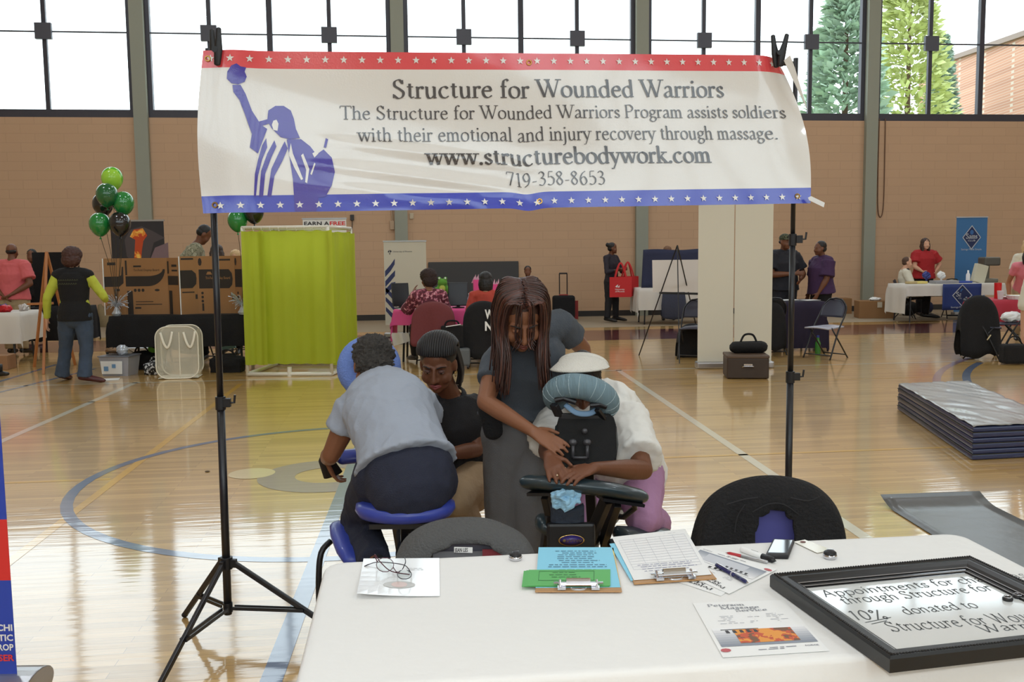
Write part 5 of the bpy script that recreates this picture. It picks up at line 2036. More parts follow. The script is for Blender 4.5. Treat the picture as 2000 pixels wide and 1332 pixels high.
# arm rest
A, B = P(668, 893, 4.30), P(800, 880, 4.36)
cushion(MB(), [A, A.lerp(B, .2), A.lerp(B, .8), B], [(.045, .03)] * 4, side=(0, .9, .3)).build('arm_rest', blue_pad, mcb, world=True, smooth=True)
MB().bar(A.lerp(B, .5) - V((0, 0, .03)), A.lerp(B, .5) + V((0, .05, -.3)), .04, .04).build('arm_bracket', alu, mcb, world=True)
# chest pad
A, B = P(765, 830, 4.2), P(790, 905, 4.1)
cushion(MB(), [A, B], [(.13, .03), (.15, .03)], side=(1, 0, 0)).build('chest_pad', blue_pad, mcb, world=True, smooth=True)
cc_ = P(721, 718, 4.36)
ex_ = (V((1, 0, 0)) + V((0, .1, -.12))).normalized()
nA = V((-.25, -.78, .42)).normalized()
ey_ = nA.cross(ex_).normalized()
cr_ = uring(cc_, ex_, ey_, .100, .105, 24)
MB().seg(cr_, [(.056, .048)] * len(cr_), n=14, rnd=True).build('face_cradle', mat('blue_terry_cover', (112, 138, 204), .9, bump=.5, bscale=120), mcb, world=True, smooth=True)
MB().bar(cc_ + V((0, .05, -.02)), P(748, 820, 4.36), .05, .03).build('cradle_bracket', alu, mcb, world=True)

# black chair, seen from its front side
mck = thing('massage_chair', 'black massage chair with dark teal pads under the woman in white T-shirt', 'massage chair', V((P(1140, 985, 3.9).x, 3.9, 0)))
apts = [P(1038, 942, 3.62), P(1075, 944, 3.56), P(1140, 950, 3.54), P(1200, 958, 3.56), P(1243, 968, 3.62)]
cushion(MB(), catmull(apts, 4), [(.062, .030)] * 17, side=(0, 1, -.25)).build('arm_rest', teal_pad, mck, world=True, smooth=True)
MB().bar(P(1036, 962, 3.60), P(1100, 962, 3.54), .07, .012).build('arm_plate', alu, mck, world=True)
MB().bar(P(1172, 972, 3.55), P(1252, 984, 3.6), .07, .012).build('arm_plate', alu, mck, world=True)
# chest pad, backing plate toward the viewer
A, B = P(1144, 822, 3.80), P(1146, 915, 3.72)
chn = V((0, -1, .15))
mb = MB()
cp = [A, A.lerp(B, .12), A.lerp(B, .5), A.lerp(B, .82), B]
cushion(mb, cp, [(.105, .03), (.125, .03), (.130, .032), (.118, .03), (.08, .028)], side=(1, 0, 0))
mb.build('chest_pad', teal_pad, mck, world=True, smooth=True)
mb = MB()
pts_ = [(-.09, .0), (.09, .0), (.112, -.02), (.120, -.05), (.120, -.17), (.112, -.195), (.09, -.212), (-.04, -.212), (-.075, -.195), (-.11, -.15), (-.118, -.05), (-.11, -.02)]
oo = P(1144, 806, 3.765)
dn = (P(1146, 915, 3.685) - P(1144, 806, 3.765)).normalized()
mb.prism(pts_, lambda x, y, h: oo + V((1, 0, 0)) * x - dn * y + V((0, -1, 0)) * h, .012)
mb.build('backing_plate', mat('matt_black_shell', (8, 8, 9), .6, spec=.3, bump=.3, bscale=300), mck, world=True, bevel=.006)
mb = MB()
for s in (-1, 1):
    x = 1133 + 14 * s
    mb.bar(P(x, 862, 3.695), P(x, 894, 3.67), .012, .012).ell(P(x, 864, 3.69), (.017, .014, .014))
mb.bar(P(1119, 894, 3.668), P(1147, 894, 3.668), .010, .010).ell(P(1142, 842, 3.71), (.012, .01, .012))
mb.build('latch_mechanism', mat('dark_grey_latch', (74, 74, 78), .35, metal=.3), mck, world=True, smooth=True)
# cradle cushion: open ring seen edge-on from above-front
c2_ = P(1134, 781, 3.80)
ex2 = (P(1200, 795, 3.80) - P(1065, 764, 3.80)).normalized()
nB = V((-.02, .60, .62)).normalized()
nB = (nB - ex2 * nB.dot(ex2)).normalized()
ey2 = nB.cross(ex2).normalized()
if ey2.y > 0: ey2 = -ey2
cr2 = []
for k in range(25):
    a = R(-28) + R(236) * k / 24
    cr2.append(c2_ + ex2 * (.108 * math.cos(a)) + ey2 * (.088 * math.sin(a)))
cover = mat('teal_elastic_cover', (112, 136, 146), .75, bump=.5, bscale=14, stretch=(6, 1, 1), var=.12, vscale=10)
MB().seg(cr2, [(.052, .05) if 2 < k < 22 else (.05, .044) for k in range(25)], n=18, rnd=True).build('face_cradle', cover, mck, world=True, smooth=True)
mb = MB()
for k in range(3, 22, 2):
    a = R(-28) + R(236) * (k + .3 * math.sin(k * 5)) / 24
    o_ = ex2 * math.cos(a) + ey2 * math.sin(a)
    cpt = c2_ + ex2 * (.108 * math.cos(a)) + ey2 * (.088 * math.sin(a))
    mb.seg([cpt + o_ * (.0515 * math.cos(R(b))) - nB * (.0495 * math.sin(R(b))) for b in range(-30, 91, 20)], .0012, n=4)
mb.build('cover_gathers', mat('pale_gather', (176, 194, 200), .8), mck, world=True)
mb = MB()
mb.bar(P(1082, 790, 3.74), P(1092, 812, 3.76), .035, .02).bar(P(1166, 800, 3.72), P(1180, 818, 3.75), .024, .014).bar(P(1092, 812, 3.76), P(1185, 816, 3.76), .03, .02)
mb.seg([P(1084, 782, 3.735), P(1100, 778, 3.73), P(1125, 786, 3.73)], .012, n=8).seg([P(1152, 792, 3.72), P(1170, 790, 3.72), P(1184, 795, 3.73)], .011, n=8)
mb.build('cradle_bracket', alu, mck, world=True, bevel=.002)
MB().seg(catmull([P(1104, 790, 3.74), P(1125, 806, 3.72), P(1150, 808, 3.73), P(1165, 800, 3.74)], 4), [(.012, .004)] * 13, n=8).build('cradle_strap', mat('blue_strap', (110, 140, 170), .7), mck, world=True, smooth=True)
# frame
mb = MB()
mb.bar(P(1066, 966, 3.62), P(1074, 1000, 3.66), .028, .05).bar(P(1074, 1000, 3.66), V((P(1062, 1075, 3.8).x, 3.8, .35)), .03, .05)
mb.bar(P(1185, 975, 3.62), V((P(1142, 1075, 3.75).x, 3.78, .36)), .03, .05).bar(P(1205, 980, 3.64), V((P(1178, 1075, 3.9).x, 3.9, .36)), .03, .05)
mb.bar(P(1150, 905, 3.74), P(1160, 1075, 3.95), .04, .05)
mb.build('frame_tube', alu, mck, world=True, bevel=.003)
o_ = P(1150, 1075, 3.85)
mb = MB()
for s in (-1, 1):
    mb.bar(V((o_.x + s * .09, 3.8, .40)), V((o_.x + s * .16, 3.45, .02)), .03, .045).bar(V((o_.x + s * .06, 3.95, .40)), V((o_.x + s * .2, 4.5, .02)), .03, .045)
mb.bar(V((o_.x - .2, 3.45, .02)), V((o_.x + .2, 3.45, .02)), .04, .03).bar(V((o_.x - .24, 4.5, .02)), V((o_.x + .24, 4.5, .02)), .04, .03)
mb.bar(V((o_.x, 3.8, .38)), P(1215, 965, 4.6) - V((0, 0, .06)), .04, .05)
mb.build('base_frame', alu, mck, world=True, bevel=.003)
MB().box(P(1115, 1052, 3.62), (.19, .03, .13)).build('front_panel', M_blackplastic, mck, world=True, bevel=.012)
MB().seg([P(1238, 982, 3.64), P(1240, 992, 3.66), P(1218, 1010, 3.7), P(1205, 1008, 3.72)], .012, n=10).build('support_strut', alu, mck, world=True)
bp_ = P(1116, 1055, 3.600)
mb = MB(); mb.lathe([(.026, 0), (.0262, .003), (.024, .004)], c=bp_, M=Matrix.Rotation(R(90), 3, 'X') @ Matrix.Diagonal((1.95, .9, 1)), n=30)
mb.build('badge_rim', mat('gold', (220, 184, 110)), mck, world=True, smooth=True)
mb = MB(); mb.lathe([(.0238, .0042), (.001, .0046)], c=bp_, M=Matrix.Rotation(R(90), 3, 'X') @ Matrix.Diagonal((1.95, .9, 1)), n=30)
mb.build('purple_badge', mat('purple_enamel', (70, 56, 130), .3), mck, world=True, smooth=True)
mb = MB(); mb.ell(bp_ + V((-.028, -.0052, 0)), (.006, .0012, .0055)); mb.seg(catmull([bp_ + V((-.02 + .006 * k, -.0056, .006 * (-1) ** k * (1 - .04 * k))) for k in range(11)], 4), .0011, n=4)
mb.build('badge_mark', mat('gold_dark', (120, 96, 50), .4), mck, world=True)
for a, b in (((1062, 1022, 3.72), (1088, 1040, 3.74)), ((1215, 1044, 4.15), (1300, 1046, 4.35))):
    A, B = P(*a), P(*b)
    cushion(MB(), [A, B], [(.06, .035)] * 2, side=(0, 1, 0)).build('knee_pad', teal_pad, mck, world=True, smooth=True)
sd = P(1212, 955, 4.62)
MB().lathe([(.001, -.06), (.17, -.06), (.2, -.03), (.17, -.01), (.001, -.008)], c=sd, n=28).build('seat', teal_pad, mck, world=True, smooth=True)
mb = MB(); mb.grid(lambda u, v: P(1076 + 64 * u, 985 + 34 * v + 10 * math.sin(math.pi * u), 3.60 + .03 * v), 8, 6)
mb.build('storage_pocket', mat('slate_cloth', (52, 62, 78), .8, bump=.4, bscale=40), mck, world=True, solid=.02, smooth=True)


# ------------------------------------------------------------------ folding chairs
def folding_chair(label, loc, rz, m_back, m_seat, group='folding chairs', fan=True):
    """front of the chair faces local +y"""
    t = thing('folding_chair', label, 'chair', loc, rz, group)
    for s in (-1, 1):
        pts = catmull([(s * .225, .21, .0), (s * .215, .02, .40), (s * .21, -.13, .62), (s * .185, -.185, .74), (s * .10, -.205, .83)], 5)
        MB().seg(pts, .0115, n=10).build('front_frame', M_black, t, smooth=True)
        MB().seg([(s * .19, -.24, .0), (s * .19, .14, .445)], .0105, n=10).build('rear_leg', M_black, t, smooth=True)
    MB().seg([(-.10, -.205, .83), (0, -.207, .845), (.10, -.205, .83)], .0115, n=10).build('top_rail', M_black, t, smooth=True)
    MB().seg([(-.225, .19, .06), (.225, .19, .06)], .009, n=8).build('front_stretcher', M_black, t)
    MB().seg([(-.19, -.2, .05), (.19, -.2, .05)], .009, n=8).build('rear_stretcher', M_black, t)
    mb = MB()

    def back(u, v):
        w = .19 * (1 - (max(0, v - .35) / .65) ** 2.2 * .55)
        x = (u - .5) * 2 * w
        z = .58 + .245 * v - .05 * (1 - v) * (1 - abs(u - .5) * 2) * 0
        y = -.105 - .105 * v - .03 * (1 - (2 * u - 1) ** 2)
        return V((x, y, z))
    mb.grid(back, 14, 10)
    mb.build('backrest', m_back, t, solid=.018, smooth=True)
    mb = MB()
    mb.grid(lambda u, v: V(((u - .5) * (.40 - .06 * (1 - v)), -.17 + .40 * v, .445 + .012 * math.cos(math.pi * (u - .5)) - .012 * v)), 8, 8)
    mb.build('seat', m_seat, t, solid=.02, smooth=True)
    return t


M_chair_grey = mat('grey_chair_vinyl', (96, 96, 108), .45)
M_chair_blue = mat('blue_chair_panel', (74, 74, 140), .6)
M_chair_dark = mat('dark_chair_vinyl', (50, 50, 66), .45)


def draped(label, name, top_px, Dc, w_px, h_drop, mm, inner=None, hole=None, seed=0):
    """garment hung over the back of a chair: an arched shell front and rear"""
    tx, ty = top_px
    c = P(tx, ty, Dc)
    w = w_px / 2 * Dc / F_PX
    t = thing(name, label, 'jacket', V((c.x, c.y, c.z - h_drop)))
    mb = MB()

    def fn(u, v):
        # u around the arch 0..1, v 0 front hem .. .5 top .. 1 rear hem
        a = math.pi * u
        x = -math.cos(a)
        zt = math.sin(a) ** .54
        top = V((c.x + x * w, c.y, c.z - h_drop * .55 + h_drop * .55 * zt))
        k = abs(v - .5) * 2
        k2 = k ** 1.4
        sy = -1 if v < .5 else 1
        y = sy * (.050 * math.sin(min(1, k * 4) * math.pi / 2) + .05 * k)
        dz = -(h_drop * (.25 + .75 * zt)) * k2
        wv = .006 * noise.noise(V((u * 8 + seed, v * 5, 0))) + .018 * k * math.sin(u * 13 + seed) * min(1, h_drop / .5) * (h_drop > .45)
        dz += -(h_drop > .45) * .10 * h_drop * k2 * noise.noise(V((u * 4 + seed * 3, 0, seed)))
        return top + V((x * .02 * k + wv, y + wv, dz))
    if hole is None:
        mb.grid(fn, 40, 24)
    else:
        hx, hz, rx, rz_ = hole

        def warp(u, v):
            p = fn(u, v)
            return p
        vs = {}
        N, Mv = 60, 40
        for i in range(N):
            for j in range(Mv):
                u, v = (i + .5) / N, (j + .5) / Mv
                p = fn(u, v)
                if v < .5 and ((p.x - hx) / rx) ** 2 + ((p.z - hz) / rz_) ** 2 < 1:
                    continue
                q = []
                for a, b in ((i, j), (i + 1, j), (i + 1, j + 1), (i, j + 1)):
                    if (a, b) not in vs:
                        pp = fn(a / N, b / Mv)
                        if b < Mv / 2:
                            e_ = math.sqrt(((pp.x - hx) / rx) ** 2 + ((pp.z - hz) / rz_) ** 2)
                            if e_ < 1: pp.x, pp.z = hx + (pp.x - hx) / max(e_, .3), hz + (pp.z - hz) / max(e_, .3)
                        vs[(a, b)] = mb.b.verts.new(pp)
                    q.append(vs[(a, b)])
                mb.b.faces.new(q)
    mb.build('drape', mm, t, world=True, smooth=True, solid=.008)
    return t, c, w


greyfelt = mat('grey_felt', (88, 88, 88), .95, bump=.5, bscale=150)
cL = P(907, 1020, 2.82)
chL = folding_chair('folding chair under the grey jacket behind the left of the table', (cL.x, cL.y + .21, 0), R(0), M_chair_grey, M_chair_grey)
chL.scale = (1, 1, .895)
h0 = P(912, 1098, 2.74)
tj, c, w = draped('grey felt jacket hung over the chair at the left behind the table', 'jacket', (907, 1012), 2.82, 284, .42, greyfelt, hole=(h0.x, h0.z - .005, .115, .05))
MB().box(P(905, 1074, 2.735), (.055, .004, .016), R(-6)).build('brand_tag', M_white, tj, world=True)
mb = MB(); sans(mb, 'JEAN LESTE', plane_fn(P(905, 1074, 2.732) + V((-.026, -.0005, -.006)), V((1, 0, 0)), V((0, 0, 1))), 0, 0, .05, .012, bold=.02)
mb.build('tag_lettering', M_print, tj, world=True)
MB().box(P(965, 1082, 2.775), (.07, .004, .03)).build('red_lining', mat('red_lining', (128, 44, 52), .7), tj, world=True)
MB().box(P(910, 1092, 2.80), (.2, .004, .05)).build('lining', mat('grey_lining', (122, 122, 126), .5), tj, world=True)
cR = P(1503, 940, 3.02)
chR = folding_chair('folding chair with blue backrest under the black jacket behind the table', (cR.x, cR.y + .20, .05), R(0), M_chair_blue, M_chair_dark)
chR.location.z = 0
h0 = P(1513, 1050, 2.95)
tj, c, w = draped('black jacket hung over the chair at the right behind the table', 'jacket', (1503, 930), 3.02, 284, .5, M_blackcloth, hole=(h0.x, h0.z, .062, .085), seed=4)
mb = MB(); mb.box(P(1513, 1045, 2.99), (.16, .02, .2)); mb.build('blue_lining', M_chair_blue, tj, world=True)
mb = MB()
for pts in (((1420, 985), (1455, 975), (1480, 972)), ((1545, 972), (1580, 978), (1610, 965)), ((1455, 985), (1440, 1010), (1435, 1040)), ((1470, 1000), (1500, 985), (1530, 985), (1560, 1005))):
    mb.seg(catmull([P(x, y, 2.945) for x, y in pts], 4), .002, n=5)
mb.build('seam', mat('seam_black', (40, 40, 42), .9), tj, world=True)
# ------------------------------------------------------------------ background stalls
def GD(px, py):
    return G(px, py, 0)


def box_thing(name, label, cat, c, d, rz, mm, part='body', bevel=.006, group=None):
    """c = centre of the base"""
    t = thing(name, label, cat, c, rz, group)
    MB().box((0, 0, d[2] / 2), d).build(part, mm, t, bevel=bevel)
    return t


def table_cloth(label, label2, c, L, W, H, rz, m, drop_f=.5, drop_b=.3, drop_l=.4, drop_r=.4, wav=.02, corner=.0, legm=None):
    """table and its cloth; local +y faces away from the camera"""
    t = thing('folding_table', label, 'table', c, rz, 'stall tables')
    MB().box((0, 0, H - .03), (L - .02, W - .02, .035)).build('tabletop', mat('table_laminate', (200, 200, 195)), t)
    for sx in (-1, 1):
        for sy in (-1, 1):
            MB().seg([(sx * (L / 2 - .15), sy * (W / 2 - .1), H - .04), (sx * (L / 2 - .12), sy * (W / 2 - .06), 0)], .016, n=8).build('leg', legm or M_black, t)
    cth = thing('tablecloth', label2, 'tablecloth', c, rz)
    mb = MB()
    nx, ny = 36, 14

    def pt(sx, sy):
        """sheet parameters in metres from the centre, folds down past the edge"""
        x = max(-L / 2, min(L / 2, sx))
        y = max(-W / 2, min(W / 2, sy))
        ox, oy = sx - x, sy - y
        z = H + .004
        dr = math.hypot(ox, oy)
        w = wav * min(1, dr / .2)
        q = (sx * 17 if abs(oy) > abs(ox) else sy * 17)
        px = x + (.03 * ox if ox else 0) + (math.copysign(w * (1 + math.sin(q)) + .006, ox) if ox else 0)
        py = y + (.03 * oy if oy else 0) + (math.copysign(w * (1 + math.sin(q)) + .006, oy) if oy else 0)
        return V((px, py, z - dr * (1 - corner * (1 if ox and oy else 0))))
    xs = [-L / 2 - drop_l * k / 6 for k in range(6, 0, -1)] + [-L / 2 + L * k / nx for k in range(nx + 1)] + [L / 2 + drop_r * k / 6 for k in range(1, 7)]
    ys = [-W / 2 - drop_f * k / 6 for k in range(6, 0, -1)] + [-W / 2 + W * k / ny for k in range(ny + 1)] + [W / 2 + drop_b * k / 6 for k in range(1, 7)]
    vs = [[mb.b.verts.new(pt(x, y)) for y in ys] for x in xs]
    for i in range(len(xs) - 1):
        for j in range(len(ys) - 1):
            mb.b.faces.new((vs[i][j], vs[i + 1][j], vs[i + 1][j + 1], vs[i][j + 1]))
    mb.build('cloth', m, cth, smooth=True)
    return t, cth


def on_top(tt, x, y, H=.752):
    return tt.location + Matrix.Rotation(tt.rotation_euler.z, 3, 'Z') @ V((x, y, H))


def easel(label, q, top, bar, m, board=None, r=.012):
    """three feet, apex, and a ledge between two points"""
    c = (q[0] + q[1] + q[2]) / 3
    t = thing('easel', label, 'easel', c)
    for p in q:
        MB().bar(p, top, r * 2, r * 1.6).build('leg', m, t, world=True)
    if bar:
        MB().bar(bar[0], bar[1], .03, .03).build('ledge', m, t, world=True)
    return t


def rollup(label, x0, x1, ytop, ybot, D, m, group=None):
    """returns thing and a drawing function fn(u, v, lift) on its face"""
    a, b = P(x0, ybot, D), P(x1, ybot, D)
    zt = P((x0 + x1) / 2, ytop, D).z
    zb = max(.09, min(a.z, b.z))
    t = thing('rollup_banner', label, 'banner', V(((a.x + b.x) / 2, D, 0)), 0, group)
    w = b.x - a.x
    fn = lambda u, v, l=.0: V((a.x + w * u, D - .003 - l, zb + (zt - zb) * v))
    mb = MB(); mb.grid(fn, 1, 1); mb.build('printed_sheet', m, t, world=True, solid=.002)
    MB().box(((a.x + b.x) / 2, D, .045), (w + .04, .2, .09)).build('base_housing', mat('silver_housing', (176, 176, 178)), t, world=True, bevel=.02)
    MB().box(((a.x + b.x) / 2, D, zt + .01), (w + .02, .03, .025)).build('top_rail', mat('silver_housing', (176, 176, 178)), t, world=True)
    MB().seg([((a.x + b.x) / 2, D + .05, .09), ((a.x + b.x) / 2, D + .03, zt)], .01, n=6).build('support_pole', M_black, t, world=True)
    return t, fn


# ---------- left: white table, pink shirt, easel, display
p = GD(12, 712)
t1, c1 = table_cloth('table under the white cloth at the left edge', 'white cloth on the table at the left edge of the picture', V((p.x - .72, p.y + .35, 0)), 1.83, .76, .75, R(4), mat('white_stall_cloth', (214, 208, 200), .85), .45, .3, .42, .42, .012)
for (x, y, col, nm) in ((.62, -.2, (186, 26, 36), 'red'), (.40, -.1, (190, 196, 206), 'silver'), (.50, .1, (52, 60, 130), 'blue'), (.80, .05, (206, 200, 196), 'white')):
    q = on_top(t1, x, y)
    t = thing('gift_bow', '%s shiny bow heap on the white cloth at the left edge' % nm, 'bow', q)
    MB().ell((0, 0, .05), (.12 if nm == 'red' else .06, .08, .055), n=18, k=10).build('ribbon', mat(nm + '_foil', col, .3, metal=.3), t, disp=lambda p, n: n * .03 * noise.noise(p * 30))
t = box_thing('wooden_crate', 'brown wooden crate on the floor under the left edge table', 'crate', GD(8, 722) + V((-.12, .1, 0)), (.35, .3, .2), .1, mat('crate_wood', (150, 110, 76), .8))
t = thing('boot', 'dark boot on the floor before the crate at the left edge', 'boot', GD(7, 735))
MB().seg([(-.06, .0, .04), (.06, -.02, .035)], [(.045, .04), (.035, .025)], n=10, rnd=True).seg([(-.06, 0, .04), (-.06, 0, .16)], .05, n=10).build('boot_body', M_shoe, t, smooth=True)

khaki2 = mat('khaki_cotton', (168, 146, 112), .85)
Dm = 15.0
J = stand(V((P(22, 500, Dm).x, Dm, 0)), R(95), 1.78, larm=((-.165, -.05, .64), (-.05, -.10, .54)), rarm=((.165, -.05, .64), (.03, -.115, .55)))
figure(J, 'bald man in a salmon pink shirt standing with his back turned, hands clasped behind him', SK_dark, dict(m=mat('salmon_shirt', (204, 96, 98), .85), sleeve=.75, loose=.02), dict(m=khaki2, loose=.02), M_shoe, hair_fn(HB, 'bald', .001), fat=1.25, vox=.012, detail=False)
J = stand(V((P(63, 500, 17.2).x, 17.2, 0)), R(-80), 1.70)
figure(J, 'person with black hair mostly hidden behind the black display board at left', SK_dark, dict(m=M_blackcloth, sleeve=.7), dict(m=M_blackcloth), M_shoe, hair_fn(HB, 'short', .006), vox=.014, detail=False)
# black display on draped table
a, b = P(52, 493, 15.6), P(140, 493, 15.6)
td, cd = table_cloth('table under the black cloth behind the wooden easel', 'black cloth on the table behind the wooden easel', V(((a.x + b.x) / 2, 15.9, 0)), .95, .6, .72, R(6), M_blackcloth, .55, .3, .55, .55, .01)
tb = thing('display_board', 'tall black folding display board behind the wooden easel', 'board', on_top(td, 0, 0, .727), R(6))
hh = a.z - .727
w_ = (b.x - a.x)
for x, an in ((0, 0),):
    MB().box((0, .05, hh / 2), (w_ * .66, .012, hh)).build('centre_panel', M_blackcloth, tb)
for s in (-1, 1):
    MB().bar((s * w_ * .33, .05, hh / 2), (s * w_ * .5, -.12, hh / 2), .012, hh, up=(0, 0, 1)).build('wing', M_blackcloth, tb)
wood = mat('easel_wood', (176, 112, 62), .5, var=.15, vscale=20)
f1, f2, f3 = GD(67, 717), GD(85, 731), GD(147, 713)
te = easel('light wooden easel standing before the black display board', [f1, f2, f3], P(91, 492, (f1.y + f2.y + f3.y) / 3), (P(54, 594, f2.y), P(104, 592, f2.y)), wood, r=.016)

# woman in black vest
Dv = GD(150, 748).y
c = V((P(146, 600, Dv).x, Dv, 0))
J = stand(c, R(100), 1.66, larm=((-.185, -.01, .64), (-.215, .06, .47)), rarm=((.20, .02, .645), (.19, .13, .61)), spread=.03, headturn=R(-10))
J['FL'] = V((GD(122, 744).x, GD(122, 744).y, .075)); J['FR'] = V((GD(166, 748).x, GD(166, 748).y, .075))
J['TL'] = J['FL'] + V((.01, .14, -.04)); J['TR'] = J['FR'] + V((.17, .03, -.04))
J['KL'] = J['HL'].lerp(J['FL'], .5) + V((0, .03, 0)); J['KR'] = J['HR'].lerp(J['FR'], .5) + V((.02, .03, 0))
jean = mat('blue_jeans', (62, 76, 96), .85, var=.3, vscale=9, bump=.3, bscale=100)
lime = mat('lime_sleeve', (186, 194, 66), .8)
tv = figure(J, 'woman in black vest over lime sleeves and blue jeans, back turned, by the cardboard boards', SK_light, dict(m=lime, sleeve=1.88, loose=.0, name='lime_top'), dict(m=jean, loose=.012, len=1.0, cuff=.075), mat('oxblood_clog', (74, 26, 28), .35), hair_fn(mat('hair_auburn', (66, 36, 28), .6, var=.4, vscale=50), 'afro', .008, 30), fat=1.08, vox=.010, detail=False)
mb = MB()
mb.seg([J['P'] + V((0, 0, -.10)), J['P'] + V((0, 0, .02)), J['W'], J['C'], J['C'].lerp(J['N'], .6), J['C'].lerp(J['N'], .95)], [(.208, .168), (.200, .156), (.165, .138), (.186, .150), (.188, .135), (.125, .112)], side=J['SR'] - J['SL'], n=22, rnd=False)
mb.seg([J['SL'], J['SL'].lerp(J['SR'], .5) + V((0, 0, .02)), J['SR']], [.074, .088, .074], n=14, rnd=True)
for q_ in 'LR': mb.seg([J['S' + q_].lerp(J['N'], .2), J['N'] - V((0, 0, .02))], [.078, .080], n=12, rnd=True)
vest = mb.build('vest', M_blackcloth, tv, smooth=True, remesh=.010, relax=2, world=True)
o_ = J['C'].lerp(J['N'], .35) - J['f'] * .170
rx_ = (J['SR'] - J['SL']).normalized()
for i, s in enumerate(('Got Your', 'Tempt Pain')):
    pass
mb = MB()
for i in range(2):
    for k in range(9):
        x = -.13 + .026 * k - .015 * i
        mb.seg([o_ + rx_ * x + V((0, 0, -.045 * i)), o_ + rx_ * (x + .010) + V((0, 0, .018 - .045 * i)), o_ + rx_ * (x + .018) + V((0, 0, .002 - .045 * i))], .0022, n=4)
mb.build('back_print', mat('olive_print', (96, 100, 62), .7), vest)
t = thing('paper_sheet', 'white paper on the floor by the shoe of the woman in the vest', 'paper', GD(205, 742))
MB().box((0, 0, .004), (.34, .2, .004), .3).build('page', M_white, t)
t = thing('canvas_bag', 'tan canvas bag slumped against the wall beyond the woman in the vest', 'bag', GD(186, 641) + V((0, .4, 0)))
MB().seg([(.08, 0, .02), (.02, .03, .22), (-.09, .1, .45)], [(.2, .12), (.17, .1), (.05, .04)], side=(1, 0, 0), n=14, rnd=True).build('bag_body', mat('tan_canvas', (142, 124, 92), .9), t, smooth=True, disp=wrinkle(.02, 8))
t = thing('equipment_case', 'black case standing behind the woman in the vest by the wall', 'case', GD(168, 642) + V((0, .1, 0)))
MB().box((0, 0, .18), (.22, .25, .36)).build('case_body', M_blackcloth, t, bevel=.03)

# ---------- black table with cardboard boards
Dt = 12.75
xl, xr = P(212, 610, Dt).x, P(482, 610, Dt).x
tk, ck = table_cloth('table under the black cloth behind the mesh hamper', 'black cloth hanging over the table that carries the cardboard boards', V(((xl + xr) / 2, Dt + .38, 0)), xr - xl, .76, .75, R(2), M_blackcloth, .42, .3, .4, .02, .015)
card = mat('brown_cardboard', (160, 116, 74), .85, var=.08, vscale=6)
cprint = mat('cardboard_print', (52, 44, 38), .8)


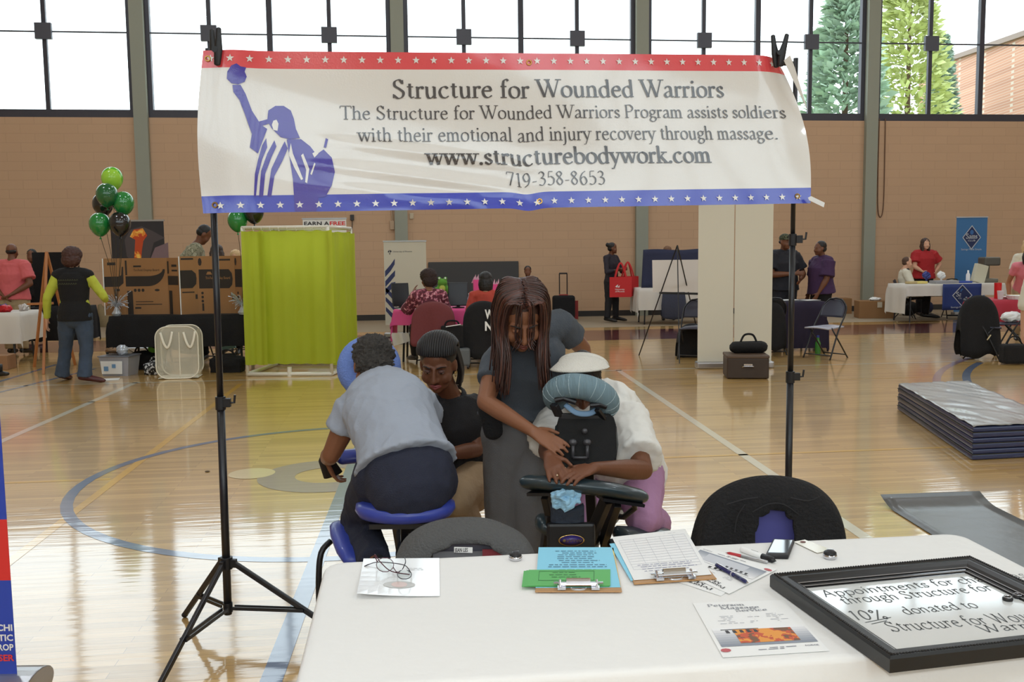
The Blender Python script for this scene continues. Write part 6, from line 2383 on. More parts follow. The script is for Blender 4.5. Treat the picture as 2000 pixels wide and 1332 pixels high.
def trifold(label, x0, x1, y0, y1, D, inverse):
    a, b = P(x0, y1, D), P(x1, y1, D)
    t = thing('cardboard_display', label, 'display board', V(((a.x + b.x) / 2, D, .757)))
    z0, z1 = .757, P((x0 + x1) / 2, y0, D).z
    w = b.x - a.x
    H_ = z1 - z0
    segs = ((0, .22, .0, .07), (.22, .80, .07, .07), (.80, 1.0, .07, .0))
    mbp = MB()
    for i, (u0, u1, d0, d1) in enumerate(segs):
        p0, p1 = V((a.x + w * u0, D - .1 + d0 * 2, 0)), V((a.x + w * u1, D - .1 + d1 * 2, 0))
        mb = MB()
        mb.prism([(0, 0), (1, 0), (1, 1), (0, 1)], lambda x, y, h: p0.lerp(p1, x) + V((0, h, z0 + H_ * y)), .008)
        mb.build('panel', card, t, world=True)
        fn = lambda x, y, p0=p0, p1=p1: p0.lerp(p1, x) + V((0, -.002, z0 + H_ * y))

        def rect(x0_, y0_, x1_, y1_):
            mbp.face([fn(x0_, y0_), fn(x1_, y0_), fn(x1_, y1_), fn(x0_, y1_)])
        if not inverse:
            if i == 1:
                rect(.03, .50, .55, .68)
                mbp.face([fn(.55 + .40 * (1 - (1 - k / 8) ** 1.0) if False else .55 + .4 * math.sin(R(11.25 * k)), .50 + (.30 * (1 - math.cos(R(11.25 * k))))) for k in range(9)] + [fn(.95, .80), fn(.90, .80)] + [fn(.55 + .35 * math.sin(R(11.25 * k)), .68 + .12 * (1 - math.cos(R(11.25 * k)))) for k in range(8, -1, -1)])
                for k in range(3): mbp.face([fn(.24 + .09 * k + .035 * math.cos(a_ * .785), .43 + .03 * math.sin(a_ * .785)) for a_ in range(8)])
                mbp.face([fn(.75 + .06 * math.cos(a_ * .785), .43 + .022 * math.sin(a_ * .785)) for a_ in range(8)])
                rect(.05, .0, .18, .42)
                rect(.24, .17, .85, .185); rect(.24, .22, .65, .232); rect(.22, .10, .36, .13)
                sans(mbp, 'Tri-Fold Display Board', fn, .22, .77, .6, .04)
                rect(.22, .84, .40, .87)
                rect(.03, .7, .07, .96)
            elif i == 0:
                rect(.0, .5, .75, .68); rect(.2, .88, .6, .93); rect(.5, .42, .75, .46)
                mbp.face([fn(.75, .5), fn(.95, .56), fn(.97, .85), fn(.90, .85), fn(.85, .70), fn(.75, .68)])
            else:
                rect(.05, .52, .95, .68); rect(.1, .0, .38, .42); rect(.4, .84, .85, .88); rect(.02, .72, .16, .94); rect(.4, .76, .9, .79)
        else:
            if i == 1:
                mbp.face([fn(.04, .44), fn(.85, .44), fn(.93, .50), fn(.95, .60), fn(.93, .70), fn(.85, .77), fn(.04, .77)])
                mbp.face([fn(.08 + .05 * math.cos(a_ * .785), .90 + .07 * math.sin(a_ * .785)) for a_ in range(8)])
                rect(.55, .92, .9, .95)
                for k in range(3): mbp.face([fn(.12 + .035 * math.cos(a_ * .785), .36 - .07 * k + .025 * math.sin(a_ * .785)) for a_ in range(8)])
                rect(.1, .05, .15, .18); rect(.88, .3, .94, .36); rect(.92, .24, .97, .29)
            elif i == 0:
                mbp.face([fn(.0, .45), fn(.7, .45), fn(.92, .52), fn(.95, .62), fn(.92, .7), fn(.7, .76), fn(0, .76)])
                rect(.1, .94, .8, .97); rect(.85, .26, .97, .34); rect(.1, .37, .8, .39)
            else:
                rect(.05, .46, .98, .77)
                mbp.face([fn(.15 + .1 * math.cos(a_ * .785), .90 + .07 * math.sin(a_ * .785)) for a_ in range(8)])
                for k in range(3): mbp.face([fn(.3 + .08 * math.cos(a_ * .785), .36 - .07 * k + .025 * math.sin(a_ * .785)) for a_ in range(8)])
    mbp.build('black_print', cprint, t, world=True)
    if inverse:
        m2 = MB()
        p0, p1 = V((a.x + w * .22, D + .04, 0)), V((a.x + w * .80, D + .04, 0))
        fn2 = lambda x, y: p0.lerp(p1, x) + V((0, -.004, z0 + H_ * y))
        sans(m2, 'Tri-Fold Display Board', fn2, .22, .6, .66, .045, bold=.01)
        m2.face([fn2(.24, .68), fn2(.4, .68), fn2(.36, .73), fn2(.28, .73)])
        m2.build('reversed_print', card, t, world=True)
    MB().bar(V((a.x - .0, D - .105, z0)), V((a.x - .0, D - .105, z1)), .012, .012).build('white_edge', M_white, t, world=True)
    return t


trifold('left one of two brown cardboard fold-out boards on the black table', 212, 357, 504, 609, Dt + .25, False)
trifold('right one of two brown cardboard fold-out boards, partly behind the stand pole', 359, 484, 500, 607, Dt + .25, True)
silver = mat('silver_foil', (206, 204, 196), .25, metal=.9)


def foil(label, px, py, D, z):
    c = P(px, py, D); c.z = z
    t = thing('balloon_weight', label, 'weight', c)
    MB().lathe([(.045, 0), (.06, .03), (.04, .08), (.015, .12)], n=12).build('wrapped_base', silver, t, disp=lambda p, n: n * .012 * noise.noise(p * 50))
    rn_ = random.Random(px)
    mb = MB()
    for k in range(60):
        a = rn_.uniform(0, 6.28)
        l = rn_.uniform(.08, .24)
        d = V((math.cos(a) * l * .8, math.sin(a) * l * .8, .12 + l * rn_.uniform(-.2, 1)))
        mb.seg(catmull([(0, 0, .11), d * .5 + V((0, 0, .09)), d], 3), [.003, .003, .003, .003, .003, .004, .007], n=4)
    mb.build('tinsel', silver, t)['kind'] = 'stuff'
    return t


foil('silver foil balloon weight at the left end of the black table', 228, 608, Dt + .05, .757)
foil('silver foil balloon weight at the right end of the black table near the curtain', 474, 606, Dt + .05, .757)


def balloon(label, px, py, D, r, m, tie):
    c = P(px, py, D)
    t = thing('balloon', label, 'balloon', c, 0, 'balloons')
    prof = []
    for k in range(15):
        a = -math.pi / 2 + math.pi * k / 14
        z = math.sin(a)
        rr = math.cos(a) * (1 if z > 0 else 1 - .18 * z * z)
        prof.append((max(.002, rr * r), z * r * (1.08 if z > 0 else 1.25)))
    MB().lathe(prof, n=24).build('skin', m, t, smooth=True)
    MB().lathe([(.005, -r * 1.25), (.018, -r * 1.25 - .03), (.002, -r * 1.25 - .028)], n=10).build('knot', m, t)
    e = tie - c
    MB().seg([V((0, 0, -r * 1.28)), V((e.x * .5 + .02, e.y * .5, e.z * .5)), e], .0035, n=5).build('string', mat('grey_ribbon', (70, 66, 58), .5), t)
    return t


mg = mat('balloon_green', (36, 132, 62), .18, coat=.6)
mdg = mat('balloon_deep_green', (28, 98, 54), .18, coat=.6)
mlime = spots('balloon_marbled_lime', (92, 184, 40), (160, 214, 70), 3.0, .5, .18)
mblk = mat('balloon_black', (24, 24, 30), .18, coat=.6)
tie1, tie2 = P(228, 600, Dt + .05), P(474, 598, Dt + .05)
tie1.z = tie2.z = .88
for lb, x, y, dd, r, mm in (('marbled lime balloon at the top of the left bunch', 219, 348, .05, .135, mlime), ('dark green balloon below the marbled lime balloon', 209, 380, -.2, .136, mdg), ('bright green balloon at the right of the left bunch', 241, 396, -.1, .134, mg),
                            ('black balloon half hidden behind the dark green balloon', 201, 398, .1, .134, mblk), ('green balloon at the lower left of the left bunch', 195, 437, -.2, .134, mg), ('black balloon at the lower right of the left bunch', 234, 436, -.25, .135, mblk)):
    balloon(lb, x, y, Dt + dd - .3, r, mm, tie1)
for lb, x, y, r, mm in (('green balloon peeking out below the left end of the banner', 464, 430, .13, mg), ('black balloon just below the banner above the curtain booth', 496, 414, .13, mblk)):
    balloon(lb, x, y, Dt - .1, r, mm, tie2)

# joint poster
tp, fp = rollup('dark poster of a glowing shoulder joint behind the cardboard boards', 226, 329, 432, 640, 15.2, mat('poster_black', (40, 38, 44), .4))
v_ = lambda py: (P(278, py, 15.2).z - fp(0, 0).z) / (fp(0, 1).z - fp(0, 0).z)
u_ = lambda px: (P(px, 460, 15.2).x - fp(0, 0).x) / (fp(1, 0).x - fp(0, 0).x)
FP = lambda x, y, l: fp(u_(x), v_(y), l)
mb = MB(); mb.face([FP(*q, .003) for q in ((243, 468), (256, 448), (278, 442), (300, 452), (322, 465), (300, 474), (292, 500), (290, 520), (262, 522), (246, 500))]); mb.build('grey_bone_shape', mat('poster_grey', (74, 66, 70), .4), tp, world=True)
mb = MB(); mb.face([FP(*q, .005) for q in ((258, 522), (262, 490), (264, 468), (254, 462), (262, 448), (280, 446), (288, 460), (280, 470), (276, 490), (272, 522))]); mb.build('orange_bone', spots('orange_glow', (196, 70, 26), (236, 150, 50), 9, .5, .4, (250, 200, 90)), tp, world=True)
mb = MB(); mb.face([FP(*q, .005) for q in ((292, 506), (302, 484), (328, 474), (328, 522), (290, 522))]); mb.build('pale_shape', mat('poster_rose', (128, 104, 110), .4), tp, world=True)

# people behind the cardboard boards
camo = spots('camouflage', (146, 142, 118), (112, 112, 90), 16, .5, .9, (170, 166, 142))
J = stand(V((P(356, 500, 14.6).x, 14.6, 0)), R(20), 2.08, lean=R(20), nod=R(40))
figure(J, 'person in camouflage uniform bending down behind the cardboard boards', SK_dark, dict(m=camo, sleeve=1.9, loose=.02), dict(m=camo, loose=.02), M_shoe, hair_fn(HB, 'crop', .002), fat=1.2, vox=.014, detail=False)
for lb, x, y, dp, hair, sk in (('dark haired person behind the right cardboard board by the stand pole', 424, 493, 14.2, hair_fn(HBr, 'bob', .006), SK_mid), ('fair haired person at the right end of the cardboard boards', 461, 503, 15.1, hair_fn(mat('hair_blond', (206, 172, 126), .6, var=.3, vscale=40), 'bob', .008), SK_light)):
    h_ = P(x, y, dp).z + .13
    J = stand(V((P(x, y, dp).x, dp, 0)), R(-90), 1.62, seated=True, seat_z=h_ - .85)
    figure(J, lb, sk, dict(m=M_blackcloth, sleeve=.8), dict(m=M_blackcloth), M_shoe, hair, vox=.014, detail=False)
    cl_ = folding_chair('folding chair under the %s' % lb[:19].strip(), V((P(x, y, dp).x, dp, 0)), R(180), M_chair_dark, M_chair_dark)
    cl_['label'] = 'folding chair behind the boards, under the ' + ('dark' if 'dark' in lb else 'fair') + ' haired person'

# draped chair, hamper, bin and bags in front of the black table
pc = GD(345, 715)
folding_chair('black folding chair in front of the black table behind the hamper', V((pc.x, pc.y + .25, 0)), R(0), M_blackcloth, M_blackcloth)
draped('black garment over the chair in front of the black table', 'jacket', (342, 597), pc.y + .02, 92, .62, M_blackcloth, seed=2)
ph = GD(353, 737)
th = thing('laundry_hamper', 'white mesh pop-up laundry hamper on the floor before the black table', 'hamper', ph, R(8))
hw, hd_, hh = .26, .17, .655
mesh_m = mat('white_mesh', (222, 216, 196), .8, alpha=.42)
rim_m = mat('white_binding', (232, 226, 208), .7)


def rrect(w, h, r, n=8):
    pts = []
    for cx, cz, a0 in ((w - r, h - r, 0), (-w + r, h - r, 90), (-w + r, r, 180), (w - r, r, 270)):
        for k in range(n + 1):
            a = R(a0 + 90 * k / n)
            pts.append((cx + r * math.cos(a), cz + r * math.sin(a)))
    return pts


for sy in (-1, 1):
    pr = rrect(hw, hh, .14)
    mb = MB(); mb.face([V((x, sy * hd_ * (1 - .15 * (z / hh)), z + .01)) for x, z in pr]); mb.build('mesh_panel', mesh_m, th)
    MB().seg([V((x, sy * hd_ * (1 - .15 * (z / hh)), z + .01)) for x, z in pr], .008, n=6, closed=True).build('wire_binding', rim_m, th, smooth=True)
for sx in (-1, 1):
    pr = rrect(hd_, hh - .04, .1)
    mb = MB(); mb.face([V((sx * hw * .93, y, z + .01)) for y, z in pr]); mb.build('mesh_panel', mesh_m, th)
MB().seg([(.03, -hd_, .03), (.03, -hd_ * .85, hh - .06)], .006, n=6).build('seam_binding', rim_m, th)
mb = MB(); mb.face([V((x * .95, y * .95, .012)) for x, y in ((-hw, -hd_), (hw, -hd_), (hw, hd_), (-hw, hd_))]); mb.build('bottom', rim_m, th)
for sx in (-.12, .16):
    MB().seg(catmull([(sx - .075, -hd_ * .86 - .006, hh - .06), (sx - .03, -hd_ - .012, hh - .2), (sx + .01, -hd_ - .012, hh - .25), (sx + .045, -hd_ - .01, hh - .18), (sx + .07, -hd_ * .86 - .006, hh - .05)], 5), [(.016, .003)] * 21, n=6).build('carry_strap', rim_m, th, smooth=True)
pb = GD(222, 735)
tb_ = thing('plastic_bin', 'clear plastic storage bin on the floor beside the woman in the vest', 'bin', V((pb.x + .02, pb.y + .17, 0)), R(-4))
binm = mat('clear_plastic', (196, 196, 204), .25, alpha=.5)
mb = MB(); mb.rings([[V((x * w, y * d, z)) for x, y in ((-1, -1), (1, -1), (1, 1), (-1, 1))] for w, d, z in ((.17, .14, .0), (.2, .165, .25))], caps=False)
mb.face([V((x * .17, y * .14, .002)) for x, y in ((-1, -1), (1, -1), (1, 1), (-1, 1))]); mb.build('tub', binm, tb_, solid=.003)
MB().box((0, 0, .257), (.43, .36, .014)).build('lid', mat('grey_lid', (110, 112, 120), .4), tb_, bevel=.005)
mb = MB(); mb.face([V((-.165, -.170, .03)), V((.11, -.170, .03)), V((.12, -.178, .2)), V((-.175, -.178, .2))]); mb.build('paper_label', M_white, tb_)
mb = MB(); mb.face([V((-.13, -.182, .07)), V((-.07, -.182, .07)), V((-.07, -.182, .13)), V((-.13, -.182, .13))]); mb.face([V((-.02, -.182, .11)), V((.03, -.182, .11)), V((.03, -.182, .16)), V((-.02, -.182, .16))]); mb.build('label_picture', mat('label_blue', (110, 150, 190), .6), tb_)
for lb, x, y, r, mm in (('shiny multicoloured foil ball on the lid of the plastic bin', .06, -.05, .075, silver), ('crumpled brown wrapping on the lid of the plastic bin', -.08, .0, .07, mat('bronze_wrap', (140, 110, 80), .35, metal=.5))):
    q = tb_.location + V((x, y, .268))
    t = thing('foil_ball', lb, 'decoration', q)
    MB().ell((0, 0, r * .8), (r * (1 if mm is silver else 1.6), r, r * (.95 if mm is silver else .5)), n=16, k=10).build('foil', mm, t, disp=lambda p, n: n * .02 * noise.noise(p * 60))
for nm, lb, x, y, rr, mm in (('duffel_bag', 'black bag slumped under the black table beside the plastic bin', 272, 722, (.2, .16, .2), M_blackcloth), ('patterned_bag', 'black and white patterned bag beside the mesh hamper', 301, 733, (.17, .13, .15), spots('black_white_print', (20, 20, 22), (200, 200, 200), 34, .55, .7)),
                             ('green_pouch', 'bright green pouch behind the patterned bag', 302, 712, (.13, .08, .26), mat('bright_green', (92, 170, 52), .6)), ('camera_bag', 'black shoulder bag under the black table by the stand pole', 440, 728, (.24, .16, .19), M_blackcloth)):
    q = GD(x, y)
    t = thing(nm, lb, 'bag', V((q.x, q.y + .12, 0)))
    MB().ell((0, 0, rr[2] * .62), (rr[0], rr[1], rr[2] * .62), n=18, k=10).box((0, 0, rr[2] * .5), (rr[0] * 1.7, rr[1] * 1.5, rr[2])).build('bag_body', mm, t, smooth=True, remesh=.02, relax=2, disp=wrinkle(.012, 12))
    MB().seg(catmull([(-rr[0] * .5, 0, rr[2] * 1.1), (-.05, -.02, rr[2] * 1.5), (.05, -.02, rr[2] * 1.5), (rr[0] * .5, 0, rr[2] * 1.1)], 4), .012, n=6).build('strap', mm, t, smooth=True)
q = GD(274, 716)
t = thing('leaflet_box', 'long white printed box lying tilted before the black bag', 'box', V((q.x, q.y - .12, .06)))
MB().box((0, 0, .08), (.3, .03, .09), Matrix.Rotation(R(32), 3, 'Y')).build('carton', M_white, t)
q = GD(446, 715)
t = thing('tissue_pack', 'pale blue packet on top of the black shoulder bag', 'packet', V((q.x + .03, q.y - .05, .24)))
MB().box((0, 0, .03), (.2, .04, .05), Matrix.Rotation(R(-10), 3, 'Y')).build('packet', mat('pale_blue_tissue', (150, 196, 222)), t, bevel=.008)

# ---------- green curtain booth
FL_, FR_ = GD(484, 735), GD(648, 734)
ft = P(484, 440, FL_.y).z
gb = thing('curtain_booth', 'changing booth of white pipes hung with lime green curtains', 'booth', (FL_ + FR_) / 2, 0)
pvc = mat('white_pvc_pipe', (224, 220, 204), .35)
bk = V((.10, 1.15, 0))
corners = [FL_, FR_, FR_ + bk, FL_ + bk]
for i in range(4):
    a, b = corners[i], corners[(i + 1) % 4]
    MB().seg([a + V((0, 0, .028)), b + V((0, 0, .028))], .026, n=10).build('base_pipe', pvc, gb, world=True, smooth=True)
    MB().seg([a + V((0, 0, ft - .03)), b + V((0, 0, ft - .03))], .022, n=10).build('top_pipe', pvc, gb, world=True, smooth=True)
    MB().seg([a + V((0, 0, .03)), a + V((0, 0, ft - .03))], .022, n=10).build('upright_pipe', pvc, gb, world=True, smooth=True)
m_ = FL_.lerp(FR_, .5)
MB().seg([m_ + V((0, 0, .0)), m_ + V((0, 0, .12))], .03, n=10).build('pipe_tee', pvc, gb, world=True)
cur = mat('lime_curtain', (184, 196, 56), .75, bump=.1, bscale=30)
nt = cur.node_tree
b_ = nt.nodes['Principled BSDF']
tl = nt.nodes.new('ShaderNodeBsdfTranslucent')
tl.inputs['Color'].default_value = lin((206, 216, 70))
mx = nt.nodes.new('ShaderNodeMixShader')
mx.inputs[0].default_value = .5
nt.links.new(b_.outputs[0], mx.inputs[1]); nt.links.new(tl.outputs[0], mx.inputs[2]); nt.links.new(mx.outputs[0], nt.nodes['Material Output'].inputs['Surface'])


def curtain(a, b, z0, z1, folds, amp, nm, gap=0, seed=0):
    d = (b - a); L_ = d.length; d = d.normalized(); n = V((d.y, -d.x, 0))
    mb = MB()
    nu = int(folds * 10)

    def fn(u, v):
        w = amp * (math.sin(u * folds * 6.283 + seed) * .6 + math.sin(u * folds * 2.7 + 1 + seed) + .5 * noise.noise(V((u * 7, v * 1.5, seed))))
        w *= (.45 + .55 * (1 - v) ** .6)
        return a + d * (L_ * u) + n * (w + .01) + V((0, 0, z0 + (z1 - z0) * v - .012 * abs(math.sin(u * folds * 3.14))))
    mb.grid(fn, nu, 16)
    return mb.build(nm, cur, gb, world=True, smooth=True)


curtain(FL_ + V((-.0, -.03, 0)), FL_.lerp(FR_, .27) + V((0, -.05, 0)), .16, ft - .07, 2.2, .022, 'curtain', seed=1)
curtain(FL_.lerp(FR_, .20) + V((0, -.02, 0)), FR_ + V((.06, -.03, 0)), .17, ft - .07, 5, .018, 'curtain', seed=3)
curtain(FR_ + V((.02, .0, 0)), FR_ + bk + V((.04, .0, 0)), .14, ft - .09, 5, .03, 'curtain', seed=5)
curtain(FL_ + bk, FR_ + bk, .16, ft - .07, 6, .03, 'curtain', seed=2)
curtain(FL_, FL_ + bk, .16, ft - .07, 5, .03, 'curtain', seed=7)
for k in range(10):
    c = FL_.lerp(FR_, .03 + .1 * k) + V((0, 0, ft - .045))
    MB().seg([c + V((0, .03 * math.cos(a * .785), .03 * math.sin(a * .785))) for a in range(8)], .004, n=5, closed=True).build('curtain_ring', pvc, gb, world=True)

# earn-a-free poster
te_, fe = rollup('white poster with black and red lettering behind the curtain booth', 598, 682, 428, 640, 16.2, M_white)
mb = MB(); sans(mb, 'EARN A', lambda u, v: fe(u, v, .004), .03, .945, .58, .034, bold=.03); sans(mb, 'V', lambda u, v: fe(u, v, .004), .9, .3, .1, .05, bold=.03); mb.build('black_lettering', M_print, te_, world=True)
mb = MB(); sans(mb, 'FREE', lambda u, v: fe(u, v, .004), .62, .945, .36, .034, bold=.03); mb.build('red_lettering', mat('print_red2', (190, 50, 50), .5), te_, world=True)


# wall fittings
def wall_thing(name, label, cat, px, py, w, h, d, m, part):
    s, z = on_wall(px, py)
    t = thing(name, label, cat, gym(s, -.002, z), WA)
    MB().box((0, -d / 2, 0), (w, d, h)).build(part, m, t, bevel=.006)
    return t


t = wall_thing('wall_box', 'small dark box on the wall right of the white poster', 'box', 688, 425, .085, .13, .07, mat('dark_grey_box', (56, 52, 50), .5), 'casing')
MB().seg([(0, -.02, -.06), (-.02, -.02, -.5), (-.06, -.01, -1.15)], .008, n=6).build('cable', M_black, t)
wall_thing('wall_outlet', 'pale outlet plate on the wall right of the pilaster below the banner', 'outlet', 804, 422, .09, .13, .02, mat('ivory_plate', (196, 178, 150), .4), 'plate')
t = wall_thing('conduit_box', 'beige conduit box on the wall above the white wing banner', 'conduit', 766, 440, .10, .2, .06, mat('beige_conduit', (184, 156, 128), .6), 'casing')
MB().seg([(0, -.03, .1), (0, -.03, .7)], .018, n=8).build('pipe', mat('beige_conduit', (184, 156, 128)), t)
s_, z_ = on_wall(1722, 330)
t = thing('cord_loop', 'long looped cord hanging on the wall right of the pilaster', 'cord', gym(s_, -.02, 0), WA)
zz = lambda y: on_wall(1722, y)[1]
MB().seg(catmull([(-.10, 0, zz(232)), (-.10, 0, zz(330)), (-.08, -.0, zz(405)), (-.01, 0, zz(424)), (.06, 0, zz(400)), (.06, 0, zz(300)), (.05, 0, zz(232))], 6), .012, n=6).build('cord', mat('brown_cord', (110, 80, 60), .7), t, smooth=True)
MB().box((-.15, .0, zz(416)), (.05, .03, .08)).build('cleat', brass, t)
# wall pad
s0_, z1_ = on_wall(836, 512); s1_, _ = on_wall(1012, 512); _, z0_ = on_wall(920, 618)
t = thing('wall_pad', 'long dark grey pad panel standing against the far wall', 'wall pad', gym((s0_ + s1_) / 2, -.06, 0), WA)
MB().box((0, 0, (z1_ + .02) / 2), (s1_ - s0_, .08, z1_ - .02)).build('pad', mat('charcoal_pad', (62, 60, 60), .6), t, bevel=.015)

# ---------- wing banner and pink table
tu, fu = rollup('white roll-up banner with navy wing feathers left of the grey wall pad', 753, 835, 472, 634, 17.4, mat('cream_banner', (206, 200, 180), .5))
mb = MB(); sans(mb, 'University of Phoenix', lambda u, v: fu(u, v, .004), .22, .875, .45, .018); 
mb.face([fu(.09, .88, .004), fu(.13, .905, .004), fu(.13, .87, .004)]); mb.face([fu(.14, .905, .004), fu(.19, .89, .004), fu(.15, .865, .004)]); mb.face([fu(.12, .865, .004), fu(.16, .862, .004), fu(.14, .845, .004)])
mb.build('logo_print', mat('navy_print', (50, 52, 62), .5), tu, world=True)
mb = MB()
for k, (y0, y1) in enumerate(((.62, .80), (.50, .66), (.40, .52))):
    mb.face([fu(.02, y0 - .04, .004), fu(.02, y0 + .03, .004), fu(.16, y0 + .11, .004), fu(.26, y1, .004), fu(.25, y1 - .07, .004), fu(.15, y0 + .03, .004)])
for k in range(3):
    y = .36 - .12 * k
    mb.face([fu(.02, y + .05, .004), fu(.2, y - .06, .004), fu(.27, y - .16, .004), fu(.27, y - .08, .004), fu(.18, y + .02, .004), fu(.02, y + .1, .004)])
mb.build('wing_print', mat('wing_navy', (44, 52, 96), .5), tu, world=True)
Dp = GD(797, 712).y + .3
xa, xb = P(768, 605, Dp).x, P(1010, 605, Dp).x
tp2, cp2 = table_cloth('table under the bright pink cloth', 'bright pink cloth on the table with two monitors', V(((xa + xb) / 2, Dp + .35, 0)), xb - xa, .72, .75, R(1), mat('bright_pink_cloth', (226, 84, 146), .75), .22, .2, .42, .2, .02)
t = thing('under_cloth', 'white cloth corner hanging out under the pink cloth', 'tablecloth', P(775, 660, Dp))
mb = MB(); mb.grid(lambda u, v: P(763 + 34 * u + 6 * v, 650 + 26 * v * (1 - .4 * u), Dp - .06 + .02 * math.sin(u * 9)), 8, 6); mb.build('cloth', mat('white_stall_cloth', (214, 208, 200)), t, world=True, smooth=True)


def monitor(label, px0, px1, py0, D, yaw):
    a, b = P(px0, py0, D), P(px1, py0, D)
    t = thing('monitor', label, 'monitor', V(((a.x + b.x) / 2, D, .757)), yaw)
    w = abs(b.x - a.x) / math.cos(yaw); h = a.z - .757 - .03
    MB().box((0, 0, .03 + h / 2), (w, .035, h), Matrix.Rotation(R(-8), 3, 'X')).build('housing', M_blackplastic, t, bevel=.006)
    MB().box((0, -.0185, .03 + h / 2), (w - .03, .004, h - .03), Matrix.Rotation(R(-8), 3, 'X')).build('rear_panel', M_black, t)
    MB().lathe([(.09, 0), (.09, .012), (.025, .02), (.02, .12)], n=14).build('stand', M_blackplastic, t)
    return t


monitor('black monitor at the left end of the pink table', 766, 797, 553, Dp + .25, R(25))
monitor('black monitor on the pink table between the two seated women', 875, 914, 552, Dp + .25, R(0))
q = P(865, 590, Dp + .42); q.z = .757
t = thing('frog_plush', 'green plush frog on top of the pink table beside the monitor', 'toy', q)
gg = mat('frog_green', (92, 150, 48), .8)
MB().box((0, 0, .1), (.2, .15, .2)).build('box_seat', M_blackplastic, t)
MB().ell((0, 0, .28), (.085, .07, .09)).ell((0, -.02, .36), (.075, .06, .055)).ell((-.045, -.02, .42), (.028, .028, .03)).ell((.045, -.02, .42), (.028, .028, .03)).ell((-.09, -.04, .24), (.04, .04, .06)).ell((.09, -.04, .24), (.04, .04, .06)).build('body', gg, t, smooth=True, remesh=.012, relax=1)
for s in (-1, 1):
    MB().ell((s * .045, -.044, .425), (.013, .008, .014)).build('eye', M_white, t, smooth=True)
MB().ell((0, -.06, .27), (.045, .016, .06)).build('belly', mat('frog_yellow', (190, 200, 90), .8), t, smooth=True)


def gift_bag(label, px, py0, w, h, D, m):
    c = P(px, py0, D); c.z = .757
    t = thing('gift_bag', label, 'bag', c, R(8))
    MB().rings([[V((x * w / 2 * s, y * .05, z)) for x, y in ((-1, -1), (1, -1), (1, 1), (-1, 1))] for s, z in ((.94, 0), (1, h))], caps=False).build('paper_bag', m, t, solid=.003)
    mb = MB()
    for k in range(9):
        x = -w / 2 + w * k / 8
        mb.face([V((x - .03, 0, h - .05)), V((x + .03, .02, h - .05)), V((x + .015, -.02, h + .05 + .03 * (k % 2)))])
    mb.build('tissue', mat('pale_pink_tissue', (236, 190, 206), .8), t)
    return t


gift_bag('tall pink gift bag with tissue behind the monitor', 935, 545, .16, .4, Dp + .45, mat('hot_pink_paper', (228, 74, 140), .5))
gift_bag('pink gift bag with tissue right of the woman in the black hoodie', 968, 556, .24, .33, Dp + .42, mat('hot_pink_paper', (228, 74, 140)))
for k, x in enumerate((917, 923)):
    c = P(x, 590, Dp + .1 + .06 * k); c.z = .757
    t = thing('water_bottle', ['front one of two clear water bottles right of the monitor on the pink table', 'rear one of two clear water bottles right of the monitor on the pink table'][k], 'bottle', c, 0, 'water bottles')
    MB().lathe([(.03, 0), (.032, .02), (.032, .14), (.014, .18), (.014, .2)], n=14).build('bottle_body', mat('clear_bottle', (190, 205, 225), .1, alpha=.6), t, smooth=True)
    MB().lathe([(.015, .2), (.015, .215), (.001, .215)], n=10).build('cap', M_white, t)
t = thing('paper_sheet', 'white paper on the left front of the pink table', 'paper', P(797, 612, Dp + .1))
t.location.z = .758
MB().box((0, 0, .002), (.3, .21, .003), .5).build('page', M_white, t)

# seated women at the pink table
def sit(lb, px, D, face, h, seat, sk, top, hair, bottom=None, **k):
    J = stand(V((P(px, 600, D).x, D, 0)), face, h, seated=True, seat_z=seat, **k)
    figure(J, lb, sk, top, bottom or dict(m=M_blackcloth), M_shoe, hair, vox=.011, detail=False)
    return J


Ds = Dp - .42
flower = spots('floral_blouse', (92, 34, 48), (176, 96, 112), 26, .52, .8, (214, 160, 166))
sit('seated woman in a floral maroon blouse, back turned, at the pink table', 838, Ds, R(110), 1.66, .46, SK_mid, dict(m=flower, sleeve=1.0, loose=.02), hair_fn(mat('hair_dark_curls', (46, 30, 26), .8, var=.4, vscale=60), 'afro', .010, 40), larm=((-.17, .10, .66), (-.10, .16, .80)), rarm=((.17, .08, .63), (.10, .2, .62)), headturn=R(20))
c = V((P(846, 600, Ds).x, Ds - .02, 0))
folding_chair('folding chair under the woman in the floral blouse', c, R(10), M_chair_dark, M_chair_dark)
mar = mat('maroon_jacket', (108, 48, 50), .85, bump=.2, bscale=30)
draped('maroon jacket hung over the chair of the woman in the floral blouse', 'jacket', (846, 589), Ds - .26, 82, .62, mar, seed=3)
sit('seated woman with a black bob, back turned, orange top, at the pink table', 949, Ds, R(88), 1.62, .45, SK_tan, dict(m=mat('orange_red_top', (178, 66, 50), .8), sleeve=.8), hair_fn(HB, 'bob', .003))
c = V((P(945, 600, Ds).x, Ds - .02, 0))
folding_chair('folding chair under the woman with the black bob', c, R(-4), M_chair_dark, M_chair_dark)
tj, cj, wj = draped('black hoodie with white block letters over the chair of the woman with the bob', 'hoodie', (943, 588), Ds - .26, 78, .78, M_blackcloth, seed=6)
mb = MB()
o_ = P(947, 622, Ds - .42)
for i, s in enumerate(('WE', 'NE')):
    sans(mb, s, plane_fn(o_ - V((0, 0, .16 * i - .0)), V((1, 0, 0)), V((0, 0, 1))), 0, 0, .17, .12, bold=.04)
mb.build('lettering', M_white, tj, world=True)
q = GD(886, 722)
t = thing('laptop_bag', 'black laptop bag standing on the grey wheeled case', 'bag', V((q.x, q.y + .15, .28)))
MB().box((-.02, 0, .15), (.30, .12, .30)).build('bag_body', M_blackcloth, t, bevel=.02)
MB().seg(catmull([(-.12, 0, .30), (-.08, 0, .36), (.04, 0, .36), (.08, 0, .30)], 4), .011, n=6).build('handle', M_blackcloth, t)
